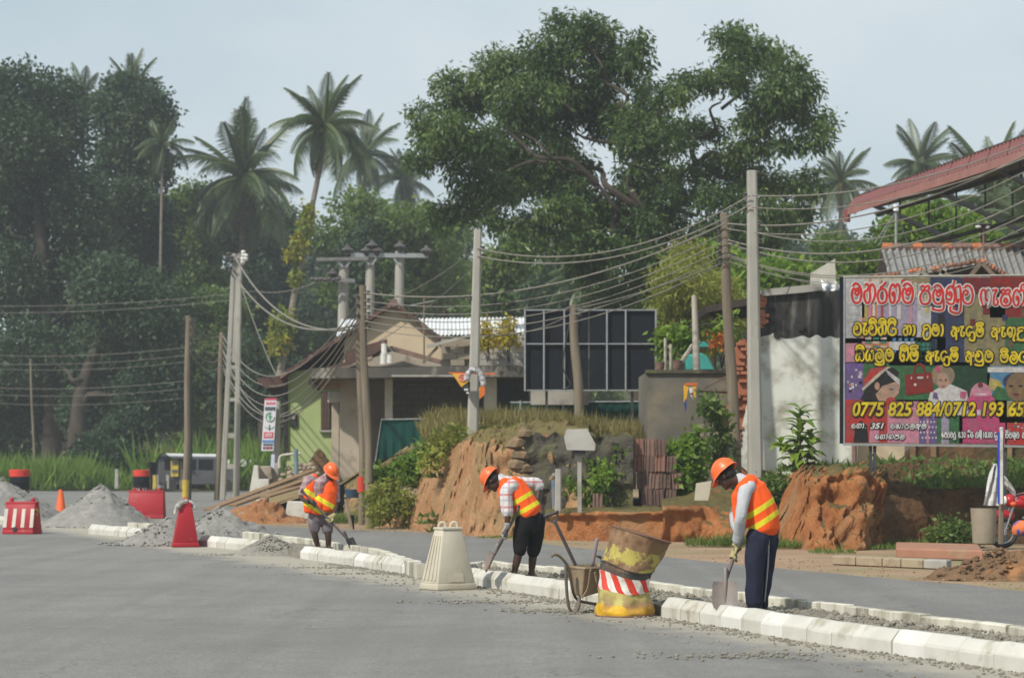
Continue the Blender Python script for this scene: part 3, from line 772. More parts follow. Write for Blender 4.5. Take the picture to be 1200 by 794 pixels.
def palm(label, path, Y, L, nf=26, r=.16, seed=0, up=.5, nuts=True, group='coconut palms above the woodland', name='coconut_palm', dry=3):
    rr = random.Random(seed)
    P = [at(x, y, Y) for x, y in path]
    t = thing(name, P[0], label, 'palm', group)
    S = spline(P, 5)
    MB().tube(S, [lerp(r * 1.4, r * .8, (i / (len(S) - 1)) ** .5) for i in range(len(S))], 9).build('trunk', m_palmbark, t, smooth=True)
    top = P[-1] - P[0]
    nf += 5
    for i in range(nf + dry):
        e = (i + .5) / nf
        if i >= nf: me, tilt = FROND[3], math.radians(-62)
        else:
            me = FROND[0] if e < .3 else FROND[1] if e < .65 else FROND[2]
            tilt = math.radians(lerp(76, -52, e ** .85) + rr.uniform(-15, 15)) * 1.0
        o = bpy.data.objects.new('frond', me); COL.objects.link(o); o.parent = t
        o.location = top + Vector((0, 0, rr.uniform(-.1, .25)))
        az = i * 2.399 + rr.uniform(-.5, .5)
        o.rotation_mode = 'XYZ'
        o.rotation_euler = (rr.uniform(-.35, .35), -tilt, az)
        k = L * rr.uniform(.72, 1.12) * (.8 if i >= nf else 1)
        o.scale = (k, k, k)
    if nuts:
        for i in range(7):
            a = i * .9
            MB().ball(P[-1] + Vector((math.cos(a) * .28, math.sin(a) * .28, -.25 + .08 * (i % 3))), .15, 7).build('coconut', m_nut, t, smooth=True)
    return t
palm('tallest slender coconut palm with a curved leaning trunk and yellow vine', [(328, 440), (348, 330), (362, 260), (376, 190), (379, 152)], 132, 3.5, 28, .15, 1)
palm('fattest coconut palm with long drooping fronds left of the tallest palm', [(275, 470), (278, 380), (284, 280), (286, 213)], 160, 5.2, 30, .2, 2, dry=5)
palm('coconut palm directly right of the tallest palm crown', [(420, 330), (425, 250), (428, 185)], 195, 4.0, 24, .16, 3)
palm('half hidden coconut palm at the left edge of the mango tree', [(470, 330), (472, 270), (472, 212)], 200, 3.6, 20, .15, 4)
palm('palm crown topping the ragged narrow tree on the left', [(156, 330), (156, 220), (155, 112)], 175, 3.4, 20, .16, 5, dry=1)
palm('hazy palm crown between the domed tree and the ragged tree', [(98, 330), (98, 220), (97, 118)], 215, 3.6, 18, .16, 6, dry=2)
palm('slim areca palm with bare pale trunk left of the fat coconut palm', [(184, 520), (187, 380), (189, 250), (191, 172)], 155, 2.5, 13, .09, 7, nuts=False, name='areca_palm', dry=0, group='slim palms')
palm('blurred coconut palm left of the red roof end', [(985, 330), (985, 270), (986, 216)], 165, 3.2, 22, .16, 8)
palm('coconut palm whose crown rises above the red roof', [(1082, 330), (1080, 260), (1078, 196)], 175, 3.9, 24, .16, 9)
palm('coconut palm seen beneath the red roof at the right edge', [(1150, 420), (1158, 320), (1168, 243)], 120, 4.2, 26, .16, 10)
palm('low palm with hanging fronds behind the corrugated roof', [(1195, 420), (1198, 330), (1205, 270)], 110, 3.6, 22, .15, 11, dry=1)
palm('small palm beside the mango tree base left of black board', [(690, 420), (690, 370), (688, 330)], 120, 2.4, 18, .12, 12, nuts=False, group='slim palms', dry=1)
# yellow flowering vine climbing the tallest palm
cl = [pxclump(x, y, a, b, 131.6, 0) for x, y, a, b in [(359, 262, 6, 14), (352, 285, 7, 12), (343, 298, 9, 7), (362, 245, 4, 8), (347, 325, 5, 9), (332, 378, 12, 14), (326, 402, 12, 12)]]
leaf_object('climbing_vine', *clump_leaves(cl, 2400, per=8, size=.26, aspect=.6, droop=.5, spread=.4, shell=.3), leafmat('vine_leaf', (.09, .16, .03), (.19, .24, .035), (.48, .36, .03), .35), origin=at(340, 400, 131.6), label='yellow flowering vine climbing the trunk of the leaning palm', cat='vine')

# --- grass and weeds: nobody could count the blades
def grass(name, spots_, mat, label, width=.02, lean=.45):
    B, D, L = [], [], []
    for (c, rx, ry, n, h) in spots_:
        p = np.array(c)[None, :] + np.stack([RNG.uniform(-rx, rx, n), RNG.uniform(-ry, ry, n), np.zeros(n)], 1)
        d = np.stack([RNG.normal(0, lean, n), RNG.normal(0, lean, n), np.ones(n)], 1)
        B.append(p); D.append(d); L.append(h * RNG.uniform(.4, 1.15, n))
    B, D, L = np.concatenate(B), np.concatenate(D), np.concatenate(L)
    return leaf_object(name, B, D, L, np.full(len(B), width) * RNG.uniform(.6, 1.4, len(B)), RNG.normal(.5, .22, len(B)), mat, label=label, kind='stuff')
sp = []
for i in range(70):
    px = random.uniform(-60, 146); Y = random.uniform(131, 136)
    sp.append((Vector(((px - 600) / FOC * Y, Y, 0)), 1.2, 1.0, 110, random.uniform(1.0, 2.2) * (1.0 if px < 120 else .7)))
grass('tall_grass', sp, LM_BRIGHT, 'tall bright green grass along the far side of the side road', .10, .42)
sp = [(Vector(((px - 600) / FOC * Y, Y, 0)), 1.6, 1.2, 70, random.uniform(1.5, 3.5)) for px, Y in [(random.uniform(190, 345), random.uniform(132, 146)) for i in range(60)]]
grass('tall_grass', sp, LM_BRIGHT, 'bright weeds behind the parked vehicles and poles', .16, .4)
sp = []
for i in range(150):
    px = random.uniform(515, 760); Y = random.uniform(57.5, 63); z = float(np.interp(px, [515, 560, 640, 760], [2.15, 2.4, 2.38, 2.0]))
    sp.append((Vector(((px - 600) / FOC * Y, Y, z - .05)), .5, .4, 60, random.uniform(.25, .6)))
for i in range(190):
    px = random.uniform(508, 655); y = random.uniform(488, 519); sp.append((at(px, y + 4, lerp(61, 57.4, (y - 488) / 31)), .35, .35, 55, random.uniform(.18, .5)))
grass('dry_grass', sp, LM_DRYGRASS, 'yellowish dry grass on top of the earth bank', .022, .35)
sp = []
for px, y, w, h, n in [(410, 613, 26, .35, 500), (385, 612, 14, .3, 250), (445, 616, 14, .25, 200), (480, 619, 10, .15, 80), (600, 630, 40, .08, 260), (880, 640, 44, .3, 600), (915, 642, 30, .22, 400), (975, 648, 26, .12, 200), (1010, 643, 50, .14, 420), (1060, 640, 26, .2, 250), (830, 640, 26, .25, 300), (1120, 637, 44, .3, 500)]:
    g = gnd(px, y); sp.append((g, w * g.y / FOC, .35, n, h))
grass('verge_grass', sp, LM_GRASS, 'patches of green grass along the dirt verge', .02, .5)
sp = []
for i in range(150):
    px = random.uniform(1030, 1235); t = random.random(); y = lerp(574, 541, t); Y = float(np.interp(y, [540, 552, 575], [55.6, 52.0, 49.2]))
    sp.append((at(px, y - 1, Y - .25), .3, .25, 22, random.choice((.06, .1, .14, .3))))
for i in range(26):
    px = random.uniform(925, 1010); sp.append((at(px, 552, 49.5), .3, .4, 30, random.uniform(.12, .3)))
for i in range(60):                                        # weeds hanging on the cut face and its foot
    px = random.uniform(500, 660); y = random.choice((random.uniform(505, 525), random.uniform(520, 560), random.uniform(600, 626))); sp.append((at(px, y, 56.6 if y > 590 else 57.2 + (560 - y) * .012), .22, .12, 26, random.uniform(.12, .35)))
grass('weeds', sp, LM_MID, 'green weeds over the top of the dark bank below the billboard', .07, 1.1)

def bush(label, name, cl, n, mat, base, group=None, size=.16, aspect=.5, droop=.3, cat='bush'):
    t = thing(name, base, label, cat, group)
    mb = MB()
    for c in cl[:10]:
        Q = limb_path(base, Vector(c[:3]), 0, 4, .5); mb.tube(Q, [lerp(.02, .008, i / (len(Q) - 1)) for i in range(len(Q))], 5)
    mb.build('stem', m_bark, t)
    leaf_object('foliage', *clump_leaves(cl, n, per=7, size=size, aspect=aspect, droop=droop, spread=.25, shell=.25), mat, t)
    return t
def pcl(lst, Y, d=.3): return [pxclump(x, y, a, b, Y, random.uniform(-d, d)) for x, y, a, b in lst]
bush('bright broad-leaved bush left of the stacked roof tiles', 'bush', pcl([(672, 560, 13, 14), (690, 552, 14, 12), (708, 560, 12, 14), (680, 580, 16, 10), (700, 580, 12, 10), (665, 575, 8, 8)], 52.6), 1500, LM_BRIGHT, at(690, 597, 52.6), 'garden bushes')
bush('narrow climbing bush against the left side of the tile stack', 'bush', pcl([(722, 560, 8, 20), (718, 585, 10, 10), (726, 535, 6, 12)], 53), 700, LM_BRIGHT, at(721, 596, 53), 'garden bushes')
bush('leafy bush right of the stacked roof tiles', 'bush', pcl([(800, 530, 14, 16), (812, 545, 12, 18), (795, 555, 14, 16), (806, 575, 16, 10), (790, 535, 8, 10), (815, 515, 8, 10)], 53.4), 2000, LM_BRIGHT, at(802, 592, 53.4), 'garden bushes')
bush('thin creeper bush on the wire frame right of the grey wall', 'bush', pcl([(838, 480, 10, 14), (845, 505, 10, 18), (835, 530, 8, 16), (848, 540, 10, 18), (826, 475, 6, 8)], 54), 900, LM_MID, at(842, 580, 54), 'garden bushes')
bush('dense green undergrowth bush below the young broad-leaved plant', 'bush', pcl([(905, 572, 12, 14), (920, 575, 10, 14), (910, 595, 14, 10), (895, 590, 8, 14)], 48.4), 1400, LM_MID, at(908, 620, 48.4), 'garden bushes', size=.12)
bush('sprawling green bush on the left slope below the dark green sheet', 'bush', pcl([(498, 535, 14, 12), (485, 550, 14, 10), (470, 560, 16, 10), (510, 522, 10, 8), (455, 556, 12, 8), (440, 553, 10, 6), (475, 545, 10, 8)], 60, .8), 2200, LM_BRIGHT, at(482, 575, 60), 'garden bushes', size=.17)
bush('hanging weeds over the top edge of the earth bank beside the pale pole', 'bush', pcl([(520, 520, 14, 10), (505, 535, 12, 12), (600, 515, 12, 8), (628, 520, 10, 12), (575, 512, 12, 7), (540, 512, 14, 8), (595, 548, 6, 10), (640, 515, 12, 8)], 57.0, .3), 1500, LM_OLIVE, at(560, 520, 57.6), 'garden bushes', size=.14)
bush('scrubby olive bush covering the slope between pole and boulder', 'bush', pcl([(455, 580, 18, 16), (445, 600, 14, 12), (475, 590, 14, 14), (490, 570, 10, 14), (435, 585, 10, 12)], 59.5, .5), 2200, LM_OLIVE, at(455, 612, 59.5), 'garden bushes', size=.12)
bush('yellow leaved potted shrub on the roof slab left of its twin', 'potted_shrub', pcl([(571, 385, 6, 10), (568, 400, 6, 9), (574, 398, 5, 8)], 78), 420, LM_YELLOW, at(571, 424, 78), 'yellow shrubs on the roof slab', size=.16)
bush('yellow leaved potted shrub on the roof slab, right of its twin', 'potted_shrub', pcl([(596, 380, 9, 8), (590, 396, 8, 8), (602, 396, 6, 9)], 78), 520, LM_YELLOW, at(597, 424, 78), 'yellow shrubs on the roof slab', size=.16)
bush('leafy pot plants along the top of the grey block wall', 'bush', pcl([(783, 412, 9, 8), (800, 395, 12, 12), (775, 395, 7, 10), (845, 395, 10, 10), (852, 380, 7, 10)], 58.5, .4), 1000, LM_BRIGHT, at(792, 434, 58.5), 'garden bushes', size=.16)
bush('small bush with red and orange flowers beside the wooden pole', 'bush', pcl([(848, 396, 6, 6), (838, 402, 6, 5), (853, 388, 4, 5)], 57.9, .2), 220, leafmat('flower', (.5, .06, .02), (.6, .12, .02), (.65, .38, .03), .2), at(846, 432, 57.9), None, size=.1)
bush('low bush at the foot of the dark bank beside the stump', 'bush', pcl([(1100, 628, 14, 8), (1125, 622, 14, 10), (1112, 615, 10, 8), (1140, 628, 10, 8)], 46.6, .2), 1000, LM_MID, at(1118, 638, 46.6), 'garden bushes', size=.1)
sp = []
# young plant with big leaves: each leaf a piece of its own
def big_leaf_mesh(seed):
    r = random.Random(seed); mb = MB(); n = 7
    rows_ = []
    for i in range(n):
        t = i / (n - 1); w = .17 * math.sin(math.pi * min(1, .06 + t * .93)) ** .8
        z = .10 * t - .38 * t * t
        rows_.append([(t * (1 - .18 * t), -w, z + w * .35), (t * (1 - .18 * t), 0, z), (t * (1 - .18 * t), w, z + w * .35)])
    mb.grid(rows_); me = mb.mesh('leaf', (0, 0, 0))
    a_ = me.attributes.new('tint', 'FLOAT', 'POINT'); a_.data.foreach_set('value', [r.uniform(.3, .9)] * len(me.vertices))
    me.materials.append(LM_BRIGHT); me.polygons.foreach_set('use_smooth', [True] * len(me.polygons))
    return me
BIGLEAF = [big_leaf_mesh(i) for i in range(5)]
PB = at(938, 560, 49.2)
t = thing('young_plant', PB, 'tall young plant with large drooping light green leaves in front of the white wall', 'plant')
stems = [[(938, 560), (936, 530), (938, 500), (937, 478)], [(938, 558), (926, 530), (915, 520)], [(940, 558), (948, 530), (952, 505)]]
for s in stems:
    S = spline([at(x, y, 49.2) for x, y in s], 4)
    MB().tube(S, [lerp(.03, .012, i / (len(S) - 1)) for i in range(len(S))], 6).build('stem', M('green_stem', (.14, .17, .06), (.18, .15, .08)), t, smooth=True)
    m = len(S)
    for i in range(44 if len(s) == 4 else 24):
        f = .25 + .75 * (i + 1) / (44 if len(s) == 4 else 24)
        p = S[min(m - 1, int(f * (m - 1)))]
        o = bpy.data.objects.new('leaf', BIGLEAF[i % 5]); COL.objects.link(o); o.parent = t
        o.location = p - PB
        k = random.uniform(.40, .60) * (1.1 - .35 * f)
        o.scale = (k, k, k); o.rotation_euler = (random.uniform(-.3, .3), -random.uniform(-.2, .9), i * 2.4 + random.uniform(-.3, .3))
# ================================================================ BUILDINGS AND YARD WALLS
m_conc = M('concrete', (.36, .345, .31), (.27, .26, .235), 2.2, .9, .4, 25, .01, c3=(.16, .15, .13), s3=1.6, p3=.62, w3=.08)
m_conc_lt = M('pale_concrete', (.50, .48, .42), (.40, .385, .335), 3, .9, .4, 25, .01, c3=(.27, .25, .2), s3=2, p3=.64, w3=.08)
m_conc_dk = M('sooty_concrete', (.055, .053, .05), (.018, .018, .018), 3.5, .95, .4, 18, .01, c3=(.15, .145, .13), s3=2.4, p3=.60, w3=.08, stretch=(1.6, 1.6, .25), spec=.1)
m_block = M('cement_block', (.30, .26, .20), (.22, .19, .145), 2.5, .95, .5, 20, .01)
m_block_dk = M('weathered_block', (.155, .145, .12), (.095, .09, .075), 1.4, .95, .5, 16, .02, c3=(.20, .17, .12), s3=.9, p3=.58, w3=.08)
m_green = M('green_plaster', (.36, .44, .20), (.29, .37, .16), 1.2, .9, .15, 12, .01, c3=(.20, .20, .13), s3=1.1, p3=.66, w3=.06)
m_beige = M('beige_plaster', (.53, .43, .30), (.46, .37, .25), 1.0, .9, .15, 12, .01, c3=(.35, .28, .2), s3=.8, p3=.66)
m_grey_pl = M('grey_plaster', (.40, .35, .28), (.33, .29, .23), 1.4, .9, .15, 12, .01, c3=(.22, .18, .14), s3=1.2, p3=.6)
m_maroon = M('maroon_tile', (.12, .058, .045), (.07, .042, .036), 3, .85, .4, 20, .01, c3=(.06, .055, .05), s3=2, p3=.58)
m_tin = M('white_tin', (.74, .76, .78), (.62, .64, .66), 1.4, .5, .1, 8, .01, metal=.0, c3=(.45, .43, .40), s3=1.1, p3=.66)
m_wood = M('weathered_wood', (.21, .165, .12), (.13, .10, .075), 2.4, .9, .5, 30, .008, stretch=(3, 3, .3))
m_wood_br = M('brown_timber', (.27, .175, .10), (.17, .105, .06), 2.4, .9, .5, 30, .008, stretch=(.3, 3, 3))
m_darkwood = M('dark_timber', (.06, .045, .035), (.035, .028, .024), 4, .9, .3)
m_white = M('chalky_white', (.62, .63, .58), (.50, .51, .46), 1.5, .9, .2, 14, .01, c3=(.25, .235, .18), s3=1.5, p3=.57, w3=.09)
m_black = M('black_sheet', (.010, .012, .017), (.014, .016, .021), 1.2, .8, .1, 6, .02, spec=.08)
m_steel = M('galvanised_steel', (.34, .36, .37), (.25, .26, .27), 6, .5, metal=.4)
m_blacksteel = M('black_steel', (.025, .025, .028), (.04, .038, .036), 8, .55)
m_greensheet = M('dark_green_sheet', (.010, .058, .048), (.008, .045, .038), .8, .9, .35, 3, .05, spec=.08)
m_redroof = M('red_roof_sheet', (.24, .058, .045), (.17, .05, .04), 1.6, .5, .1, 9, .01, c3=(.30, .11, .09), s3=.9, p3=.62)
m_pink = M('faded_red_fascia', (.32, .155, .13), (.26, .115, .10), 2, .6)
m_asb = M('asbestos_sheet', (.27, .27, .265), (.19, .19, .185), 1.3, .9, .3, 18, .01, c3=(.11, .105, .1), s3=1.6, p3=.6)
m_brick = M('clay_brick', (.36, .14, .075), (.27, .10, .055), 6, .95, .6, 30, .01)
m_tile = M('old_clay_tile', (.24, .145, .115), (.15, .095, .08), 5, .95, .5, 30, .01, c3=(.085, .075, .07), s3=4, p3=.6)
m_tile_or = M('orange_clay_tile', (.48, .17, .07), (.33, .12, .06), 5, .9, .5, 30, .01, c3=(.12, .08, .06), s3=3, p3=.6)
m_stone = M('field_stone', (.34, .28, .20), (.23, .19, .14), 3, .95, .7, 14, .03)
m_moss = M('mossy_masonry', (.095, .085, .065), (.055, .05, .042), 2.2, .97, 1.0, 12, .06, c3=(.13, .13, .05), s3=1.5, p3=.58, w3=.1)

def face(mb, pts, Y, dy, mi=0):
    return mb.prism([at(x, y, Y) for x, y in pts], (0, dy, 0), mi)
def pxbox(mb, x0, y0, x1, y1, Y, dy, mi=0): return face(mb, [(x0, y1), (x1, y1), (x1, y0), (x0, y0)], Y, dy, mi)
def part(name, mat, parent, pts, Y, dy, bevel=0, **k):
    return face(MB(), pts, Y, dy).build(name, mat, parent, bevel=bevel, fixn=True, **k)
def pbox(name, mat, parent, x0, y0, x1, y1, Y, dy, bevel=0, **k):
    return part(name, mat, parent, [(x0, y1), (x1, y1), (x1, y0), (x0, y0)], Y, dy, bevel, **k)
def corrugated(mb, a0, a1, b0, b1, n, amp, normal=Vector((0, 0, 1)), thick=.012):
    """Sheet between edges a0-a1 and b0-b1, ribs running from a to b."""
    rows = []
    for (s, e) in ((a0, a1), (b0, b1)):
        rows.append([s.lerp(e, i / (n * 4)) + normal * (amp * math.sin(i * math.pi / 2)) for i in range(n * 4 + 1)])
    mb.grid([rows[0], [p.lerp(q, .5) for p, q in zip(*rows)], rows[1]])
    mb.grid([[p - normal * thick for p in rows[1]], [p - normal * thick for p in rows[0]]])
    return mb

# --- beige and green house with the open garage
HS = thing('house', at(470, 575, 82), 'beige gabled house with lime green side wall and dark open garage under a flat slab', 'house')
part('wall', m_green, HS, [(336, 560), (398, 560), (398, 428), (336, 436)], 82.6, 8)
pbox('corner_strip', m_conc_dk, HS, 332.5, 440, 337, 535, 82.5, .3)
o = pbox('window', M('brown_shutter', (.10, .06, .045), (.07, .045, .035), 8, .7), HS, 376, 459, 387, 503, 82.52, .12)
for k in range(3): pbox('shutter_board', MATS['brown_shutter'], o, 376.4 + k * 3.5, 460, 379.4 + k * 3.5, 502, 82.48, .04)
pbox('window_sill', m_conc, HS, 374, 503.5, 389, 506, 82.45, .2)
mb = MB(); pxbox(mb, 340, 484, 348, 500, 82.5, .14); o = mb.build('meter_box', M('black_plastic', (.03, .03, .03), (.02, .02, .02), 5, .5), HS, bevel=.02)
pbox('dial', m_conc_lt, o, 342.5, 487, 345.5, 490.5, 82.47, .03)
pbox('column', m_grey_pl, HS, 388.5, 471, 397, 575, 80.6, .3)
pbox('column_head', m_conc_lt, HS, 384, 458, 399, 471.5, 80.5, .5, .02)
pbox('pier', m_grey_pl, HS, 398, 441, 422, 590, 80, .9)
wl_ = pbox('wall', m_grey_pl, HS, 422, 438, 453, 560, 81.6, .3)
for r in range(13):                                      # block courses left bare beside the pier
    for c in range(3):
        x0 = 423 + c * 11 - (5.5 if r % 2 else 0)
        if x0 < 421: continue
        pbox('brick', m_block, wl_, x0, 448 + r * 7.2, min(x0 + 10.5, 452.5), 448 + r * 7.2 + 6.7, 81.57 + random.uniform(-.006, .01), .05)
pbox('column', m_conc_lt, HS, 451, 440, 460, 560, 79.6, .35)
pbox('column', m_conc_lt, HS, 567, 440, 582, 520, 79.2, .4)
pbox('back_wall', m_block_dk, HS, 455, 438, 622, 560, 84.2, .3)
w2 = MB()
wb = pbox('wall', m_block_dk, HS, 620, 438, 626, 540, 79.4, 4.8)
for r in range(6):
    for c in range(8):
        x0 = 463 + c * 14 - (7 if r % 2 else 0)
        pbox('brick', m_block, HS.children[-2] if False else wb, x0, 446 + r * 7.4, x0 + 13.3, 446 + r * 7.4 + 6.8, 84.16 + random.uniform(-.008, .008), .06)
sl = part('slab', M('sooty_slab', (.10, .094, .082), (.06, .057, .05), 2.5, .92, .4, 18, .01, c3=(.26, .245, .21), s3=1.4, p3=.6, stretch=(1, 1, .5)), HS, [(362, 443), (622, 441), (622, 428), (364, 431)], 78.2, 6.4)
part('soffit_beam', m_wood_br, HS, [(366, 456), (398, 455), (398, 443.6), (366, 443.6)], 79.2, .3)
part('soffit_beam', m_darkwood, HS, [(361, 450), (374, 458), (374, 449), (362, 444)], 78.9, .2)
pbox('slab_drip', m_conc, HS, 459, 439, 560, 441.2, 78.14, .06)
# gable and upper roof
part('gable_wall', m_beige, HS, [(402, 428), (520, 426), (518, 396), (461.5, 358), (404, 398)], 82.2, .3)
part('gable_wall', m_grey_pl, HS, [(432, 429), (520, 429), (520, 424), (459, 411), (432, 418)], 81.2, .2)
def roof_plane(name, mat, parent, a, b, depth, th, n=0):
    """Sloping slab from ridge a to eave b (px,py,Y), running back by depth, with tile courses as ribs."""
    A, B = at(*a), at(*b); D = Vector((0, depth, 0)); t = Vector((0, 0, th))
    mb = MB().hexa([A, B, B + D, A + D], [A + t, B + t, B + D + t, A + D + t])
    o = mb.build(name, mat, parent, fixn=True)
    return o
r1 = roof_plane('roof', m_maroon, HS, (461.5, 357, 81.95), (328, 444, 81.95), 9, .12)
r2 = roof_plane('roof', m_maroon, HS, (461.3, 357, 81.97), (524, 405, 81.97), 9, .12)
for rr_, e, cnt in ((r1, (328, 444), 17), (r2, (524, 405), 8)):          # tile ends along the verge
    for i in range(cnt):
        t0, t1 = i / cnt, (i + .92) / cnt
        a, b = at(lerp(461.5, e[0], t0), lerp(357, e[1], t0), 81.85), at(lerp(461.5, e[0], t1), lerp(357, e[1], t1), 81.85)
        z = Vector((0, 0, .13))
        MB().hexa([a, b, b + Vector((0, .4, 0)), a + Vector((0, .4, 0))], [a + z, b + z + Vector((0, 0, .035)), b + z + Vector((0, .4, .035)), a + z + Vector((0, .4, 0))]).build('tile', m_maroon if i % 4 else m_tile, rr_, fixn=True)
MB().tube([at(461.5, 354.5, 81.8), at(461.5, 354.5, 90.5)], .14, 8).build('ridge_tile', m_tile, HS, smooth=True)
part('lean_to_roof', m_maroon, HS, [(372, 433), (404, 424), (404, 411), (453, 397), (453, 404), (440, 414), (404, 428), (374, 437)], 80.2, .5)
part('bargeboard', m_tile, HS, [(459, 405), (519, 422), (519, 427), (459, 411), (436, 419), (436, 414)], 80.6, .25)
part('fascia', m_wood, HS, [(372, 437.5), (404, 428.4), (437, 419), (437, 422), (404, 431.5), (372, 440.5)], 80.1, .08)
part('eave', m_maroon, HS, [(300, 443), (336, 440), (336, 452), (312, 455)], 82.2, 2.0)
part('eave', m_darkwood, HS, [(312, 454.6), (336, 451.6), (336, 460), (322, 466)], 82.4, .8)
pbox('parapet', m_block, HS, 517, 397, 553, 430, 78.9, .2)
par = pbox('parapet', m_conc, HS, 553.5, 392, 619, 430, 78.8, .2)
for r in range(4):
    for c in range(6):
        x0 = 519 + c * 17 - (8 if r % 2 else 0)
        x1 = min(x0 + 16.2, 618)
        if x0 < 517.5 or (552 > x0 > 537): continue
        pbox('brick', m_block if c < 2 else m_conc, par, x0, 399 + r * 7.4, x1, 399 + r * 7.4 + 6.9, 78.76 + random.uniform(-.01, .01) - .01, .06)
part('bargeboard', m_conc, HS, [(500, 404), (556, 390), (556, 393), (500, 408)], 78.4, .15)
part('stay', m_wood, HS, [(494, 424), (512, 405), (514, 407), (497, 426)], 78.5, .1)

# white tin roof behind
TR = thing('tin_roofed_shed', at(510, 560, 93), 'shed with white corrugated metal roof behind the gabled house', 'shed')
mb = MB()
for k in range(7):
    x0, x1 = lerp(394, 628, k / 7), lerp(394, 628, (k + 1) / 7) - .4
    corrugated(MB(), at(x0, 394 - k * .5, 88), at(x1, 394 - k * .5, 88), at(lerp(400, 622, k / 7), 374 - k * .4, 94), at(lerp(400, 622, (k + 1) / 7), 374 - k * .4, 94), 7, .03).build('roof_sheet', m_tin, TR)
pbox('wall', m_conc, TR, 398, 396, 624, 560, 88.6, 5)

# --- black board in steel frame
BB = thing('hoarding', at(690, 500, 66), 'large black hoarding seen from behind with grey steel framing', 'hoarding')
for i, (x0, x1) in enumerate(((616, 637), (637.5, 661), (661.5, 690), (690.5, 711), (711.5, 733), (733.5, 769))):
    for y0, y1 in ((364, 402), (403, 456)):
        pbox('panel', m_black, BB, x0, y0, x1 - .3, y1, 66 + random.uniform(-.01, .01), .06)
for x in (615, 637.3, 661.2, 711.2, 733.2, 768.5): pbox('frame_bar', m_steel, BB, x - .9, 362, x + .9, 458, 65.86, .06)
for y in (363, 402.6, 457): pbox('frame_bar', m_steel, BB, 614, y - .7, 770, y + .7, 65.9, .05)
for x in (640.5, 741): pbox('post', m_blacksteel, BB, x - 1.6, 457, x + 1.6, 508, 66.02, .08)
MB().tube(spline([at(672, 362, 65.8), at(664, 395, 65.7), at(660, 430, 65.7), at(668, 450, 65.6), at(660, 456, 65.7)], 5), .018, 5).build('cable', m_blacksteel, BB)
o = MB(); pxbox(o, 622, 458, 690, 474, 67.5, .3); tag(o.build('wall', m_conc, None), 'low grey wall strip behind the legs of the black hoarding', 'wall')

# --- green sheet fences
def sheet_fence(label, pts, Y, posts, top):
    t = thing('sheet_fence', at(sum(p[0] for p in pts) / len(pts), max(p[1] for p in pts), Y), label, 'fence', 'dark green sheet fences')
    xs = sorted(p[0] for p in pts)
    n = 16; rows = []
    L = sorted(pts, key=lambda p: p[0])
    top_f = lambda x: float(np.interp(x, [p[0] for p in top], [p[1] for p in top]))
    bot = max(p[1] for p in pts)
    lx = min(xs); rx = max(xs)
    for j in range(7):
        r = []
        for i in range(n * 3 + 1):
            x = lerp(lx, rx, i / (n * 3)); y = lerp(top_f(x), bot, j / 6)
            p = at(x, y, Y); p.y += .05 * math.sin(i * 1.9) * (.4 + j / 8) + .06 * fbm((p.x, p.z, 1), .8); r.append(p)
        rows.append(r)
    mb = MB().grid(rows); mb.grid([[p + Vector((0, .02, 0)) for p in r] for r in reversed(rows)])
    mb.build('sheet', m_greensheet, t, smooth=True)
    for x in posts: MB().tube([at(x, top_f(x) - 2, Y - .08), at(x, bot + 2, Y - .08)], .03, 6).build('post', m_steel, t)
    MB().tube([at(x, top_f(x) + .3, Y - .05) for x, _ in top], .02, 5).build('rail', m_steel, t)
    return t
sheet_fence('dark green sheet fence below the open garage, left of the concrete pole', [(440, 551), (600, 551)], 72, (511, 596), [(440, 540), (447, 491), (600, 489)])
sheet_fence('dark green sheet fence below the black hoarding', [(598, 510), (758, 510)], 68, (610, 660, 757), [(598, 471), (758, 470)])

# --- mossy retaining wall and garden wall
bank_rows = []
RW = thing('retaining_wall', at(670, 600, 52.6), 'dark mossy stone retaining wall behind the grey sign board', 'wall')
rows = []
for j in range(26):
    r = []
    for i in range(56):
        px = lerp(614, 742, i / 55); y = lerp(606, 509 + 3 * math.sin(i * .7), j / 25)
        p = at(px, y, 52.5 + .3 * j / 25)
        c = mnoise.cell(Vector((p.x * 3.2, 0, p.z * 4.2 + .5 * math.floor(p.x * 3.2))))
        p.y += -.05 * c - .09 * fbm(p, 3.0) - .12 * fbm(p, .9); r.append(p)
    rows.append(r)
rows.append([p + Vector((0, .6, 0)) for p in rows[-1]])
MB().grid(rows).build('wall_face', m_moss, RW, smooth=True)
for x, y, s in [(606, 519, .19), (610, 533, .17), (603, 545, .2), (612, 549, .16), (616, 562, .19), (609, 575, .16), (613, 508, .15), (620, 588, .14)]:
    MB().stone(at(x + random.uniform(-3, 3), y, 52.75), s * 1.25, 0, .8, 8).build('stone', M('tan_stone', (.24, .17, .10), (.15, .105, .065), 4, .95, .8, 14, .03), RW)

GW = thing('block_wall', at(810, 590, 57), 'weathered grey block wall with pot plants on top, left of the poles', 'wall')
pbox('wall_face', m_block_dk, GW, 759, 436, 866, 610, 57, .25)
pbox('return_wall', m_block_dk, GW, 757.5, 436, 760, 600, 57.2, 3.5)
pbox('coping', m_moss, GW, 757, 433, 866, 437, 56.92, .42)
for r in range(5):
    for c in range(4):
        x0 = 818 + c * 11 - (5 if r % 2 else 0)
        pbox('brick', m_block, GW, x0, 497 + r * 8, x0 + 10.3, 504.4 + r * 8, 56.97, .06)
o = MB(); face(o, [(755, 437), (800, 437), (800, 412), (790, 402), (765, 402)], 58.4, .8)
tg = thing('turquoise_tarp', at(827, 434, 58), 'turquoise sheet and box behind the top of the grey block wall', 'tarp')
m_turq = M('turquoise_plastic', (.05, .33, .29), (.04, .26, .23), 2, .6, .2, 5, .03)
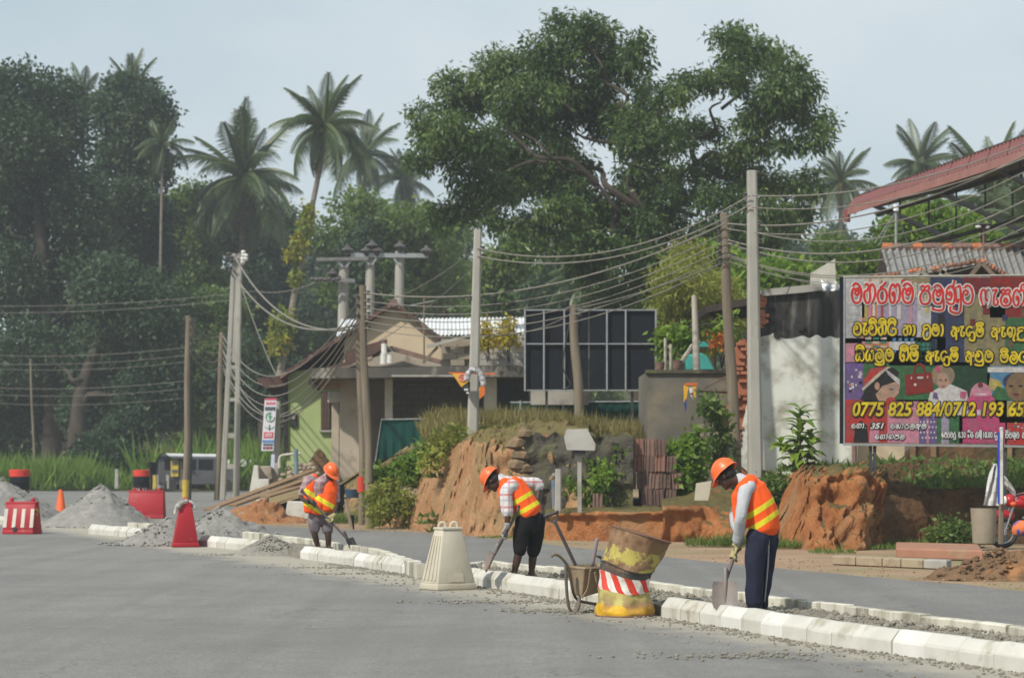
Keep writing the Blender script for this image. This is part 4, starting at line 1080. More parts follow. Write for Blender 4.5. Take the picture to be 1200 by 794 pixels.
part('sheet', m_turq, tg, [(805, 434), (838, 434), (830, 418), (822, 413), (802, 416)], 58.1, .5, .03)
pbox('box', m_turq, tg, 812, 400, 834, 407, 58.5, .5, .02)
o = MB().tube([at(816.5, 436, 57.1), at(813.5, 346, 57.1)], [.085, .06], 8).tube([at(792, 434, 57.4), at(812, 404, 57.2)], .05, 6)
tag(o.build('prop_post', M('bleached_wood', (.42, .39, .33), (.33, .30, .25), 3, .9, .4, 25, .01, stretch=(3, 3, .4)), smooth=True), 'leaning pale post with a prop on the grey block wall', 'post')
for x in (779.5, 786):
    tag(MB().tube([at(x, 436, 57.6), at(x, 403 if x > 782 else 396, 57.6)], .035, 6).build('stake', MATS['bleached_wood']), 'thin pale stake among the pot plants, ' + ('right one of two' if x > 782 else 'left one of two'), 'stake', 'stakes among the pot plants')
for x0, x1, y in ((768, 778, 424), (788, 799, 422)):
    pt = MB(); pt.tube([at((x0 + x1) / 2, 435, 57.3), at((x0 + x1) / 2, y, 57.3)], [.09, .12], 12)
    tag(pt.build('flower_pot', m_tile, smooth=True), 'clay flower pot on the grey block wall, ' + ('left one' if x0 < 780 else 'right one'), 'pot', 'pots on the block wall')
mb = MB().tube([at(808, 462, 55), at(852, 441, 56.5)], .02, 5).tube([at(815, 457, 55), at(858, 459, 56.5)], .045, 5).tube([at(826, 462, 55.6), at(828, 598, 55.6)], .035, 6)
tag(mb.build('wire_frame', m_wood), 'thin rail and post frame holding creepers beside the wooden pole', 'frame')

# --- ruined white wall
WW = thing('ruined_wall', at(940, 556, 56), 'ruined white plastered wall with blackened top and broken brick edge', 'wall')
left_edge = [(884, 560), (868, 545), (870, 500), (876, 470), (884, 440), (888, 398)]
part('wall_face', m_white, WW, [(1005, 560)] + [(p.x, p.y) for p in spline([(1005 - k * 8, 393 + random.uniform(-4, 4), 0) for k in range(15)], 4)] + left_edge[::-1], 56, .35)
rag = [(893, 404), (889, 386), (894, 372), (891, 360), (897, 347), (940, 343), (986, 340), (1000, 352), (1003, 404)]
part('upper_wall', m_conc_dk, WW, rag, 56.02, .33)
part('broken_core', m_brick, WW, [(846, 560), (846, 520), (850, 505), (848, 492), (853, 480), (856, 455), (862, 440), (860, 412), (868, 398), (879, 396), (885, 398), (884, 440), (877, 470), (870.5, 500), (868, 545), (880, 560)], 56.08, .4)
part('beam', m_conc, WW, [(893, 346.8), (893, 339), (963, 332), (964, 340), (940, 342.8)], 55.9, .4)
for x, y in ((875, 393), (911, 392.5), (938.5, 383)):
    h = MB(); p = at(x, y, 55.97); h.tube([p, p + Vector((0, .06, 0))], [.085, .07], 10); h.build('pipe_hole', m_blacksteel, WW)
pbox('pocket', m_darkwood, WW, 893, 378, 898, 391, 55.98, .06)
for k in range(46):                                       # bricks showing along the broken edges
    if k < 30: x, y = random.uniform(849, 880), random.uniform(402, 540); 
    else: x, y = random.uniform(888, 897), random.uniform(346, 388)
    if k < 30: x = lerp(849 if y > 470 else 858, 868 if y > 470 else 882, random.random())
    c = at(x, y, 56.03); MB().box(c, (random.uniform(.14, .2), .14, .07), rotz(random.uniform(-.2, .2))).build('brick', m_brick, WW, bevel=.006)
SH = thing('lean_to', at(860, 440, 60), 'dark low shed roof behind the two poles beside the white wall', 'shed')
part('roof', m_darkwood, SH, [(826, 359), (890, 346), (890, 355), (829, 366)], 58.5, 3)
part('gable_board', m_darkwood, SH, [(830, 366.4), (890, 355.4), (890, 372), (838, 374)], 59.0, .1)
for x in (853, 884): pbox('post', m_wood, SH, x - 2, 370, x + 2, 440, 59.2, .12)
FL = thing('metal_flap', at(965, 345, 57), 'bent pale metal sheet and crumpled tin on top of the ruined wall', 'sheet')
part('sheet', m_conc_lt, FL, [(949, 339), (980, 341), (978.5, 303), (950, 320)], 57, .03)
mb = MB(); rows = []
for j in range(6):
    rows.append([at(lerp(960, 988, i / 9), lerp(328, 352, j / 5) + i * .6, 56.2) + Vector((0, .14 * math.sin(i * 1.7 + j * .8), .05 * math.sin(i * 2.3))) for i in range(10)])
mb.grid(rows); mb.build('crumpled_tin', m_tin, FL, smooth=False)
pst = MB(); pst.tube([at(1001.5, 560, 53), at(1001.5, 515, 53)], .06, 6); tag(pst.build('stump_post', m_tile), 'thin reddish post stub on the orange bank below the billboard', 'post')

# brown broken wall under the billboard
LW = thing('broken_wall', at(1110, 545, 57), 'low broken mud wall in the shade below the billboard', 'wall')
part('wall_face', m_beige, LW, [(1004, 548), (1060, 548), (1060, 520), (1004, 505)], 56.4, .4)
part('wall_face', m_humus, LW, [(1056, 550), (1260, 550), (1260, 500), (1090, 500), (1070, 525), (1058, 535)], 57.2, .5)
for x in (1070, 1094, 1183): pbox('post', m_wood_br, LW, x - 3, 500, x + 3, 548, 57.1, .1)

# --- shop with corrugated roof and broken tiled porch behind the billboard
SP = thing('shop', at(1120, 540, 60), 'shop with grey corrugated roof and broken tiled porch behind the billboard', 'shop')
n = 8
for k in range(n):
    t0, t1 = k / n, (k + 1) / n - .004
    a0, a1 = at(lerp(1033, 1300, t0), 291 + 0 * k, 67), at(lerp(1033, 1300, t1), 291, 67)
    b0, b1 = at(lerp(1043, 1316, t0), 330, 62), at(lerp(1043, 1316, t1), 330, 62)
    corrugated(MB(), b0, b1, a0, a1, 4, .055, Vector((0, -.35, .94))).build('roof_sheet', m_asb, SP, smooth=True)
for k in range(22):
    a, b = at(lerp(1034, 1290, k / 22), 289.5 + random.uniform(-.6, .6), 66.9), at(lerp(1034, 1290, (k + 1) / 22) - .5, 289.5, 66.9)
    MB().tube([a, b], [.11, .12], 7).build('ridge_tile', m_tile if k % 3 else m_tile_or, SP, smooth=True)
part('gable', m_darkwood, SP, [(1032, 293), (1027, 332), (1046, 332)], 64, .1)
pbox('wall', m_block_dk, SP, 1046, 332, 1300, 545, 63, 3)
pr = part('porch_roof', m_darkwood, SP, [(1022, 332), (1060, 324), (1150, 309), (1188, 328), (1186, 332), (1150, 316), (1062, 334)], 59, 2.2)
for k in range(24):
    t = k / 24
    x, y = lerp(1024, 1148, t), lerp(326, 305.5, t) + random.uniform(-1.2, 1.2)
    if k in (6, 7, 12): continue
    MB().tube([at(x, y, 58.9), at(x + 5, y - .9 + random.uniform(-.5, .5), 58.85)], [.055, .065], 7).build('tile', m_tile_or if random.random() < .75 else m_tile, pr, smooth=True)
for k in range(9):
    t = k / 9; x, y = lerp(1150, 1184, t), lerp(305, 325, t)
    MB().tube([at(x, y, 58.9), at(x + 4, y + 2.4, 58.85)], [.065, .055], 7).build('tile', m_tile_or if k % 3 == 0 else m_tile, pr, smooth=True)
for a, b in (((1080, 318), (1096, 332)), ((1096, 332), (1108, 314)), ((1134, 328), (1150, 307)), ((1062, 330), (1078, 318)), ((1150, 308), (1172, 330)), ((1100, 316), (1116, 326))):
    MB().bar(at(*a, 58.7), at(*b, 58.7), .09, .09).build('rafter', m_conc if a[0] < 1100 else m_wood, SP)
# aerial mast on the roof ridge and slanting stay
AM = thing('lamp_mast', at(1152, 325, 60.5), 'thin lamp mast with a flat shade standing up behind the broken porch roof', 'lamp')
MB().tube([at(1152.5, 322, 60.5), at(1152.5, 266, 60.5)], .028, 6).build('mast', m_tile, AM)
MB().tube([at(1143, 265, 60.5), at(1160, 264, 60.5)], [.03, .05], 6).ball(at(1153, 263.5, 60.5), (.2, .2, .05), 8).build('lamp_shade', m_blacksteel, AM)
MB().ball(at(1146.5, 265.8, 60.4), (.08, .06, .04), 8).ball(at(1157, 266, 60.4), (.06, .06, .05), 8).build('lamp_globe', m_white, AM)
MA = thing('aerial_mast', at(1050, 293, 67), 'thin mast with three slanting stays on the corrugated roof ridge', 'mast')
MB().tube([at(1050, 291, 67), at(1050, 240, 67)], .035, 6).build('mast', m_steel, MA)
for a in ((1025, 285), (1063, 282), (1030, 288)): MB().tube([at(1050, 248, 67), at(a[0], a[1], 67.5)], .018, 5).build('stay', m_steel, MA)
MB().tube([at(1050, 247, 66.95), at(1050, 240, 66.95)], .07, 8).build('cap', m_tin, MA)

# --- open red-roofed shed at the right
RS = thing('open_shed', at(1180, 540, 68), 'open sided shed with long red sheet roof on black steel trusses', 'shed')
E0, E1 = at(993, 243, 75), at(1260, 156, 58.5)
R0, R1 = at(1003, 231, 77.5), at(1262, 137, 61.5)
n = 12
for k in range(n):
    t0, t1 = k / n, (k + 1) / n - .003
    corrugated(MB(), E0.lerp(E1, t0), E0.lerp(E1, t1), R0.lerp(R1, t0), R0.lerp(R1, t1), 5, .03, Vector((-.3, -.4, .85))).build('roof_sheet', m_redroof, RS, smooth=True)
B0, B1 = at(1030, 243, 86), at(1300, 176, 70)
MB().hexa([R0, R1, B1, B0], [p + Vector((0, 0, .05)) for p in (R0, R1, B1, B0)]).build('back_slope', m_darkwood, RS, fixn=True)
dz = Vector((0, 0, -.22))
MB().hexa([E0 + dz, E1 + dz, E1 + dz + Vector((.03, .08, 0)), E0 + dz + Vector((.03, .08, 0))], [E0, E1, E1 + Vector((.03, .08, 0)), E0 + Vector((.03, .08, 0))]).build('fascia', m_pink, RS, fixn=True)
MB().tube([E0 + Vector((0, .1, -.05)), E0 + Vector((0, .1, -.42))], .1, 8).build('gutter_end', m_redroof, RS)
T = lambda k, d, z: E0.lerp(E1, k) + Vector((d * .55, d, z))
for k in (.12, .4, .68, .95):
    c = [T(k, .1, -.1), T(k, 8.5, -.15)]
    MB().bar(c[0], c[1] + Vector((0, 0, -.6)), .08, .12).build('truss', m_blacksteel, RS)
    for d in (2.2, 4.4, 6.6): MB().bar(T(k, d, -.3), T(k, d, .5), .05, .05, up=Vector((0, 1, 0))).build('truss', m_blacksteel, RS)
    MB().bar(T(k, 4.2, -.9), T(k, 4.2, -9.0), .12, .12, up=Vector((0, 1, 0))).build('post', m_blacksteel, RS)
for d, z in ((1.5, -.15), (4.2, -.9), (7.5, -.75)):
    MB().bar(T(0.05, d, z), T(1, d, z), .07, .12).build('purlin', m_blacksteel, RS)
# ================================================================ POLES AND WIRES
m_pole = M('pole_concrete', (.36, .345, .31), (.28, .27, .24), 2.0, .9, .35, 30, .006, c3=(.22, .2, .165), s3=1.6, p3=.64, stretch=(2, 2, .5))
m_polewood = M('pole_wood', (.22, .185, .135), (.13, .105, .078), 2.4, .95, .5, 24, .01, stretch=(3, 3, .3))
m_ins = M('porcelain', (.10, .09, .09), (.06, .055, .055), 4, .35)
m_inswhite = M('white_porcelain', (.72, .72, .70), (.65, .65, .62), 4, .35)
m_wire = M('cable_sheath', (.22, .205, .175), (.16, .15, .13), 5, .7)
m_wire_dk = M('dark_cable', (.075, .075, .075), (.055, .055, .055), 5, .7)
m_yell = M('yellow_paint', (.50, .37, .05), (.4, .3, .05), 5, .8, c3=(.2, .16, .09), s3=5, p3=.58)
m_iron = M('galvanised_iron', (.20, .20, .20), (.14, .135, .13), 8, .6, metal=.3)
def square_pole(mb, a, b, w0, w1, chamfer=.18):
    a, b = Vector(a), Vector(b); secs = []
    for p, w in ((a, w0), (a.lerp(b, .5), (w0 + w1) / 2), (b, w1)):
        h, c = w / 2, w * chamfer
        secs.append([p + Vector(q) for q in ((-h + c, -h, 0), (h - c, -h, 0), (h, -h + c, 0), (h, h - c, 0), (h - c, h, 0), (-h + c, h, 0), (-h, h - c, 0), (-h, -h + c, 0))])
    return mb.loft(secs)
def pole(label, top, base, Y, w0, w1, kind='wood', zbase=None, rows=(), name='utility_pole', arms=()):
    B = at(base[0], base[1], Y); T_ = at(top[0], top[1], Y)
    if zbase is not None: B.z = zbase
    t = thing(name, B, label, 'pole', 'poles carrying the wires')
    mb = MB()
    if kind == 'wood':
        P = spline([B, B.lerp(T_, .35) + Vector((.03, 0, 0)), B.lerp(T_, .7) - Vector((.02, 0, 0)), T_], 4)
        mb.tube(P, [lerp(w0, w1, i / (len(P) - 1)) / 2 for i in range(len(P))], 12)
        mb.build('shaft', m_polewood, t, smooth=True)
    else:
        square_pole(mb, B, T_, w0, w1).build('shaft', m_pole, t, bevel=.006)
    for y, side in rows:
        p = at(lerp(top[0], base[0], (y - top[1]) / (base[1] - top[1])), y, Y)
        q = p + Vector((side * (w1 / 2 + .05), -.06, 0))
        b = MB().bar(p, q, .05, .02).build('bracket', m_iron, t)
        MB().tube([q + Vector((0, 0, -.05)), q + Vector((0, 0, -.02)), q, q + Vector((0, 0, .03)), q + Vector((0, 0, .05))], [.035, .05, .028, .05, .03], 8).build('insulator', m_ins, b, smooth=True)
    return t
P553 = pole('leaning pale concrete pole with a pennant tied round it, behind the middle worker', (560, 269), (551, 621), 57.0, .30, .17, 'sq', 0, [(291, 1), (300, 1), (349, -1)])
P882 = pole('tallest grey concrete pole behind the right worker', (881, 200), (886, 606), 54, .34, .21, 'sq', 0, [(229, -1), (243, -1), (262, 1), (272, 1), (283, 1)])
P855 = pole('round wooden pole close left of the tallest concrete pole', (849, 250), (864, 606), 55, .27, .19, 'wood', 0, [(262, -1), (272, -1), (281, -1), (290, -1), (298, -1), (306, -1), (268, 1), (285, 1), (300, 1)])
P428 = pole('wooden pole in front of the open garage, left end of the long wire span', (425, 334), (433, 618), 60, .21, .16, 'wood', 0, [(343, 1), (352, 1), (360, 1), (368, 1), (376, 1), (384, 1), (348, -1), (358, -1), (370, -1)])
P428b = pole('darker pole with a red band just behind the garage wooden pole', (421, 345), (424, 606), 63, .17, .14, 'wood', 0)
MB().tube([at(423.6, 576, 63), at(423.4, 558, 63)], .105, 12).build('red_band', M('red_band_paint', (.55, .06, .03), (.45, .05, .03), 5, .7), P428b)
P675 = pole('brown wooden pole in front of the black hoarding', (672, 357), (679, 506), 63, .25, .2, 'wood', None, [(362, -1), (368, 1)])
P257 = pole('thin wooden pole between the yellow banded pole and the lattice pole', (260, 389), (254, 586), 101, .23, .18, 'wood', 0, [(393, 1), (401, 1), (410, 1), (419, 1), (428, 1)])
P217 = pole('wooden pole with a yellow band behind the red barriers', (221, 370), (217, 588), 99, .26, .20, 'wood', 0, [(374, 1), (383, 1), (392, 1), (402, 1), (411, 1)])
MB().tube([at(217.3, 583, 99), at(217.6, 562, 99)], .136, 14).build('yellow_band', m_yell, P217)
pole('dark steel pole right behind the yellow banded wooden pole', (223.5, 400), (221.5, 588), 100, .17, .15, 'wood', 0).children[0].data.materials[0] = m_blacksteel
pole('thin far pole standing in the tall grass at the left', (36, 420), (41, 545), 134, .16, .12, 'wood', 0)
pole('small pale post under the sign banner beside the green house', (325, 470), (323, 575), 79, .25, .22, 'sq', None, name='post')

# lattice concrete pole
LP_ = thing('lattice_pole', Vector((at(269, 585, 102).x, 102, 0)), 'tall tapering concrete lattice pole with open rungs and insulators on top', 'pole', 'poles carrying the wires')
for (x0, x1) in ((261, 274.5), (276.8, 281)):
    a, b = at(x0, 586, 102), at(x1, 297, 102); a.z = 0
    square_pole(MB(), a, b, .24, .17).build('leg', m_pole, LP_)
for y in (583, 546, 510, 468, 430, 395, 362, 335):
    xl = lerp(274.5, 261, (y - 297) / 289); xr = lerp(281, 276.8, (y - 297) / 289)
    if y > 395: MB().bar(at(xl, y, 102), at(xr, y, 102), .16, .2 if y in (510, 546) else .14).build('rung', m_pole, LP_)
part('web', m_pole, LP_, [(268.6, 424), (278.8, 424), (281, 300), (274.5, 300)], 101.95, .14)
for x, y in ((268, 300), (271, 304), (285, 298), (288, 302), (284, 306), (270, 316)):
    p = at(x, y, 101.8); b = MB().bar(p, at(277, y + 1, 101.8), .05, .05).build('bracket', m_iron, LP_)
    MB().tube([p + Vector((0, 0, -.12)), p + Vector((0, 0, -.03)), p, p + Vector((0, 0, .1)), p + Vector((0, 0, .16))], [.06, .11, .06, .1, .05], 8).build('insulator', m_inswhite if x > 280 else m_ins, b, smooth=True)
# transformer pillars
TF = thing('transformer_frame', Vector((at(434, 560, 96).x, 96, 1)), 'three grey steel pillars joined by crossbars with black insulators, behind the gable roof', 'power frame')
for x, y0, w in ((403, 296, .38), (434, 288, .34), (468.5, 286, .34)):
    MB().tube([at(x - 1.5, 420, 96), at(x, y0 + 8, 96)], [w / 2 * 1.1, w / 2], 12).build('pillar', m_pole, TF, smooth=True)
MB().bar(at(371, 304, 95.7), at(432, 303, 95.7), .22, .12).build('crossbar', m_iron, TF)
MB().bar(at(411, 299, 95.8), at(502, 299.5, 95.8), .22, .16).build('crossbar', m_steel, TF)
MB().bar(at(365, 327, 95.6), at(416, 329, 95.6), .2, .14).build('crossbar', m_iron, TF)
for a in (((396, 305), (402, 313)), ((411, 306), (405, 313)), ((427, 303), (433, 310)), ((441, 303), (436, 310)), ((462, 303), (467, 310))): MB().bar(at(*a[0], 95.7), at(*a[1], 95.7), .06, .06).build('brace', m_steel, TF)
for x, y in ((407, 293), (429.5, 294), (436, 288), (441.5, 294), (468.5, 289), (499.5, 294), (390, 321)):
    p = at(x, y, 95.7)
    MB().tube([p + Vector((0, 0, -.2)), p + Vector((0, 0, -.05)), p, p + Vector((0, 0, .06)), p + Vector((0, 0, .1)), p + Vector((0, 0, .22))], [.06, .12, .24, .2, .1, .04], 10).build('insulator', m_ins, TF, smooth=True)
for i in range(7):
    p = at(366 + i * 5, 327 + (i % 2), 95.3); MB().ball(p, (.11, .1, .08), 8).build('insulator', m_ins, TF, smooth=True)
# hanging white lamps by the slab, small tv aerial
HL = thing('hanging_insulators', at(452, 400, 76), 'cluster of white porcelain insulators hanging beside the maroon lean-to roof', 'insulators')
MB().tube([at(446, 398, 76), at(460, 411, 76)], .02, 5).build('bracket', m_iron, HL)
for x, y0, y1 in ((450, 402, 414), (449, 414, 426), (456.5, 415, 425)):
    n_ = 5; P = [at(x, lerp(y0, y1, i / (n_ * 2)), 76) for i in range(n_ * 2 + 1)]
    MB().tube(P, [.07 if i % 2 else .10 for i in range(len(P))], 9).build('insulator', m_inswhite, HL, smooth=True)
TV = thing('tv_aerial', at(497, 395, 80), 'television aerial on a thin mast above the garage slab', 'aerial')
MB().tube([at(497, 424, 80), at(497, 350, 80)], .03, 6).build('mast', m_wood, TV)
MB().bar(at(480, 358, 80), at(509, 352, 80), .03, .03).build('boom', m_steel, TV)
for i in range(5): MB().bar(at(496 + i * 3, 355 - i * .6, 79.6), at(496 + i * 3, 355 - i * .6, 80.4), .02, .02).build('element', m_wood_br, TV)

def wire(a, b, sag, r=.014, label=None, mat=None, n=22, group='overhead wires'):
    A, B = at(*a), at(*b)
    P = []
    for i in range(n + 1):
        t = i / n
        P.append(A.lerp(B, t) + Vector((0, 0, -4 * sag * t * (1 - t))))
    o = MB().tube(P, r * .88, 5).build('overhead_wire', mat or m_wire)
    return tag(o, label, 'wire', group)
# long span between the pole behind the middle worker and the tall concrete pole
wire((559.5, 291, 56.9), (879, 229, 53.8), .62, .018, 'upper cable from pale concrete pole to tallest concrete pole')
wire((559.5, 300, 56.9), (879, 240, 53.8), .58, .018, 'lower cable from pale concrete pole to tallest concrete pole')
g1 = 'cables of the long span from the garage pole to the round wooden pole'
wire((427, 343, 59.8), (849, 262, 54.8), .62, .021, 'thickest topmost cable sagging past the pale concrete pole', group=g1)
for i, (y0, y1) in enumerate(((352, 272), (360, 281), (368, 290), (376, 298), (384, 306))):
    wire((427, y0, 59.8), (850.5, y1, 54.8), .68 + .02 * i, .013, 'sagging cable from garage pole to round pole, %s below the thick one' % ('first', 'second', 'third', 'fourth', 'fifth')[i], group=g1)
wire((672, 362, 62.8), (851, 306, 54.8), .1, .014, 'short cable from brown hoarding pole up to the round wooden pole')
wire((672, 366, 62.8), (560, 392, 57), .2, .012, 'slack cable from hoarding pole down to the pale concrete pole')
wire((455, 352, 76), (552, 296, 57), .12, .012, 'slanting upper stay cable left of the pale concrete pole')
wire((440, 402, 70), (556, 312, 57), .12, .012, 'slanting lower stay cable left of the pale concrete pole')
g2 = 'bundle of cables sagging between the thin wooden pole and the garage pole'
for i, (y0, y1) in enumerate(((393, 346), (401, 354), (410, 360), (419, 366), (428, 372), (432, 378), (410, 384))):
    wire((261, y0, 100.8), (424, y1, 60), 1.75 + .1 * i, .018 if i % 2 else .023, 'drooping cable from thin wooden pole to garage pole, number %s from top' % ('one', 'two', 'three', 'four', 'five', 'six', 'seven')[i], group=g2)
g3_ = 'short cables between the two wooden poles at the junction'
for i, (y0, y1) in enumerate(((374, 393), (383, 401), (392, 410), (402, 419), (411, 428))):
    wire((222.5, y0, 98.8), (259, y1, 100.8), .32 + .03 * i, .024, 'short slack cable between banded pole and thin pole, %s from top' % ('first', 'second', 'third', 'fourth', 'fifth')[i], group=g3_)
wire((276, 302, 101.6), (424, 384, 61), .95, .036, 'thick upper cable dropping from lattice pole to the garage pole')
wire((272, 318, 101.6), (425, 378, 61), .95, .036, 'thick lower cable dropping from lattice pole to the garage pole')
wire((276, 312, 101.6), (330, 452, 84), .3, .018, 'thin steep cable from lattice pole to the green house')
g4 = 'cables fanning from the right poles to the upper right corner'
for i, (x0, y0, Y0, x1, y1, sg, r) in enumerate(((882, 229, 53.8, 1240, 152, .38, .018), (882, 243, 53.8, 1240, 168, .42, .014), (853, 262, 54.8, 1240, 161, .55, .020), (852, 268, 54.8, 1240, 180, .62, .014), (884, 272, 53.8, 1240, 195, .66, .014),
     (853, 281, 54.8, 1240, 214, .72, .02), (853, 285, 54.8, 1240, 232, .75, .016), (853, 298, 54.8, 1240, 245, .8, .014), (853, 300, 54.8, 1240, 262, .72, .012), (853, 306, 54.8, 1240, 276, .68, .01))):
    wire((x0, y0, Y0), (x1, y1, 47), sg, r, 'cable fanning from the right poles to the corner, %s from top' % ('first', 'second', 'third', 'fourth', 'fifth', 'sixth', 'seventh', 'eighth', 'ninth', 'tenth')[i], group=g4)
wire((855, 303, 54.8), (1000, 338, 57), .12, .012, 'slack cable from round wooden pole down to the shop')
g5 = 'thin far wires crossing the dark trees on the left'
for i, (y0, y1, w) in enumerate(((358, 341, .022), (366, 348, .022), (414, 407, .02), (424, 416, .02), (430, 424, .016), (452, 446, .02), (460, 455, .018), (470, 466, .016))):
    wire((-40, y0, 128), (300 if i < 2 else 218, y1, 118), .25, w * .6, 'thin far wire across the dark trees, %s from top' % ('first', 'second', 'third', 'fourth', 'fifth', 'sixth', 'seventh', 'eighth')[i], m_wire, group=g5)
wire((300, 341, 118), (372, 330, 96), .2, .02, 'thin wire from the far left line to the transformer frame')
wire((760, 382, 70), (860, 374, 62), .08, .012, 'dark wire between black hoarding and the dark shed', m_wire_dk)
# ================================================================ ROAD WORK THINGS
m_redpl = M('red_plastic', (.36, .016, .026), (.29, .014, .024), 1.5, .5, .1, 8, .01, c3=(.40, .10, .09), s3=2.6, p3=.68, w3=.08)
m_stripe = M('scuffed_white', (.56, .53, .47), (.44, .41, .36), 3, .7, c3=(.45, .25, .2), s3=4, p3=.66)
m_barr = M('cast_concrete', (.50, .465, .375), (.40, .365, .285), 2.0, .9, .35, 24, .008, c3=(.40, .35, .26), s3=2.2, p3=.62, w3=.08)
m_sand = M('quarry_dust', (.30, .29, .27), (.215, .208, .195), 6, .97, 1.0, 26, .04, c3=(.21, .205, .195), s3=1.6, p3=.6, w3=.12)
m_gravel = M('crushed_stone', (.30, .285, .25), (.19, .18, .155), 9, .95, .9, 40, .02)
m_clod = M('mortar_clod', (.27, .25, .21), (.16, .145, .115), 6, .97, .8, 30, .02)
m_redearth = M('loose_red_earth', (.33, .155, .065), (.25, .11, .05), 5, .97, 1.0, 14, .05, c3=(.30, .22, .13), s3=3, p3=.62)
m_brownearth = M('loose_brown_earth', (.20, .12, .065), (.13, .08, .045), 5, .97, 1.0, 14, .05, c3=(.33, .16, .07), s3=1.6, p3=.58)

def trapezoid(mb, c, ux, uy, L, wb, wt, Lt, h, z0=0.0, mi=0):
    q = lambda l, w, z: c + ux * l + uy * w + Vector((0, 0, z))
    return mb.hexa([q(-L / 2, -wb / 2, z0), q(L / 2, -wb / 2, z0), q(L / 2, wb / 2, z0), q(-L / 2, wb / 2, z0)],
                   [q(-Lt / 2, -wt / 2, h), q(Lt / 2, -wt / 2, h), q(Lt / 2, wt / 2, h), q(-Lt / 2, wt / 2, h)], mi)
def barrier(label, c, yaw, L=.8, wb=.46, wt=.17, h=.72, mat=None, stripes=0, Lt=None, group='red water-filled barriers'):
    t = thing('barrier', c, label, 'barrier', group)
    R = rotz(yaw); ux, uy = R @ Vector((1, 0, 0)), R @ Vector((0, 1, 0)); Lt = Lt or L * .96
    mb = MB(); trapezoid(mb, c, ux, uy, L, wb, wb * .94, L, .09); trapezoid(mb, c, ux, uy, L * .985, wb * .9, wt, Lt, h, .088)
    trapezoid(mb, c, ux, uy, Lt * 1.01, wt * 1.08, wt * 1.02, Lt * 1.01, h + .035, h - .03)
    mb.build('body', mat or m_redpl, t, bevel=.014, seg=2, smooth=True)
    for s in (-1, 1):
        p = c + ux * (s * Lt * .36) + Vector((0, 0, h + .03))
        MB().tube([p, p + Vector((0, 0, .05)), p + Vector((0, 0, .09))], [.05, .052, .03], 10).build('filler_cap', mat or m_redpl, t, smooth=True)
    for k in range(stripes):
        for s in (-1, 1):
            x0 = lerp(-L * .47, L * .40, k / max(1, stripes - 1)) - .02; x1 = x0 + L * .115
            z0, z1 = .14, h * .82; wz = lambda z: lerp(wb * .9, wt, (z - .088) / (h - .088)) / 2 + .004
            f = lambda x, z, e: c + ux * (x * lerp(1, Lt / L, z / h)) + uy * (s * (wz(z) + e)) + Vector((0, 0, z))
            MB().hexa([f(x0, z0, -.01), f(x1, z0, -.01), f(x1, z0, .004), f(x0, z0, .004)], [f(x0, z1, -.01), f(x1, z1, -.01), f(x1, z1, .004), f(x0, z1, .004)]).build('stripe', m_stripe, t, fixn=True)
    return t, ux, uy
c = gnd(26, 625); b1, ux, uy = barrier('red plastic barrier with four white stripes at the left edge of the road', c, math.radians(-14), .72, .5, .2, .66, stripes=4)
p = c - ux * .06 - uy * .235 + Vector((0, 0, .10)); MB().tube([p, p - uy * .02], .055, 12).build('drain_hole', m_blacksteel, b1)
for i in range(5):
    p = c + ux * .36 + uy * random.uniform(-.08, .08) + Vector((0, 0, random.uniform(.40, .6))); MB().box(p - ux * (.028 * (p.z - .2)), (.012, .06, .05), rotz(math.radians(-14))).build('paint_mark', m_yell, b1)
c = gnd(217, 640); b2, ux, uy = barrier('red plastic barrier seen end-on with a cloth tied at its top, between grey sand heaps', c, math.radians(99), .80, .50, .20, .78)
barrier('red plastic barrier half buried behind the tallest grey sand heap', gnd(172, 607), math.radians(-4), 1.0, .45, .18, .72)
mb = MB()
tp = c + Vector((0, 0, .81))
cl_pts = [tp + ux * a - uy * b + Vector((0, 0, z)) for a, b, z in ((-.36, .17, -.12), (-.30, .10, .0), (-.2, -.02, .05), (-.30, -.10, .04), (-.36, -.17, -.06), (-.38, -.2, -.2))]
mb.tube(spline(cl_pts, 5), [.022 + .016 * abs(math.sin(i * 1.3)) for i in range(26)], 6)
mb.tube(spline([tp - ux * .36 - uy * .02 + Vector((0, 0, .03)), tp - ux * .40 + uy * .1, tp - ux * .40 + uy * .17 + Vector((0, 0, -.14))], 5), [.05, .045, .05, .04, .045, .05, .04, .05, .045, .03, .02], 6)
tag(mb.build('tied_cloth', M('dirty_cloth', (.55, .52, .48), (.05, .05, .05), 7, .95, .5, 30, .01), smooth=True), 'dirty white and black cloth tied round the top of the red barrier', 'cloth')

# cast concrete divider
c = gnd(525, 690); CB = thing('concrete_divider', c, 'tapered cream concrete divider block with two lifting loops on the kerb edge', 'barrier')
R = rotz(math.radians(122)); ux, uy = R @ Vector((1, 0, 0)), R @ Vector((0, 1, 0))
mb = MB(); trapezoid(mb, c, ux, uy, .44, .56, .55, .43, .08); trapezoid(mb, c, ux, uy, .42, .54, .27, .21, .74, .079)
mb.build('body', m_barr, CB, bevel=.012, seg=2, smooth=True)
trapezoid(MB(), c, ux, uy, .235, .295, .29, .23, .765, .735).build('cap', m_barr, CB, bevel=.006)
for s in (-.15, -.05, .05, .15):                            # cast ribs on the left face
    f = lambda w, z, e: c + uy * ((lerp(.27, .135, (z - .079) / .66)) + e) + ux * (w * lerp(1, .5, z / .74)) + Vector((0, 0, z))
    MB().hexa([f(s - .02, .12, -.01), f(s + .02, .12, -.01), f(s + .02, .12, .012), f(s - .02, .12, .012)], [f(s - .02, .66, -.01), f(s + .02, .66, -.01), f(s + .02, .66, .012), f(s - .02, .66, .012)]).build('rib', m_barr, CB, fixn=True)
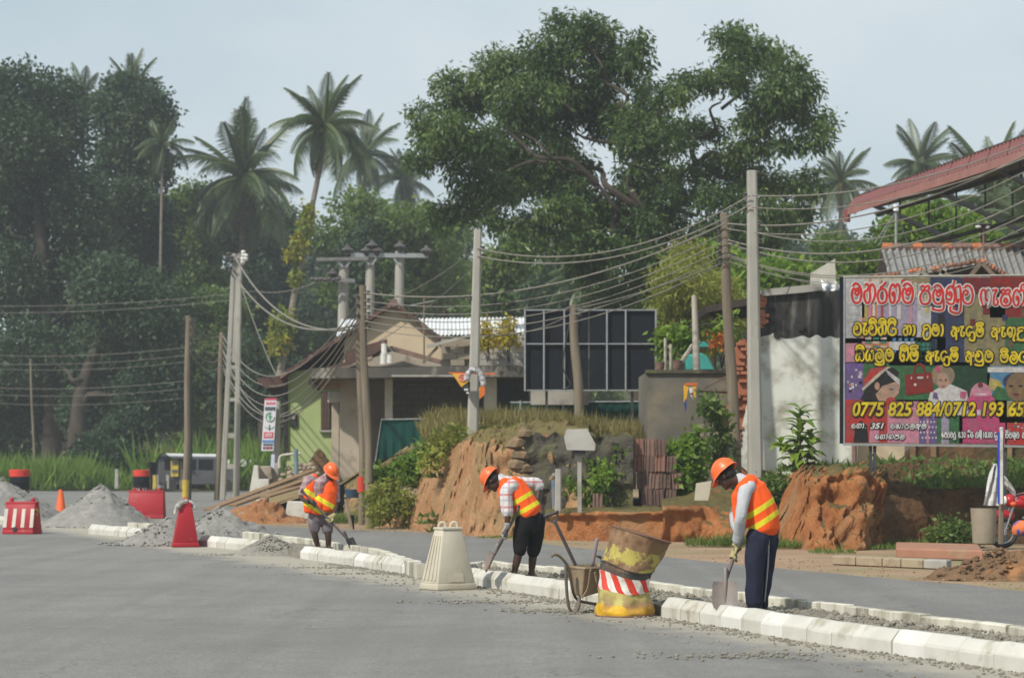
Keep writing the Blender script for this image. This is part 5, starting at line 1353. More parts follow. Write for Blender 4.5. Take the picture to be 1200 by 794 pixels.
for s in (-1, 1):
    o_ = c - uy * (s * .085) + Vector((0, 0, .77)); lp = []
    for i in range(9):
        a = math.pi * i / 8; lp.append(o_ + Vector((math.cos(a) * .042, 0, math.sin(a) * .055)))
    MB().tube([lp[0] - Vector((0, 0, .03))] + lp + [lp[-1] - Vector((0, 0, .03))], .019, 7).build('lifting_loop', m_barr, CB, smooth=True)
f = lambda w, z, e: c - ux * (lerp(.21, .105, (z - .079) / .66) + e) + uy * w + Vector((0, 0, z))
MB().hexa([f(-.1, .10, -.01), f(.1, .10, -.01), f(.1, .10, .008), f(-.1, .10, .008)], [f(-.1, .2, -.01), f(.1, .2, -.01), f(.1, .2, .008), f(-.1, .2, .008)]).build('foot_notch', m_barr, CB, fixn=True)

# cone and drums
m_orange = M('orange_plastic', (.72, .13, .03), (.62, .10, .025), 3, .55)
c = gnd(71, 604.5, 0); t = thing('traffic_cone', c, 'small orange traffic cone beside the grey sand heap', 'cone')
MB().tube([c + Vector((0, 0, z)) for z in (.03, .04, .72, .75)], [.17, .165, .06, .05], 18).build('cone_body', m_orange, t, smooth=True)
MB().box(c + Vector((0, 0, .018)), (.38, .38, .036)).build('foot', m_orange, t, bevel=.01)
def drum(label, px, py, r, h):
    c = gnd(px, py); t = thing('road_drum', c, label, 'drum', 'black road drums')
    up = lambda z: c + Vector((0, 0, z * h))
    MB().tube([up(z) for z in (0, .03, .06, .3, .32, .34, .62, .64, .66, .98, 1.0)], [r * k for k in (1, 1.03, 1, 1, 1.03, 1, 1, 1.03, 1, 1, .97)], 20).build('barrel', m_black, t, smooth=True)
    MB().tube([up(z) for z in (.82, 1.02, 1.03)], [r * 1.02, r * 1.03, r * .97], 20).build('top_band', m_orange if r < .3 else M('red_band', (.6, .05, .03), (.5, .04, .03)), t, smooth=True)
    n_ = 14
    for i in range(n_):
        a0, a1 = 2 * math.pi * i / n_, 2 * math.pi * (i + 1) / n_; q = r * 1.015
        P = [up(.26 if i % 2 else .26) + Vector((math.cos(a0) * q, math.sin(a0) * q, 0)), up(.26) + Vector((math.cos(a1) * q, math.sin(a1) * q, 0)), up(.42) + Vector((math.cos(a1 + .12) * q, math.sin(a1 + .12) * q, 0)), up(.42) + Vector((math.cos(a0 + .12) * q, math.sin(a0 + .12) * q, 0))]
        MB().add(P, [(0, 1, 2, 3)]).build('stripe', m_stripe if i % 2 else m_redpl, t)
drum('black drum with red top and red-white band behind the buried red barrier', 165.5, 586, .32, 1.15)
drum('black drum with red top half hidden by the leftmost sand heap', 22.5, 590, .36, 1.2)

# heaps
def heap(name, label, c, rx, ry, h, mat, seed=0, peak=1.25, rough=.06, cat='heap', off=(0, 0), n=72, m=40, group=None, **k):
    rnd = Vector((seed * 3.7, seed * 1.3, 0)); rows = []
    for j in range(m + 1):
        t = j / m; row = []
        for i in range(n + 1):
            a = 2 * math.pi * (i % n) / n
            wob_ = 1 + .16 * mnoise.noise(Vector((math.cos(a) * 1.4, math.sin(a) * 1.4, seed)))
            z = h * (1 - t) ** peak if peak < 1 else h * ((1 - t) * (1 - .12 * math.sin(t * 3.14)) )
            z = z - h * .10 * math.exp(-(t / .1) ** 2)
            p = c + Vector((math.cos(a) * rx * t * wob_ + off[0] * (1 - t), math.sin(a) * ry * t * wob_ + off[1] * (1 - t), z))
            q = (fbm(p + rnd, 1.6, 5) + .7 * fbm(p + rnd, 6.0, 4)) * rough * min(1, (1 - t) * 6 + .15)
            row.append(p + Vector((q * .4, q * .4, q)) + Vector((0, 0, -.012 if t > .97 else 0)))
        rows.append(row)
    return MB().grid(rows).build(name, mat, smooth=True, label=label, cat=cat, group=group, origin=c, **k)
GS = 'heaps of grey quarry dust'
heap('sand_heap', 'tallest pointed grey heap of quarry dust behind the white kerb', gnd(118, 616), 1.42, 1.6, 1.06, m_sand, 1, group=GS)
heap('sand_heap', 'leftmost grey heap cut off by the left edge of the photo', gnd(2, 606), 1.75, 1.7, 1.18, m_sand, 2, group=GS)
heap('sand_heap', 'low wide grey heap running out in front of the red barrier with the cloth', gnd(196, 637), 1.05, 1.0, .52, m_sand, 3, group=GS, rough=.05)
heap('sand_heap', 'round grey heap right behind the red barrier with the cloth', gnd(256, 626), 1.05, 1.0, .62, m_sand, 4, group=GS, rough=.1)
mb = MB()
for hx, hy, r_, h_, k_n in ((118, 616, 1.42, 1.06, 420), (2, 606, 1.75, 1.18, 200), (196, 637, 1.05, .52, 420), (256, 626, 1.05, .62, 420)):
    hc_ = gnd(hx, hy)
    for i in range(k_n):
        a = random.uniform(0, 6.283); q = abs(random.gauss(.0, .55)) if random.random() < .5 else random.uniform(.8, 1.25)
        q = min(q, 1.3); mb.stone(hc_ + Vector((math.cos(a) * q * r_, math.sin(a) * q * r_, max(0, h_ * (1 - q) * .93) + .012)), random.choice((.014, .02, .03, .05)) * random.uniform(.7, 1.2), 0, .7, 5)
mb.build('rubble', m_sand, kind='stuff', label='loose lumps lying on and around the grey heaps')
gc = gnd(317, 649)
heap('gravel_heap', 'small heap of loose grey crushed stone between two kerb ends', gc, .70, .80, .34, m_gravel, 5, rough=.05)
mb = MB()
for i in range(900):
    a, q = random.uniform(0, 6.283), random.random() ** .7
    s = random.uniform(.012, .034)
    mb.stone(gc + Vector((math.cos(a) * q * .62, math.sin(a) * q * .75, .34 * (1 - q) * .93 + .01)), s, 0, .7, 5)
for i in range(220):
    mb.stone(gc + Vector((random.gauss(-.45, .4), random.gauss(-.25, .22), .008)), random.uniform(.007, .02), 0, .7, 5)
mb.build('gravel', m_gravel, kind='stuff', label='loose crushed stones covering the small grey heap')
heap('earth_heap', 'bright red earth heap beside the slanting planks', gnd(305, 612), 1.3, 1.0, .66, m_redearth, 6, rough=.16)
heap('earth_heap', 'brown earth heap with red clods at the right edge of the verge', gnd(1172, 678), .98, .6, .44, m_brownearth, 7, rough=.16, off=(.1, .1))
mb = MB()
for i in range(160):
    a, q = random.uniform(0, 6.283), random.random() ** .6
    mb.stone(gnd(1172, 678) + Vector((math.cos(a) * q * .95, math.sin(a) * q * .58, .44 * (1 - q) * .9 + .02)), random.uniform(.015, .06), 0, .7, 6)
mb.build('clods', m_brownearth, kind='stuff', label='loose clods lying over the brown earth heap')

# loose bits along the kerb and in the median
mb = MB()
FL_ = resample([gnd(*p) for p in [(1260, 796), (1200, 787.5), (972, 755.5), (914, 746), (861, 736.5), (768, 721.5), (700, 709), (552, 685), (480, 673), (395, 660)]], .02)
for i in range(2600):
    p = random.choice(FL_); d = abs(random.gauss(0, .16)) + .02
    if random.random() < .2: d = random.uniform(.1, 1.1)
    mb.stone(p + Vector((-d, -d * .3 + random.uniform(-.05, .05), .004)), random.choice((.005, .006, .008, .012, .02)) * random.uniform(.7, 1.2), 0, .7, 5)
for (px, py, n_, sx, sy) in ((668, 716, 380, .30, .16), (450, 672, 120, .5, .2), (870, 768, 140, .5, .2), (420, 665, 160, .7, .15), (600, 705, 200, .6, .2)):
    g = gnd(px, py)
    for i in range(n_): mb.stone(g + Vector((random.gauss(0, sx), random.gauss(0, sy), .006)), random.uniform(.006, .024), 0, .7, 5)
mb.build('gravel', m_clod, kind='stuff', label='mortar crumbs and gravel scattered along the foot of the kerb')
mb = MB()
BL_ = [gnd(x, y, .2) for x, y in [(1300, 746), (1200, 732), (960, 703), (770, 681), (660, 664), (578, 656)]]
for i in range(2600):
    k = random.uniform(0, 4.999); j = int(k); q = BL_[j].lerp(BL_[j + 1], k - j)
    if random.random() < .35: q = BL_[0].lerp(BL_[2], random.random())
    f = min(FL_, key=lambda w: abs(w.y - q.y)); p = Vector((lerp(f.x + .17, q.x - .12, random.random() ** 1.0), q.y, .115))
    mb.stone(p + Vector((0, 0, random.uniform(0, .02))), random.choice((.012, .018, .026, .036)) * random.uniform(.7, 1.2), 0, .75, 5)
for i in range(700):
    q = gnd(470, 650, .2).lerp(gnd(300, 623, .2), random.random()); f = gnd(470, 671).lerp(gnd(352, 654), random.random()); p = q.lerp(f, random.uniform(.15, .85)); p.z = .12
    mb.stone(p, random.choice((.012, .018, .028)), 0, .75, 5)
mb.build('gravel', m_clod, kind='stuff', label='loose stones and soil clods filling the median between the kerbs')
mb = MB()
for i in range(1100):
    e = random.choice(EDGE_S); p = wob(e) + Vector((random.uniform(-.1, 1.8), random.uniform(-.1, .7), .01)); mb.stone(p, random.choice((.006, .009, .013, .022)), 0, .7, 5)
mb.build('gravel', m_dirt, kind='stuff', label='small stones strewn over the dirt verge')

# ---------------------------------------------------------------- crushed drum
L_ = [(698, 722), (697, 717), (698, 711), (699.5, 703), (701, 694), (701.5, 687), (703.5, 677), (704.5, 668), (706, 657), (709.5, 648), (712, 637), (715, 626), (717.4, 615.5)]
R_ = [(766, 720), (767.5, 716), (766, 710), (763, 702), (761.5, 695), (760.8, 690), (762.5, 682), (765, 676), (768.5, 670), (773, 661), (777, 652), (781, 643), (784.5, 635.5)]
DC = gnd(732, 721); DY = DC.y
DR = thing('crushed_drum', Vector((DC.x, DC.y, 0)), 'dented rusty oil drum leaning over, painted yellow with a red and white striped band', 'drum')
def drum_shader():
    m, nt, b = new_mat('painted_drum'); v = coords(nt)
    t_ = nt.nodes.new('ShaderNodeAttribute'); t_.attribute_name = 'height'; a_ = nt.nodes.new('ShaderNodeAttribute'); a_.attribute_name = 'turn'
    n1, n2 = nz(nt, v, 9, 6, .6), nz(nt, v, 4.2, 7, .65)
    h = mth(nt, 'ADD', t_.outputs['Fac'], mth(nt, 'MULTIPLY', mth(nt, 'SUBTRACT', n1, .5), .035))
    base = ramp(nt, h, [(0, (.36, .19, .10)), (.035, (.62, .36, .02)), (.205, (.42, .37, .12)), (.36, (.42, .38, .12)), (.365, (.7, .68, .64)), (.56, (.045, .048, .05)), (.66, (.42, .36, .09)), (.84, (.22, .135, .065)), (.95, (.19, .105, .055))], 'CONSTANT')
    s = mth(nt, 'FRACT', mth(nt, 'ADD', mth(nt, 'MULTIPLY', a_.outputs['Fac'], 10.0), mth(nt, 'MULTIPLY', t_.outputs['Fac'], 4.0)))
    st = ramp(nt, s, [(0, (.68, .66, .62)), (.5, (.62, .045, .03))], 'CONSTANT')
    band = ramp(nt, h, [(0, g3(0)), (.362, g3(1)), (.56, g3(0))], 'CONSTANT')
    col = mixc(nt, band, base, st)
    rust = ramp(nt, n2, [(0, g3(0)), (.46, g3(0)), (.53, g3(1))])
    up = ramp(nt, t_.outputs['Fac'], [(0, g3(.3)), (.05, g3(.45)), (.15, g3(.4)), (.2, g3(.85)), (.36, g3(.2)), (.6, g3(.3)), (.66, g3(1)), (1, g3(1))])
    col = mixc(nt, mth(nt, 'MULTIPLY', rust, up), col, ramp(nt, nz(nt, v, 14, 5), [(.3, (.14, .07, .038)), (.7, (.27, .17, .095))]))
    chip = ramp(nt, nz(nt, v, 26, 4, .6), [(0, g3(0)), (.66, g3(0)), (.69, g3(.9))])
    col = mixc(nt, chip, col, (.06, .045, .035))
    nt.links.new(col, b.inputs['Base Color']); b.inputs['Roughness'].default_value = .62; b.inputs['Specular IOR Level'].default_value = .3
    bumpn(nt, b, mth(nt, 'ADD', n2, mth(nt, 'MULTIPLY', nz(nt, v, 30, 4), .3)), .4, .02)
    return m
m_drum = drum_shader()
LS, RS_ = spline([at(x, y, DY) for x, y in L_], 4), spline([at(x, y, DY) for x, y in R_], 4)
N_ = 72; vs, hh_, tt_ = [], [], []
mb = MB()
def drum_ring(p, q, t, k=1.0):
    c = (p + q) / 2; e = (q - p) / 2 * k; r = e.length; ring = []
    for i in range(N_):
        a = 2 * math.pi * i / N_
        dent = 1 + .05 * math.sin(3 * a + t * 9) * math.sin(t * 3.14) + .075 * mnoise.noise(Vector((math.cos(a) * 2.5, math.sin(a) * 2.5, t * 7))) - .05 * abs(mnoise.noise(Vector((math.cos(a) * 4, math.sin(a) * 4, t * 11))))
        if .2 < t < .5: dent -= .10 * math.exp(-((a - 4.3) / .35) ** 2) * math.sin((t - .2) / .3 * 3.14)      # deep crease on the front
        if .2 < t < .36: dent -= .09 * math.exp(-((a - 5.3) / .4) ** 2)
        if t < .2: dent += .05 * math.exp(-((a - 4.5) / .25) ** 2)
        z_ = .03 * math.sin(a * 2 + 1) * math.sin(t * 3.14)
        ring.append(c + e * (math.cos(a) * dent) + Vector((0, r * .95 * math.sin(a) * dent, z_)) + (Vector((0, 0, e.z * 0))))
    return ring
secs = []; at_h, at_t = [], []
for j in range(len(LS)):
    t = j / (len(LS) - 1); secs.append(drum_ring(LS[j], RS_[j], t)); at_h += [t] * N_; at_t += [i / N_ for i in range(N_)]
for k in (.97, .90):                                   # inner skin below the rim
    t = 1.0 if k > .95 else .9
    secs.append([p.lerp((LS[-1] + RS_[-1]) / 2, .03 if k > .95 else .3) + ((Vector((0, 0, 0)) if k > .95 else (LS[-6] - LS[-1]))) for p in drum_ring(LS[-1], RS_[-1], 1.0)]); at_h += [1.0] * N_; at_t += [i / N_ for i in range(N_)]
secs.append([p.lerp((LS[2] + RS_[2]) / 2, .5) for p in drum_ring(LS[2], RS_[2], .05)]); at_h += [1.0] * N_; at_t += [0.0] * N_
mb.loft(secs); mb.build('shell', m_drum, DR, smooth=True, attrs={'height': at_h, 'turn': at_t})
rim = drum_ring(LS[-1], RS_[-1], 1.0); MB().tube(rim + [rim[0]], .010, 6).build('rim', M('rusty_iron', (.20, .11, .07), (.13, .08, .06), 8, .8), DR, smooth=True)
for t, rr in ((.66, .005), (.03, .012)):
    j = int(t * (len(LS) - 1)); g = drum_ring(LS[j], RS_[j], j / (len(LS) - 1), 1.01); MB().tube(g + [g[0]], rr, 6).build('hoop', MATS['black_steel'] if t > .5 else MATS['rusty_iron'], DR, smooth=True)

# ---------------------------------------------------------------- wheelbarrow
m_barrow = M('mortar_caked_steel', (.33, .255, .165), (.22, .16, .10), 5, .8, .5, 20, .01, c3=(.16, .10, .065), s3=4, p3=.58)
WB = gnd(685, 717); WY = WB.y
W_ = thing('wheelbarrow', Vector((WB.x, WY, 0)), 'mortar caked steel wheelbarrow standing behind the crushed drum', 'wheelbarrow')
A = lambda x, y, d=0: at(x, y, WY + d)
# tray: open trapezoid trough, its near end facing left
tr = MB(); th = .012
def tray(k):
    i = 1 - k
    near_ = [A(664, 663.5, 0), A(685, 666, -.25), A(681.5, 700, -.12), A(675, 698, .02)]
    far_ = [A(700, 661, .42), A(727, 664, .10), A(716, 690, .12), A(705, 689, .3)]
    c = sum(near_ + far_, Vector()) / 8
    return [p.lerp(c, i * .5) + Vector((0, 0, .02 * i)) for p in near_], [p.lerp(c, i * .5) + Vector((0, 0, .02 * i)) for p in far_]
n0, f0 = tray(1.0); n1_, f1_ = tray(.90)
lift = Vector((0, 0, .028))
n1_ = [n1_[0] + lift, n1_[1] + lift, n1_[2], n1_[3]]; f1_ = [f1_[0] + lift, f1_[1] + lift, f1_[2], f1_[3]]
V_ = n0 + f0 + n1_ + f1_
F_ = [(0, 1, 2, 3), (1, 5, 6, 2), (4, 7, 6, 5), (0, 3, 7, 4), (3, 2, 6, 7), (8, 11, 10, 9), (9, 10, 14, 13), (12, 13, 14, 15), (8, 12, 15, 11), (11, 15, 14, 10), (0, 8, 9, 1), (1, 9, 13, 5), (5, 13, 12, 4), (4, 12, 8, 0)]
tr.add(V_, F_); tr.build('tray', m_barrow, W_, fixn=True, bevel=.008)
rimp = [n0[0], n0[1], f0[1], f0[0], n0[0]]; MB().tube(rimp, .012, 6).build('tray_rim', m_barrow, W_, smooth=True)
m_barframe = M('worn_tube', (.10, .085, .07), (.17, .135, .10), 6, .6, .3, 20, .005, c3=(.24, .17, .1), s3=3, p3=.6)
MB().tube(spline([A(647, 651, -.35), A(650, 649, -.34), A(656, 651.5, -.3), A(662, 658, -.26), A(667, 668, -.22), A(674, 699, -.1), A(690, 706, .1), A(712, 708, .5)], 5), .016, 8, round_cap=True).build('handle', m_barframe, W_, smooth=True)
MB().tube(spline([A(700, 651, .1), A(704, 653, .15), A(712, 662, .25), A(716, 690, .3), A(722, 706, .4), A(722, 708, .5)], 5), .016, 8, round_cap=True).build('handle', m_barframe, W_, smooth=True)
MB().tube(spline([A(663, 663, -.24), A(664, 690, -.2), A(666, 708, -.16), A(670, 716.5, -.14), A(674, 715.5, -.13), A(678.5, 702, -.12)], 4), .017, 8).build('leg', m_barframe, W_, smooth=True)
MB().tube(spline([A(678.8, 700, -.14), A(678, 710, -.2), A(674.5, 718.4, -.22), A(678, 717, -.22)], 4), .02, 8).build('leg', m_barframe, W_, smooth=True)
MB().tube(spline([A(692, 667, -.28), A(689, 688, -.2), A(682, 700, -.14)], 4), .011, 6).build('strut', m_barrow, W_, smooth=True)
MB().tube([A(697, 670, -.2), A(701, 690, -.15)], .011, 6).build('strut', m_barrow, W_)
wc = A(728, 702, .55); ax = Vector((.45, .9, 0)).normalized(); u_ = Vector((.9, -.45, 0)).normalized()
wh = [wc + u_ * (.16 * math.cos(a)) + Vector((0, 0, .16 * math.sin(a))) for a in [2 * math.pi * i / 20 for i in range(21)]]
wl_o = MB().tube(wh, .045, 8).build('wheel', M('rubber', (.03, .03, .03), (.05, .045, .04), 5, .9), W_, smooth=True)
MB().tube([wc - u_.cross(Vector((0, 0, 1))) * .06, wc + u_.cross(Vector((0, 0, 1))) * .06], .05, 10).build('hub', m_barframe, wl_o)

# ---------------------------------------------------------------- shovels
m_shaft = M('worn_shaft', (.16, .13, .125), (.10, .085, .08), 5, .6, .2, 20, .004)
m_blade = M('worn_blade', (.20, .19, .185), (.28, .23, .20), 4, .55, .3, 14, .006, metal=.35, c3=(.26, .16, .11), s3=2.5, p3=.68)
m_grip = M('dark_grip', (.035, .033, .035), (.06, .055, .055), 8, .5)
def d_grip(t, top, d, w=.055, side=Vector((1, 0, 0)), mat=None):
    d = Vector(d).normalized(); s = side - d * side.dot(d); s.normalize()
    a = top - d * .10
    MB().tube(spline([a, a + s * w * .9 + d * .045, top + s * w], 4), .013, 7).build('yoke', mat or m_shaft, t, smooth=True)
    MB().tube(spline([a, a - s * w * .9 + d * .045, top - s * w], 4), .013, 7).build('yoke', mat or m_shaft, t, smooth=True)
    MB().tube([top + s * (w + .015), top - s * (w + .015)], .017, 8, round_cap=True).build('grip', m_grip, t, smooth=True)
def blade(t, neck, d, side, L=.27, W=.23, curve=.05, name='blade', mat=None):
    """Open shovel blade: neck point, direction down the blade, side vector."""
    d = Vector(d).normalized(); s = (side - d * side.dot(d)).normalized(); n = d.cross(s)
    rows = []
    for j in range(9):
        v = j / 8; w = W / 2 * (.9 if v < .1 else 1.0) * (1 if v < .82 else lerp(1, .86, (v - .82) / .18)); r = []
        for i in range(9):
            u = i / 4 - 1
            r.append(neck + d * (L * v - (.03 * u * u if v > .8 else 0)) + s * (w * u) + n * (curve * (u * u) + .02 * v * v))
        rows.append(r)
    mb = MB().grid(rows); mb.grid([[p - n * .006 for p in r] for r in reversed(rows)])
    o = mb.build(name, mat or m_blade, t, smooth=True)
    MB().tube([neck - d * .12, neck, neck + d * L * .75], [.022, .024, .012], 8, round_cap=True).build('socket', mat or m_blade, t, smooth=True)
    return o
top, low = A(646, 602, -.35), A(675.5, 664, -.05)
S1 = thing('shovel', low, 'shovel with a D-shaped handle standing in the wheelbarrow', 'shovel', 'shovels')
MB().tube([top - (top - low).normalized() * .09, low - (top - low).normalized() * .1], .019, 9).build('shaft', m_shaft, S1, smooth=True)
d_grip(S1, top, top - low, .055)
blade(S1, low - (top - low).normalized() * .1, low - top, Vector((.7, -.6, 0)), .2, .2)
top, low = A(699.5, 632, .1), A(693, 668, .1)
S2 = thing('tool_handle', low, 'plain round tool handle sticking up from the wheelbarrow', 'handle')
MB().tube([top, low - (top - low) * .3], .021, 10, round_cap=True).build('shaft', M('mauve_pipe', (.24, .20, .21), (.18, .15, .155), 5, .6), S2, smooth=True)

# ---------------------------------------------------------------- roadside bits
# sign board seen from behind
SG = thing('sign_board', at(679, 560, 50.6), 'tilted blank grey back of a road sign on a pale post', 'sign')
part('board', M('grey_sheet', (.42, .41, .38), (.33, .32, .295), 1.6, .7, .2, 12, .01, c3=(.2, .19, .16), s3=1.5, p3=.58), SG, [(664, 527), (697, 527.5), (698, 520), (688, 502), (664, 502.5), (661, 512)], 50.5, .03)
MB().bar(at(679, 600, 50.7), at(679, 510, 50.7), .08, .08, up=Vector((0, 1, 0))).build('post', m_conc, SG)
pbox('bracket', m_blacksteel, SG, 672, 527, 686, 533, 50.55, .06)
o = MB(); square_pole(o, at(654, 600, 50.8), at(654.3, 549, 50.8), .13, .12); tag(o.build('marker_post', m_conc), 'short square concrete post left of the grey sign board', 'post')
o = MB().tube([at(650, 596, 51.2), at(649.5, 562, 51.2)], [.05, .06], 8).ball(at(649.5, 557, 51.2), .06, 8); tag(o.build('pipe_end', M('blue_pipe', (.06, .14, .26), (.3, .2, .08), 3, .6)), 'blue pipe end standing beside the short concrete post', 'pipe')
o = MB(); part('panel', m_barr, None, [(814, 586), (830, 586), (834, 563), (816, 566)], 48.6, .08).name = 'leaning_slab'
tag(bpy.data.objects['leaning_slab'], 'cream concrete panel leaning on the red bank behind the right worker', 'panel')
def boulder(label, px, py, Y, s, mat, sc=(1, 1, .8)):
    o = MB().ball((0, 0, 0), 1, 18); c = at(px, py, Y)
    vs = []
    for v in o.v:
        p = Vector(v); k = 1 + .28 * fbm(p + Vector((px, py, 0)) * .01, 1.3, 4); vs.append(tuple(c + Vector((p.x * s * sc[0], p.y * s * sc[1], p.z * s * sc[2])) * k))
    o.v = vs; return tag(o.build('boulder', mat, smooth=True), label, 'boulder', 'boulders')
boulder('pale boulder bedded in the left slope of the bank', 483, 585, 59.6, .32, m_stone, (1.1, 1, .95))
boulder('dark split rock at the foot of the pale concrete pole', 566, 617, 54.7, .22, m_stone, (1.3, 1, .8))
boulder('clay coloured boulder at the right edge beside the brown earth heap', 1196, 668, 37.6, .28, m_clay_plain, (1.2, 1, .95))
boulder('brown rock half sunk in the orange bank', 985, 590, 47.6, .22, m_clay_plain, (1.2, .8, .8))
# roof tile stack
TS = thing('tile_stack', at(760, 592, 53), 'stack of old ribbed clay roof tiles standing on end in four rows', 'stack')
tm = MB(); tw, tl = .205, .33
prof_ = [(-tw / 2, .0), (-tw / 2, .03), (-.075, .035), (-.06, .012), (-.012, .012), (0, .035), (.012, .012), (.06, .012), (.075, .035), (tw / 2, .03), (tw / 2, 0)]
tm.loft([[Vector((x, -y_, z)) for x, y_ in prof_] for z in (0, tl)])
tmesh = tm.mesh('tile', (0, 0, 0)); tmesh.materials.append(m_tile); tmesh2 = tmesh.copy(); tmesh2.materials.clear(); tmesh2.materials.append(M('reddish_clay_tile', (.27, .14, .105), (.18, .10, .08), 5, .95, .5, 30, .01, c3=(.10, .08, .07), s3=4, p3=.62))
tmesh3 = tmesh.copy(); tmesh3.materials.clear(); tmesh3.materials.append(M('greyed_clay_tile', (.17, .105, .085), (.10, .065, .055), 5, .95, .5, 30, .01, c3=(.22, .19, .17), s3=3, p3=.6))
for ri, (x0, x1, yb, cnt) in enumerate(((737, 792, 592, 4), (733, 800, 572.5, 5), (728, 793, 553, 5), (731, 780, 533.5, 4))):
    xs = [lerp(x0, x1, (i + .5) / cnt) for i in range(cnt)]
    for i, x in enumerate(xs):
        if ri == 0 and i in (0,): continue
        for dpt in range(4):
            o = bpy.data.objects.new('tile', random.choice((tmesh, tmesh3, tmesh2))); COL.objects.link(o); o.parent = TS
            o.location = at(x, yb, 53) + Vector((random.uniform(-.015, .015), dpt * .07 + random.uniform(-.05, .05), random.uniform(-.005, .02))) - worldloc(TS)
            o.rotation_euler = (random.uniform(-.06, .02), random.uniform(-.07, .07), random.uniform(-.12, .12))
for x, y in ((665 + 40, 592), (762, 592)):
    pass
o = bpy.data.objects.new('roof_tile', tmesh); COL.objects.link(o); o.location = at(700, 597, 52.2); o.rotation_euler = (-.1, .05, .3); tag(o, 'single clay roof tile standing among the bushes left of the stack', 'tile')

# planks, culvert blocks, stones at the house corner
G_ = 'timber planks leaning on the house bank'
for lab, a, b, w, th_ in (('upper long plank slanting from road to the house bank', (243, 597, 71), (366, 551, 77), .28, .05), ('lower long plank with dark edge slanting to the house bank', (272, 592, 70), (366, 559, 75.5), .26, .06), ('shortest plank lying under the two long slanting planks', (310, 582, 71), (364, 566, 75), .3, .05)):
    tag(MB().bar(at(*a), at(*b), w, th_).build('plank', m_wood_br, bevel=.008), lab, 'plank', G_)
def cblock(label, pts, Y, dy, mat=None): tag(part('concrete_block', mat or m_kerb, None, pts, Y, dy, .015), label, 'block', 'white concrete culvert pieces')
cblock('tall tapered white concrete end piece behind the planks', [(292, 578), (304, 578), (302.5, 545), (297.5, 545)], 78, .4)
cblock('square white concrete piece right of the tapered end piece', [(302.5, 575), (315, 575), (315, 561), (303, 561)], 77.6, .5)
cblock('low white concrete piece under the planks', [(299, 592), (314, 592), (313, 582), (301, 583)], 72.5, .5)
cblock('largest white concrete block behind the left worker', [(334, 603), (366, 609), (366, 588), (337, 587)], 68, .6)
cblock('brown concrete box beside the tapered end piece', [(304, 561), (319, 561), (317, 545.5), (303, 546)], 78.4, .8, m_grey_pl)
ST = 'stones piled at the house corner'
k_ = 0
lab_n = 'field stone in the heap against the green house corner'
for row, (y, n_, x0, x1) in enumerate(((561, 8, 326, 372), (555, 7, 330, 376), (549, 6, 336, 372), (544, 4, 343, 366))):
    for i in range(n_):
        o = MB().stone(at(lerp(x0, x1, (i + .5) / n_) + random.uniform(-1.5, 1.5), y + random.uniform(-1.5, 1.5), 77.5 + row * .15), random.uniform(.09, .15), 0, .85, 7).build('stone', m_stone, bevel=.02, seg=2, smooth=True)
        tag(o, lab_n, 'stone', ST)
MB().tube([at(x, y, 79) for x, y in ((330, 543), (334, 536), (350, 533))], .05, 6)
heap('sand_heap', 'dark cone of sand against the green house wall', at(373, 558, 79.6), .62, .5, .98, m_humus, 9)
tag(MB().tube([at(347.5, 556, 77), at(346.5, 526, 77)], .07, 8).build('pipe_post', M('blue_grey_pipe', (.16, .24, .27), (.12, .17, .2), 4, .6)), 'blue grey pipe post beside the stones at the green house', 'post')
tag(MB().tube(spline([at(327.5, 548, 77.5), at(327.5, 537, 77.5), at(332, 533, 77.5), at(352, 531, 77.5)], 4), .045, 6).build('bent_pipe', m_conc_lt, smooth=True), 'bent pale pipe above the stones by the green house', 'pipe')
o = MB(); square_pole(o, at(412, 620, 56.8), at(405, 584, 57.2), .08, .07); tag(o.build('stake', m_wood), 'thin leaning stake in the grass right of the left worker', 'stake')
o = MB(); square_pole(o, at(412.5, 620, 57), at(412.5, 603, 57), .1, .09); tag(o.build('marker_post', m_black), 'short black marker stub beside the leaning stake', 'post')
bk = MB().tube([at(413, 583, 66), at(413, 573, 66)], [.16, .2], 14); tag(bk.build('bucket', M('blue_bucket', (.03, .07, .13), (.03, .06, .1), 3, .5), smooth=True), 'dark blue bucket beside the house pier', 'bucket')
o = MB(); square_pole(o, at(375 + 72, 520, 66), at(447, 517, 66), .1, .1)
tag(MB().tube([at(490, 560, 62), at(485, 519, 62)], [.1, .085], 8).build('stump_post', m_wood, smooth=True), 'weathered tree post leaning before the dark green sheet', 'post')
# bank foot slabs on the right
EG = thing('edging', at(1040, 664, 41), 'low cracked concrete edging strip along the verge below the billboard', 'edging')
xs = [975, 1003, 1034, 1056, 1082, 1110]
for a, b in zip(xs[:-1], xs[1:]):
    f0, f1 = lerp(661, 667, (a - 975) / 135), lerp(661, 667, (b - 975) / 135); p, q = gnd(a, f0), gnd(b - .7, f1); z = Vector((0, 0, .13)); d = Vector((.15, .45, 0))
    MB().hexa([p, q, q + d, p + d], [p + z, q + z, q + d + z, p + d + z]).build('edging_block', M('dusty_concrete', (.36, .30, .21), (.28, .22, .15), 3, .9, .4, 20, .01, c3=(.22, .15, .09), s3=2, p3=.58) if a < 1080 else m_conc, EG, bevel=.012, fixn=True)
p, q = gnd(1050, 654), gnd(1152, 657); d = Vector((.3, 2.0, 0)); z = Vector((0, 0, .17))
tag(MB().hexa([p, q, q + d, p + d], [p + z, q + z, q + d + z * 1.2, p + d + z * 1.2]).build('step_slab', M('red_cement', (.34, .17, .11), (.27, .135, .09), 2.5, .9, .4, 20, .01, c3=(.30, .2, .13), s3=1.5, p3=.6), bevel=.03, seg=2, fixn=True), 'worn red cement step slab at the foot of the dark bank', 'slab')
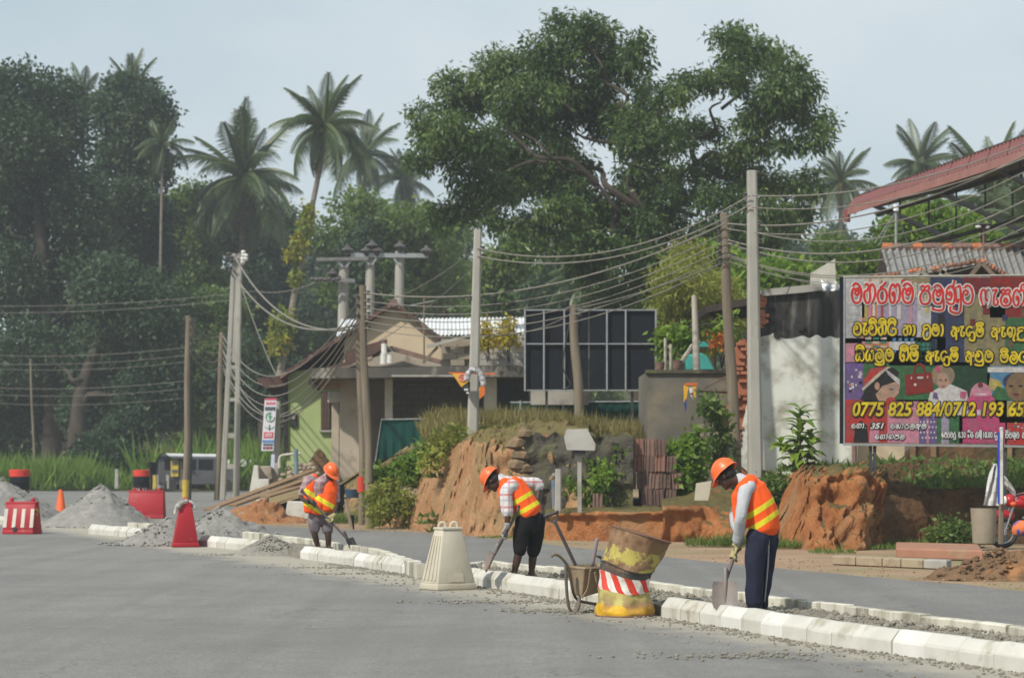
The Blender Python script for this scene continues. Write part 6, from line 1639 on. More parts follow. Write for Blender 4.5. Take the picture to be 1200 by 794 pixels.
# stump pipe
c = at(1153, 636, 45.6); t = thing('concrete_pipe', c, 'short upright concrete pipe beside the motorcycle', 'pipe')
MB().tube([c + Vector((0, 0, z)) for z in (0, .3, .6, .62, .62, .3, .1)], [.20, .215, .235, .235, .2, .185, .17], 20, cap=False).build('pipe_wall', m_block, t, smooth=True)
c = at(1173, 637, 44.6); t = thing('signal_post', c, 'wooden post carrying a tall blue and white painted strip', 'post')
square_pole(MB(), c, at(1174, 508, 44.6), .085, .08).build('shaft', m_wood, t)
pbox('blue_strip', M('blue_enamel', (.03, .06, .48), (.03, .05, .4), 3, .5), t, 1169.2, 506, 1171.6, 590, 44.45, .02)
pbox('white_strip', m_white, t, 1171.8, 503, 1175.4, 590, 44.45, .02)
MB().ball(at(1173.5, 502, 44.5), (.04, .04, .03), 8).build('finial', m_white, t)
# white plastic bag hung behind
mb = MB(); rows = []
for j in range(10):
    y = lerp(543, 592, j / 9); w = lerp(2.5, 11, (j / 9) ** .8)
    rows.append([at(1166 + (i / 8 - .5) * 2 * w - j * .4, y, 45.4) + Vector((0, .07 * math.sin(i * 1.7 + j * .6), 0)) for i in range(9)])
mb.grid(rows)
rows = []
for j in range(8):
    x = lerp(1168, 1190, j / 7); rows.append([at(x, lerp(545, 574, j / 7) + i * lerp(3, 1.6, j / 7), 45.5) + Vector((0, .05 * math.sin(i * 2 + j), 0)) for i in range(6)])
mb.grid(rows)
tag(mb.build('plastic_sheet', M('white_plastic', (.62, .62, .62), (.5, .5, .51), 3, .5), smooth=True), 'crumpled white plastic sheet hung over the motorcycle', 'sheet')
# motorcycle, half out of the frame
c = gnd(1197, 642); MY = c.y
MC = thing('motorcycle', Vector((c.x, MY, 0)), 'red motorcycle parked at the right edge with an orange indicator', 'motorcycle')
m_rub = MATS['rubber']; m_redpaint = M('red_enamel', (.45, .02, .03), (.38, .018, .025), 2, .3); m_chrome = M('chrome', (.5, .5, .5), (.4, .4, .4), 5, .25, metal=.9); m_seat = M('black_vinyl', (.025, .025, .03), (.035, .035, .04), 3, .4)
fx = Vector((-1, -.25, 0)).normalized(); sx = Vector((.25, -1, 0)).normalized()
Q = lambda f, z, s=0: Vector((c.x, MY, 0)) + fx * f + sx * s + Vector((0, 0, z))
for f in (.36, -.88):
    w = MB().tube([Q(f + .25 * math.cos(a), .29 + .25 * math.sin(a)) for a in [2 * math.pi * i / 24 for i in range(25)]], .045, 8).build('wheel', m_rub, MC, smooth=True)
    MB().tube([Q(f + .2 * math.cos(a), .29 + .2 * math.sin(a)) for a in [2 * math.pi * i / 24 for i in range(25)]], .014, 6).build('rim', m_chrome, w, smooth=True)
    MB().tube([Q(f, .29, -.07), Q(f, .29, .07)], .05, 10).build('hub', m_chrome, w)
    k = MB()
    for i in range(10):
        a = 6.283 * i / 10; k.tube([Q(f, .29), Q(f + .2 * math.cos(a), .29 + .2 * math.sin(a))], .005, 4)
    k.build('spokes', m_chrome, w)
for s in (-.07, .07): MB().tube([Q(.36, .29, s), Q(.12, .92, s)], .022, 7).build('fork', m_chrome, MC)
MB().tube(spline([Q(.62, .42), Q(.54, .57), Q(.36, .62), Q(.16, .56)], 4), [.05] * 13, 8, flat=1.6).build('mudguard', m_redpaint, MC, smooth=True)
MB().ball(Q(.22, .86), (.11, .12, .12), 12).build('headlight_shell', m_redpaint, MC, smooth=True)
MB().tube([Q(.32, .86), Q(.35, .86)], [.085, .07], 14).build('headlight', m_inswhite, MC)
for s in (-.19, .19): MB().ball(Q(.24, .80, s), (.06, .045, .045), 10).build('indicator', m_orange, MC, smooth=True)
MB().tube(spline([Q(.0, .98, -.36), Q(.06, 1.0, -.25), Q(.12, .96, 0), Q(.06, 1.0, .25), Q(.0, .98, .36)], 4), .016, 7).build('handlebar', m_chrome, MC, smooth=True)
for s in (-.36, .36): MB().tube([Q(-.03, .975, s - .0), Q(.01, .985, s * 1.25)], .02, 8, round_cap=True).build('grip', m_seat, MC)
MB().oval([Q(.1, .82), Q(-.1, .84), Q(-.3, .76)], [.11, .14, .1], [.1, .13, .1], sx, 14).build('fuel_tank', m_redpaint, MC, smooth=True)
MB().oval([Q(-.3, .80), Q(-.6, .80), Q(-1.0, .86)], [.11, .14, .1], [.05, .06, .05], sx, 14).build('seat', m_seat, MC, smooth=True)
MB().oval([Q(-.45, .66), Q(-.8, .68), Q(-1.05, .78)], [.1, .12, .07], [.09, .1, .05], sx, 12).build('side_panel', m_redpaint, MC, smooth=True)
MB().box(Q(-.22, .42), (.34, .22, .32), rotz(.25)).build('engine', m_chrome, MC, bevel=.04, seg=2)
MB().tube(spline([Q(-.05, .35, .12), Q(-.3, .24, .15), Q(-1.0, .30, .16)], 4), .035, 8).build('exhaust', m_chrome, MC, smooth=True)
MB().tube([Q(-.2, .5), Q(-.88, .29)], .025, 7).build('swing_arm', m_blacksteel, MC)
# bundle in orange and blue cloth
mb = MB().ball(at(1199, 620, 43.5), (.2, .2, .14), 12); vs = []
for v in mb.v:
    p = Vector(v); vs.append(tuple(p + Vector((0, 0, .05 * fbm(p, 4)))))
mb.v = vs; tag(mb.build('cloth_bundle', M('orange_blue_cloth', (.62, .17, .06), (.5, .12, .05), 3.5, .9, .5, 20, .02, c3=(.03, .08, .34), s3=3, p3=.52, w3=.02), smooth=True), 'orange and blue cloth bundle lying beside the motorcycle', 'bundle')
# white notice on the wooden pole
tag(pbox('notice', m_white, None, 852, 517, 859, 543, 54.4, .02), 'small white notice fixed low on the round wooden pole', 'notice')

# ---------------------------------------------------------------- flags and the sign banner
FLG = thing('pennant', at(555, 470, 56.6), 'yellow and black pennant tied round the pale concrete pole', 'flag')
m_fy, m_fb, m_fo, m_fw, m_fp = (M(n_, c1, c2, 6, .9, .3, 20, .01) for n_, c1, c2 in (('yellow_cloth', (.66, .36, .03), (.55, .30, .03)), ('black_cloth', (.03, .03, .03), (.05, .05, .05)), ('orange_cloth', (.65, .16, .03), (.55, .10, .03)), ('white_cloth', (.62, .61, .6), (.45, .45, .46)), ('pink_print', (.72, .25, .3), (.65, .2, .25))))
FY = 56.55
part('cord', m_fo, FLG, [(526, 436), (581, 437), (581, 438.6), (526, 437.4)], FY + .01, .012)
part('cloth', m_fy, FLG, [(530, 437.6), (550, 437.6), (551, 446), (549, 446.5), (540.5, 453.4)], FY, .012)
part('cloth', m_fb, FLG, [(540.6, 453.6), (549.3, 446.8), (551, 447), (551, 459), (548, 462.5)], FY - .004, .012)
pbox('print', m_fw, FLG, 544, 455, 548.5, 457.4, FY - .016, .006); pbox('print', m_fw, FLG, 546.5, 459, 549.5, 461, FY - .016, .006)
rg = [at(542 + 4.4 * math.cos(a), 442.3 + 4.2 * math.sin(a), FY - .01) for a in [2 * math.pi * i / 18 for i in range(19)]]
MB().tube(rg, .012, 5).build('ring_print', m_fp, FLG)
pbox('print', m_fp, FLG, 540, 440, 542, 445, FY - .012, .006); pbox('print', m_fp, FLG, 543.4, 439.5, 544.6, 445, FY - .012, .006); pbox('print', m_fp, FLG, 540, 441.8, 544, 443, FY - .012, .006)
MB().tube(spline([at(x, y, FY - .12) for x, y in ((547, 446), (549, 437), (555, 433), (561, 435), (565, 443), (567, 452))], 4), [.05 + .025 * abs(math.sin(i * 1.9)) for i in range(21)], 8).build('knot', M('printed_knot_cloth', (.6, .6, .6), (.10, .10, .12), 9, .9, .4, 20, .01), FLG, smooth=True)
part('cloth', m_fo, FLG, [(563, 452), (568, 446), (568, 462), (562.5, 467)], FY + .02, .012); part('cloth', m_fy, FLG, [(561.5, 455), (563, 452), (562.5, 467), (562, 468)], FY + .015, .012)
PN = thing('pennant', at(808, 480, 55.2), 'small yellow and blue pennant hanging from the thin rail by the grey wall', 'flag')
part('cloth', m_fy, PN, [(801, 452), (804, 449), (807, 452), (804, 470), (801.5, 472)], 55.1, .012); part('cloth', M('blue_cloth', (.03, .05, .2), (.03, .04, .15)), PN, [(801.5, 472), (804, 466), (805, 475), (803.5, 483)], 55.09, .012)
part('cloth', m_fy, PN, [(811, 451), (816, 451), (815, 466), (813, 464)], 55.1, .012); part('cloth', m_fw, PN, [(807, 453), (811, 452), (812.5, 468), (809, 463)], 55.12, .012)
part('cord', m_fo, PN, [(803, 448.5), (817, 448.5), (817, 451), (803, 451)], 55.08, .02)
SBN = thing('sign_banner', at(316, 528, 78.6), 'tall narrow printed sign banner on a post beside the green house', 'sign')
BYY = 78.6
skew = lambda x, y: (x - (y - 466) * .066, y)
def bq(x0, y0, x1, y1): return [skew(x0, y1), skew(x1, y1), skew(x1, y0), skew(x0, y0)]
part('board', M('banner_vinyl', (.62, .62, .66), (.55, .55, .6), 2, .6), SBN, bq(310.3, 467, 324.6, 528), BYY, .06, .005)
m_ptxt = M('dark_print', (.07, .09, .11), (.08, .1, .12)); m_pgr = M('green_print', (.06, .28, .12), (.05, .22, .1)); m_pred = M('red_print', (.55, .08, .12), (.5, .07, .1)); m_pbl = M('blue_print', (.12, .25, .5), (.1, .2, .4)); m_ppk = M('pink_text_print', (.62, .16, .24), (.6, .14, .2))
part('print', m_pred, SBN, bq(310.5, 466.4, 324.4, 468.4), BYY - .012, .01)
for i in range(5): part('lettering', m_ppk, SBN, bq(312 + i * 2.3, 470.6 + (i % 2) * .4, 313.7 + i * 2.3, 473.8), BYY - .012, .01)
for i in range(6): part('lettering', m_ptxt, SBN, bq(311.4 + i * 2.1, 476.4, 313.0 + i * 2.1, 480.4 + (i % 2) * .6), BYY - .012, .01)
cx, cy = skew(318, 488.5)
MB().tube([at(cx + 4.9 * math.cos(a), cy + 5.2 * math.sin(a), BYY - .01) for a in [2 * math.pi * i / 20 for i in range(17)]], .014, 5).build('ring_print', m_pgr, SBN)
part('print', m_pgr, SBN, [(cx - 1, cy + 3.2), (cx + 1, cy + 3.2), (cx + .9, cy), (cx + 2.4, cy), (cx, cy - 4), (cx - 2.2, cy), (cx - .9, cy)], BYY - .012, .01)
cx, cy = skew(318, 500.5)
part('arrow', m_ptxt, SBN, [(cx - .7, cy - 3), (cx + .7, cy - 3), (cx + .7, cy + 1), (cx + 2.2, cy + .6), (cx, cy + 4), (cx - 2.2, cy + .6), (cx - .7, cy + 1)], BYY - .012, .01)
for s in (-1, 1): part('print', m_pgr, SBN, [(cx + s * 2.6, cy + 1.4), (cx + s * 5, cy - 1.4), (cx + s * 5.4, cy - .6), (cx + s * 2.8, cy + 2.2)][::s], BYY - .013, .01)
part('print', m_pred, SBN, bq(311.8, 506, 323, 513), BYY - .012, .01, .004); part('print', M('banner_white', (.66, .62, .64)), SBN, bq(313.4, 507.6, 321.4, 511.4), BYY - .02, .008)
for i in range(4): part('lettering', m_ppk, SBN, bq(314 + i * 1.8, 508.6, 315.2 + i * 1.8, 510.6), BYY - .026, .006)
part('print', m_pbl, SBN, bq(310.9, 515.2, 324.2, 518.4), BYY - .012, .01); part('print', m_ptxt, SBN, bq(312, 519.6, 323.4, 521.8), BYY - .012, .01)
for i in range(5): part('lettering', m_pred if i % 2 else m_ptxt, SBN, bq(312 + i * 2.3, 523, 313.9 + i * 2.3, 526), BYY - .012, .01)
tag(part('small_notice', M('pale_blue_vinyl', (.5, .55, .66)), None, [(317, 548), (321.5, 548), (322, 532), (318, 532)], 78.5, .03), 'small pale notice hanging under the sign banner', 'sign')

# ---------------------------------------------------------------- far left: stall, vans, hut
def van(label, px, Y, L, yaw, col, seed, base_y=None):
    c = Vector(((px - 600) / FOC * Y, Y, 0)); t = thing('parked_van', c, label, 'van', 'vans parked at the junction'); R = rotz(yaw)
    q = lambda x, y, z: c + R @ Vector((x, y, z)); w = .78
    prof = [(-L / 2, .35), (L / 2, .35), (L / 2, .95), (L / 2 - .35, 1.05), (L / 2 - .8, 1.72), (-L / 2 + .15, 1.76), (-L / 2, 1.6)]
    MB().prism([q(x, -w, z) for x, z in prof], R @ Vector((0, 2 * w, 0))).build('body', col, t, bevel=.05, seg=2, fixn=True)
    MB().prism([q(x, -w * .96, z) for x, z in ((-L / 2 + .1, 1.745), (L / 2 - .82, 1.705), (L / 2 - 1.0, 1.86), (-L / 2 + .25, 1.9))], R @ Vector((0, 1.92 * w, 0))).build('roof', m_tin, t, bevel=.03, fixn=True)
    for s in (-1, 1):
        for k in range(3):
            x0 = -L / 2 + .3 + k * (L - 1.5) / 3; x1 = x0 + (L - 1.5) / 3 - .1
            MB().prism([q(x0, s * w, 1.08), q(x1, s * w, 1.08), q(x1, s * w, 1.6), q(x0, s * w, 1.6)], R @ Vector((0, s * .015, 0))).build('window', m_black, t, fixn=True)
        for x in (-L / 2 + .6, L / 2 - .65):
            wc = q(x, s * (w - .08), .31); y_ = R @ Vector((0, .09, 0)); MB().tube([wc - y_, wc + y_], .31, 16).build('wheel', MATS['rubber'], t, smooth=True)
        MB().box(q(L / 2 + .01, s * .5, .75), (.04, .24, .16), R).build('headlight', m_inswhite, t)
    return t
van('white roofed parked van partly hidden by the banded pole', 232, 128, 4.0, math.radians(12), M('grey_white_paint', (.10, .10, .11), (.07, .07, .08), 2, .5), 1)
van('dark parked van with a pale roof behind the lattice pole', 262, 138, 4.4, math.radians(-8), M('grey_paint', (.17, .18, .2), (.13, .14, .15), 2, .5), 2)
VS = thing('roadside_stall', Vector(((195 - 600) / FOC * 127, 127, 0)), 'dark roadside stall with an arched tarpaulin roof and yellow board', 'stall')
for x in (174, 188, 212): MB().bar(at(x, 573, 127), at(x, 540, 127), .12, .12, up=Vector((0, 1, 0))).build('post', m_wood, VS)
sec = []
for Y in (126.6, 129): sec.append(spline([at(171, 545, Y), at(180, 533, Y), at(192, 530, Y), at(202, 537, Y), at(216, 536, Y)], 4))
mb = MB().grid(sec); mb.grid([[p - Vector((0, 0, .06)) for p in r] for r in reversed(sec)]); mb.build('tarpaulin_roof', M('grey_tarp', (.30, .31, .30), (.12, .13, .12), 2, .8), VS, smooth=True)
pbox('back_panel', m_black, VS, 176, 541, 214, 573, 128.6, .1); pbox('side_panel', m_darkwood, VS, 224, 540, 237, 572, 128, 1.5)
yb = pbox('yellow_board', m_yell, VS, 200, 538, 209, 558, 126.8, .05)
for i in range(2): pbox('lettering', m_ptxt, yb, 201.5, 541 + i * 9, 207.5, 543.5 + i * 9, 126.74, .03)
pbox('counter', m_conc, VS, 180, 556, 198, 572, 126.9, .8)
HT = thing('far_hut', Vector(((178 - 600) / FOC * 143, 143, 0)), 'low far hut with a red roof behind the roadside stall', 'hut')
part('roof', m_redroof, HT, [(150, 536), (214, 536), (212, 527), (156, 526)], 142, 3); pbox('wall', m_white, HT, 154, 536, 212, 568, 142.6, 2)
tag(pbox('pale_wall', m_white, None, 60, 505, 104, 528, 152, .4), 'pale far wall glimpsed between the dark trunks', 'wall')
tag(pbox('pale_wall', m_tin, None, 262, 538, 320, 546, 133, .3), 'pale low far wall behind the lattice pole', 'wall')
for lab, x, y0, y1, m_ in (('short stone marker at the edge of the tall grass', 137, 549, 572, m_conc), ('yellow painted stone marker in front of the stall', 181.5, 556, 573, m_yell)):
    o = MB(); square_pole(o, at(x, y1, 126.5), at(x, y0, 126.5), .2, .17); tag(o.build('marker_post', m_), lab, 'post')
# ================================================================ PEOPLE
m_skin = M('dark_skin', (.060, .030, .019), (.045, .022, .014), 6, .55, .15, 40, .002, spec=.4)
m_hair = M('black_hair', (.012, .011, .011), (.02, .018, .017), 20, .7)
m_eye = M('eye_white', (.5, .47, .42), (.45, .42, .38), 5, .4)
m_helmet = M('orange_helmet', (.78, .135, .028), (.70, .115, .022), 2.5, .38, .03, 6, .004, c3=(.62, .15, .06), s3=5, p3=.68, spec=.5)
m_band = M('yellow_reflective', (.60, .56, .03), (.55, .5, .03))
def vest_mat(name, bands, w):
    """Orange cloth with the two sewn yellow bands, told by the 'axis' measure on the cloth."""
    m, nt, b = new_mat(name); v = coords(nt)
    a = nt.nodes.new('ShaderNodeAttribute'); a.attribute_name = 'axis'
    col = ramp(nt, nz(nt, v, 5, 5), [(.3, (.90, .115, .018)), (.7, (.80, .095, .016))])
    col = mixc(nt, ramp(nt, nz(nt, v, 3.5, 6, .6), [(.56, g3(0)), (.7, g3(.35))]), col, (.5, .12, .05))
    f = None
    for c in bands:
        d = mth(nt, 'ABSOLUTE', mth(nt, 'SUBTRACT', a.outputs['Fac'], c)); k = mth(nt, 'LESS_THAN', d, w / 2)
        f = k if f is None else mth(nt, 'MAXIMUM', f, k)
    col = mixc(nt, f, col, (.66, .58, .03))
    nt.links.new(col, b.inputs['Base Color']); b.inputs['Roughness'].default_value = .75; b.inputs['Specular IOR Level'].default_value = .2
    bumpn(nt, b, mth(nt, 'ADD', nz(nt, v, 14, 4), mth(nt, 'MULTIPLY', nz(nt, v, 5, 3), 1.2)), .35, .02)
    return m
def check_mat(name, base, lines, sx, w):
    m, nt, b = new_mat(name); v = coords(nt)
    s = nt.nodes.new('ShaderNodeSeparateXYZ'); nt.links.new(v, s.inputs[0]); col = None
    col = mixc(nt, nz(nt, v, 8, 4), base, tuple(x * .85 for x in base))
    for k, (c, off, ww) in enumerate(lines):
        for ax in ('X', 'Z'):
            t = mth(nt, 'FRACT', mth(nt, 'ADD', mth(nt, 'MULTIPLY', s.outputs[ax], sx), off)); f = mth(nt, 'MULTIPLY', mth(nt, 'LESS_THAN', t, ww), .75 if ax == 'Z' else .5)
            col = mixc(nt, f, col, c)
    nt.links.new(col, b.inputs['Base Color']); b.inputs['Roughness'].default_value = .9
    bumpn(nt, b, nz(nt, v, 12, 4), .3, .015); return m
def organic(name, mb, voxel, mat, parent, smooth=3, ripple=0.0, rs=9.0, axis=None, label=None):
    """Grow the collected limbs into one continuous surface."""
    org = worldloc(parent)
    tmp = bpy.data.objects.new('tmp', mb.mesh('tmp', org)); COL.objects.link(tmp)
    r = tmp.modifiers.new('r', 'REMESH'); r.mode = 'VOXEL'; r.voxel_size = voxel
    s = tmp.modifiers.new('s', 'SMOOTH'); s.factor = .5; s.iterations = smooth
    dg = bpy.context.evaluated_depsgraph_get(); dg.update()
    me = bpy.data.meshes.new_from_object(tmp.evaluated_get(dg)); me.name = name
    old = tmp.data; bpy.data.objects.remove(tmp); bpy.data.meshes.remove(old)
    n = len(me.vertices); co = np.empty(n * 3, np.float32); me.vertices.foreach_get('co', co); co = co.reshape(-1, 3)
    if ripple:
        no = np.empty(n * 3, np.float32); me.vertices.foreach_get('normal', no); no = no.reshape(-1, 3)
        amp = np.array([mnoise.noise(Vector((c[0] * rs, c[1] * rs, c[2] * rs * .55))) + .5 * mnoise.noise(Vector((c[0] * rs * 2.3, c[1] * rs * 2.3, c[2] * rs * 1.2))) for c in co])
        co = co + no * (amp * ripple)[:, None]; me.vertices.foreach_set('co', co.astype(np.float32).ravel())
    if axis is not None:
        d, ref = axis; ref = ref - org
        a = me.attributes.new('axis', 'FLOAT', 'POINT'); a.data.foreach_set('value', ((co - np.array(ref)) @ np.array(d)).astype(np.float32))
    me.materials.clear(); me.materials.append(mat); me.polygons.foreach_set('use_smooth', [True] * len(me.polygons)); me.update()
    o = bpy.data.objects.new(name, me); COL.objects.link(o); o.parent = parent
    if label: o['label'] = label
    return o
def fr3(side, fwd, up): return Matrix((side, fwd, up)).transposed()
def head_parts(mb, c, hf, hu, neck):
    hf = hf.normalized(); hu = (hu - hf * hu.dot(hf)).normalized(); s = hf.cross(hu); R = fr3(s, hf, hu)
    for off, r in (((0, 0, .02), (.074, .094, .098)), ((0, .028, -.05), (.057, .064, .074)), ((0, .066, -.105), (.03, .03, .024)), ((0, .1, -.022), (.013, .02, .024)), ((0, .097, -.036), (.018, .014, .01)), ((0, .088, -.066), (.025, .015, .008)), ((0, .086, -.08), (.022, .014, .009)),
                   ((0, .082, .022), (.05, .018, .012)), ((.078, -.005, -.015), (.012, .022, .034)), ((-.078, -.005, -.015), (.012, .022, .034)), ((.04, .07, -.03), (.022, .022, .02)), ((-.04, .07, -.03), (.022, .022, .02))):
        mb.ball(c + R @ Vector(off), r, 14, R=R)
    mb.tube([neck, neck.lerp(c - hu * .07 - hf * .02, .6), c - hu * .05 - hf * .015], [.066, .056, .055], 14, round_cap=True)
    return R
def helmet(t, c, R, tilt=0.0):
    """Hard hat: dome with a ridge, gutter brim all round, longer peak in front."""
    rows = []; rx, ry, rz = .112, .138, .125
    R = R @ Matrix.Rotation(tilt, 3, 'X')
    n = 36
    for j in range(12):
        th = (j / 11) * math.pi * .5; row = []
        for i in range(n + 1):
            a = 2 * math.pi * i / n
            k = 1 + .045 * max(0, 1 - abs(math.cos(a)) * 3.2) * math.sin(th * 1.0) * (1 if th < 1.3 else .3)
            row.append(c + R @ Vector((rx * math.sin(th) * math.cos(a) * k, ry * math.sin(th) * math.sin(a) * k, rz * math.cos(th) * k)))
        rows.append(row)
    for e, z in ((1.03, -.004), (1.10, -.012), (1.11, -.02), (1.02, -.014), (.95, .0), (.90, .06)):
        rows.append([c + R @ Vector((rx * e * math.cos(2 * math.pi * i / n), (ry * e + (.048 * max(0, math.sin(2 * math.pi * i / n)) ** 2 if 1.05 < e else 0)) * math.sin(2 * math.pi * i / n), z - (.012 * max(0, math.sin(2 * math.pi * i / n)) if e > 1.05 else 0))) for i in range(n + 1)])
    o = MB().grid(rows).build('helmet', m_helmet, t, smooth=True)
    rows = [[c + R @ Vector((w, ry * 1.0 * math.sin(a) * .99, rz * math.cos(a) + (.010 if abs(w) < .014 else .0))) for w in (-.018, -.012, .012, .018)] for a in [lerp(-1.25, 1.25, i / 14) for i in range(15)]]
    MB().grid(rows).build('ridge', m_helmet, o, smooth=True)
    MB().tube([c + R @ Vector((.085 * math.cos(a), .105 * math.sin(a), -.012)) for a in [2 * math.pi * i / 24 for i in range(25)]], .011, 6).build('headband', m_hair, o, smooth=True)
    return o
def grip_hand(mb, wrist, g, shaft, r=.019, thumb=1, k=1.0):
    """A hand closed round a shaft: palm, four unequal bent fingers, thumb from the side of the palm."""
    d = Vector(shaft).normalized(); w = wrist - g; e1 = (w - d * w.dot(d)).normalized(); e2 = d.cross(e1) * thumb
    pc = g + e1 * (r + .020)
    mb.oval([wrist, wrist.lerp(pc, .55), pc + e1 * .005, g + e1 * (r + .012)], [.026 * k, .040 * k, .043 * k, .038 * k], [.020 * k, .018 * k, .016 * k, .012 * k], d, 14)
    for i, (off, ln, rad) in enumerate(((.033, .92, .0105), (.011, 1.05, .0112), (-.011, 1.0, .0108), (-.031, .82, .0095))):
        pts = []
        for q in range(7):
            a = lerp(.25, 3.9 * ln, q / 6) ; rr = (r + .011) * k
            pts.append(g + d * (off * k) + e1 * (rr * math.cos(a)) + e2 * (rr * math.sin(a)))
        mb.tube([pc + d * (off * k * .95) + e2 * .006] + pts, [rad * 1.1 * k] + [rad * k * lerp(1.08, .82, q / 6) for q in range(7)], 8, round_cap=True)
    tp = [wrist.lerp(pc, .45) + d * (.026 * k), pc + d * (.046 * k) - e2 * (.012 * k), g + d * (.048 * k) - e2 * ((r + .014) * k) + e1 * .004, g + d * (.040 * k) - e2 * ((r + .008) * k) - e1 * (.02 * k)]
    mb.tube(spline(tp, 3), [.014 * k] * 4 + [.0125 * k] * 3 + [.0115 * k] * 2 + [.010 * k], 8, round_cap=True)
def limb(mb, pts, r, n=14): mb.tube(spline(pts, 5), [float(np.interp(i, np.linspace(0, (len(pts) - 1) * 5, len(r)), r)) for i in range((len(pts) - 1) * 5 + 1)] if len(pts) > 2 else r, n, round_cap=True)
def foot(mb, ankle, heel_dir, L=.25, r=.04, z=None, k=1.0):
    f = Vector((heel_dir.x, heel_dir.y, 0)).normalized(); z = ankle.z - .075 if z is None else z
    b = Vector((ankle.x, ankle.y, z)); s = Vector((-f.y, f.x, 0))
    mb.oval([b - f * .06 + Vector((0, 0, .035)), b + Vector((0, 0, .045)), b + f * .08 + Vector((0, 0, .04)), b + f * .14 + Vector((0, 0, .026)), b + f * .18 + Vector((0, 0, .02))], [.034 * k, .036 * k, .042 * k, .046 * k, .036 * k], [.034 * k, .042 * k, .034 * k, .024 * k, .018 * k], s, 14)
    mb.tube([ankle, b + Vector((0, 0, .04))], [.04 * k, .042 * k], 12, round_cap=True)
def eyes(t, c, R):
    for s in (-1, 1): MB().ball(c + R @ Vector((s * .03, .083, -.003)), .012, 8).build('eye', m_eye, t, smooth=True)

# ------------------------------------------------ right worker, seen from his left, back turned a little to us
Y0 = 25.0; W = lambda x, y, d=0.0: at(x, y, Y0 + d)
f_, l_ = Vector((-.87, .5, 0)), Vector((-.5, -.87, 0))
base = W(888, 718); base.z = .1
PR = thing('person', base, 'worker in orange vest, grey sleeves and long navy trousers digging with a flat shovel', 'person', 'road workers')
shaft_a, shaft_b = W(868.5, 628, .10), W(850, 680, -.12); sd = shaft_b - shaft_a
Lh, Rh = shaft_a.lerp(shaft_b, .42), shaft_a.lerp(shaft_b, .16)
Lsh, Lel, Lwr = W(873, 577, -.17), W(868, 604, -.22), Lh + Vector((.028, -.04, .085))
Rsh, Rel, Rwr = W(884, 571, .17), W(862, 600, .26), Rh + Vector((.01, .06, .07))
hc = W(850.5, 556, .02)
hf = (f_ * .80 + Vector((0, 0, -.6))).normalized(); hu = (Vector((0, 0, 1)) * .80 + f_ * .6).normalized()
mb = MB(); R = head_parts(mb, hc, hf, hu, W(871, 565))
spine = [W(893, 628), W(893, 612), W(889, 592), W(881, 575), W(873, 564)]
mb.oval(spine, [.15, .14, .15, .16, .08], [.10, .10, .105, .10, .07], l_, 16)
for a, b, c in ((Lsh, Lel, Lwr), (Rsh, Rel, Rwr)): limb(mb, [a, b, c], [.05, .045, .038, .028])
for hip, kn, an in ((W(888, 632, -.08), W(884, 672, -.1), W(885, 708, -.09)), (W(898, 632, .08), W(892, 672, .06), W(890, 709, .06))):
    limb(mb, [hip, kn, an], [.085, .06, .05, .035]); foot(mb, an, f_, z=base.z)
for w_, h_ in ((Lwr, Lh), (Rwr, Rh)): mb.ball(w_.lerp(h_, .5), .032, 10)
organic('body', mb, .009, m_skin, PR, 2)
eyes(PR, hc, R)
MB().ball(hc + R @ Vector((0, -.036, -.012)), (.076, .068, .076), 16, R=R).build('hair', m_hair, PR, smooth=True)
helmet(PR, hc + R @ Vector((0, -.004, .035)), R, -.12)
mb = MB(); mb.oval(spine, [.165, .16, .17, .175, .085], [.115, .115, .12, .115, .075], l_, 18)
limb(mb, [W(878, 571, -.12), Lsh, Lel, Lel.lerp(Lwr, .72)], [.074, .070, .062, .054, .046]); limb(mb, [W(883, 569, .12), Rsh, Rel, Rel.lerp(Rwr, .72)], [.08, .076, .07, .06, .052])
limb(mb, [Lel.lerp(Lwr, .62), Lel.lerp(Lwr, .78)], [.056, .055])
organic('shirt', mb, .010, M('grey_shirt', (.46, .47, .50), (.38, .39, .42), 5, .9, .4, 16, .012), PR, 2, .009, 11)
mb = MB(); limb(mb, [W(874, 566, -.04), W(867, 561, .0)], [.066, .062]); organic('collar', mb, .010, MATS['grey_shirt'], PR, 1)
ax = Vector((-.53, 0, .85)); ref = W(895, 610)
vm = MB()
vm.oval([W(896, 620), W(894, 608), W(889, 590), W(881, 574), W(874, 565)], [.185, .192, .195, .185, .10], [.150, .155, .150, .135, .085], l_, 22)
vm.oval([W(870, 614, .02), W(869, 597, .02), W(867.5, 580, .0), W(871, 569, .0)], [.15, .15, .14, .10], [.07, .075, .075, .06], l_, 16)
limb(vm, [W(873, 572, -.12), W(879, 566, -.06)], [.085, .08]); limb(vm, [W(881, 566, .12), W(877, 565, .06)], [.085, .08])
organic('vest', vm, .010, vest_mat('orange_vest', [0.005, (W(891, 594.5) - ref).dot(ax)], .052), PR, 3, .012, 7, (ax, ref))
mb = MB(); mb.oval([W(895, 616), W(894, 626), W(893, 636)], [.165, .165, .16], [.12, .125, .12], l_, 18)
limb(mb, [W(888, 630, -.08), W(884, 672, -.10), W(885, 706, -.09)], [.118, .10, .092, .085, .082]); limb(mb, [W(899, 630, .08), W(894, 672, .06), W(891, 707, .06)], [.118, .102, .094, .088, .084])
organic('trousers', mb, .010, M('navy_trousers', (.014, .017, .040), (.010, .012, .027), 5, .85, .5, 14, .02), PR, 2, .014, 8)
mb = MB(); limb(mb, [W(901, 622, -.125), W(900, 660, -.075), W(896, 704, -.02)], [.008, .008]); mb.build('piping', M('pale_piping', (.4, .4, .42), (.3, .3, .32)), PR, smooth=True)
mb = MB()
for an in (W(885, 708, -.09), W(890, 709, .06)): foot(mb, an, f_, z=base.z - .004, k=1.15)
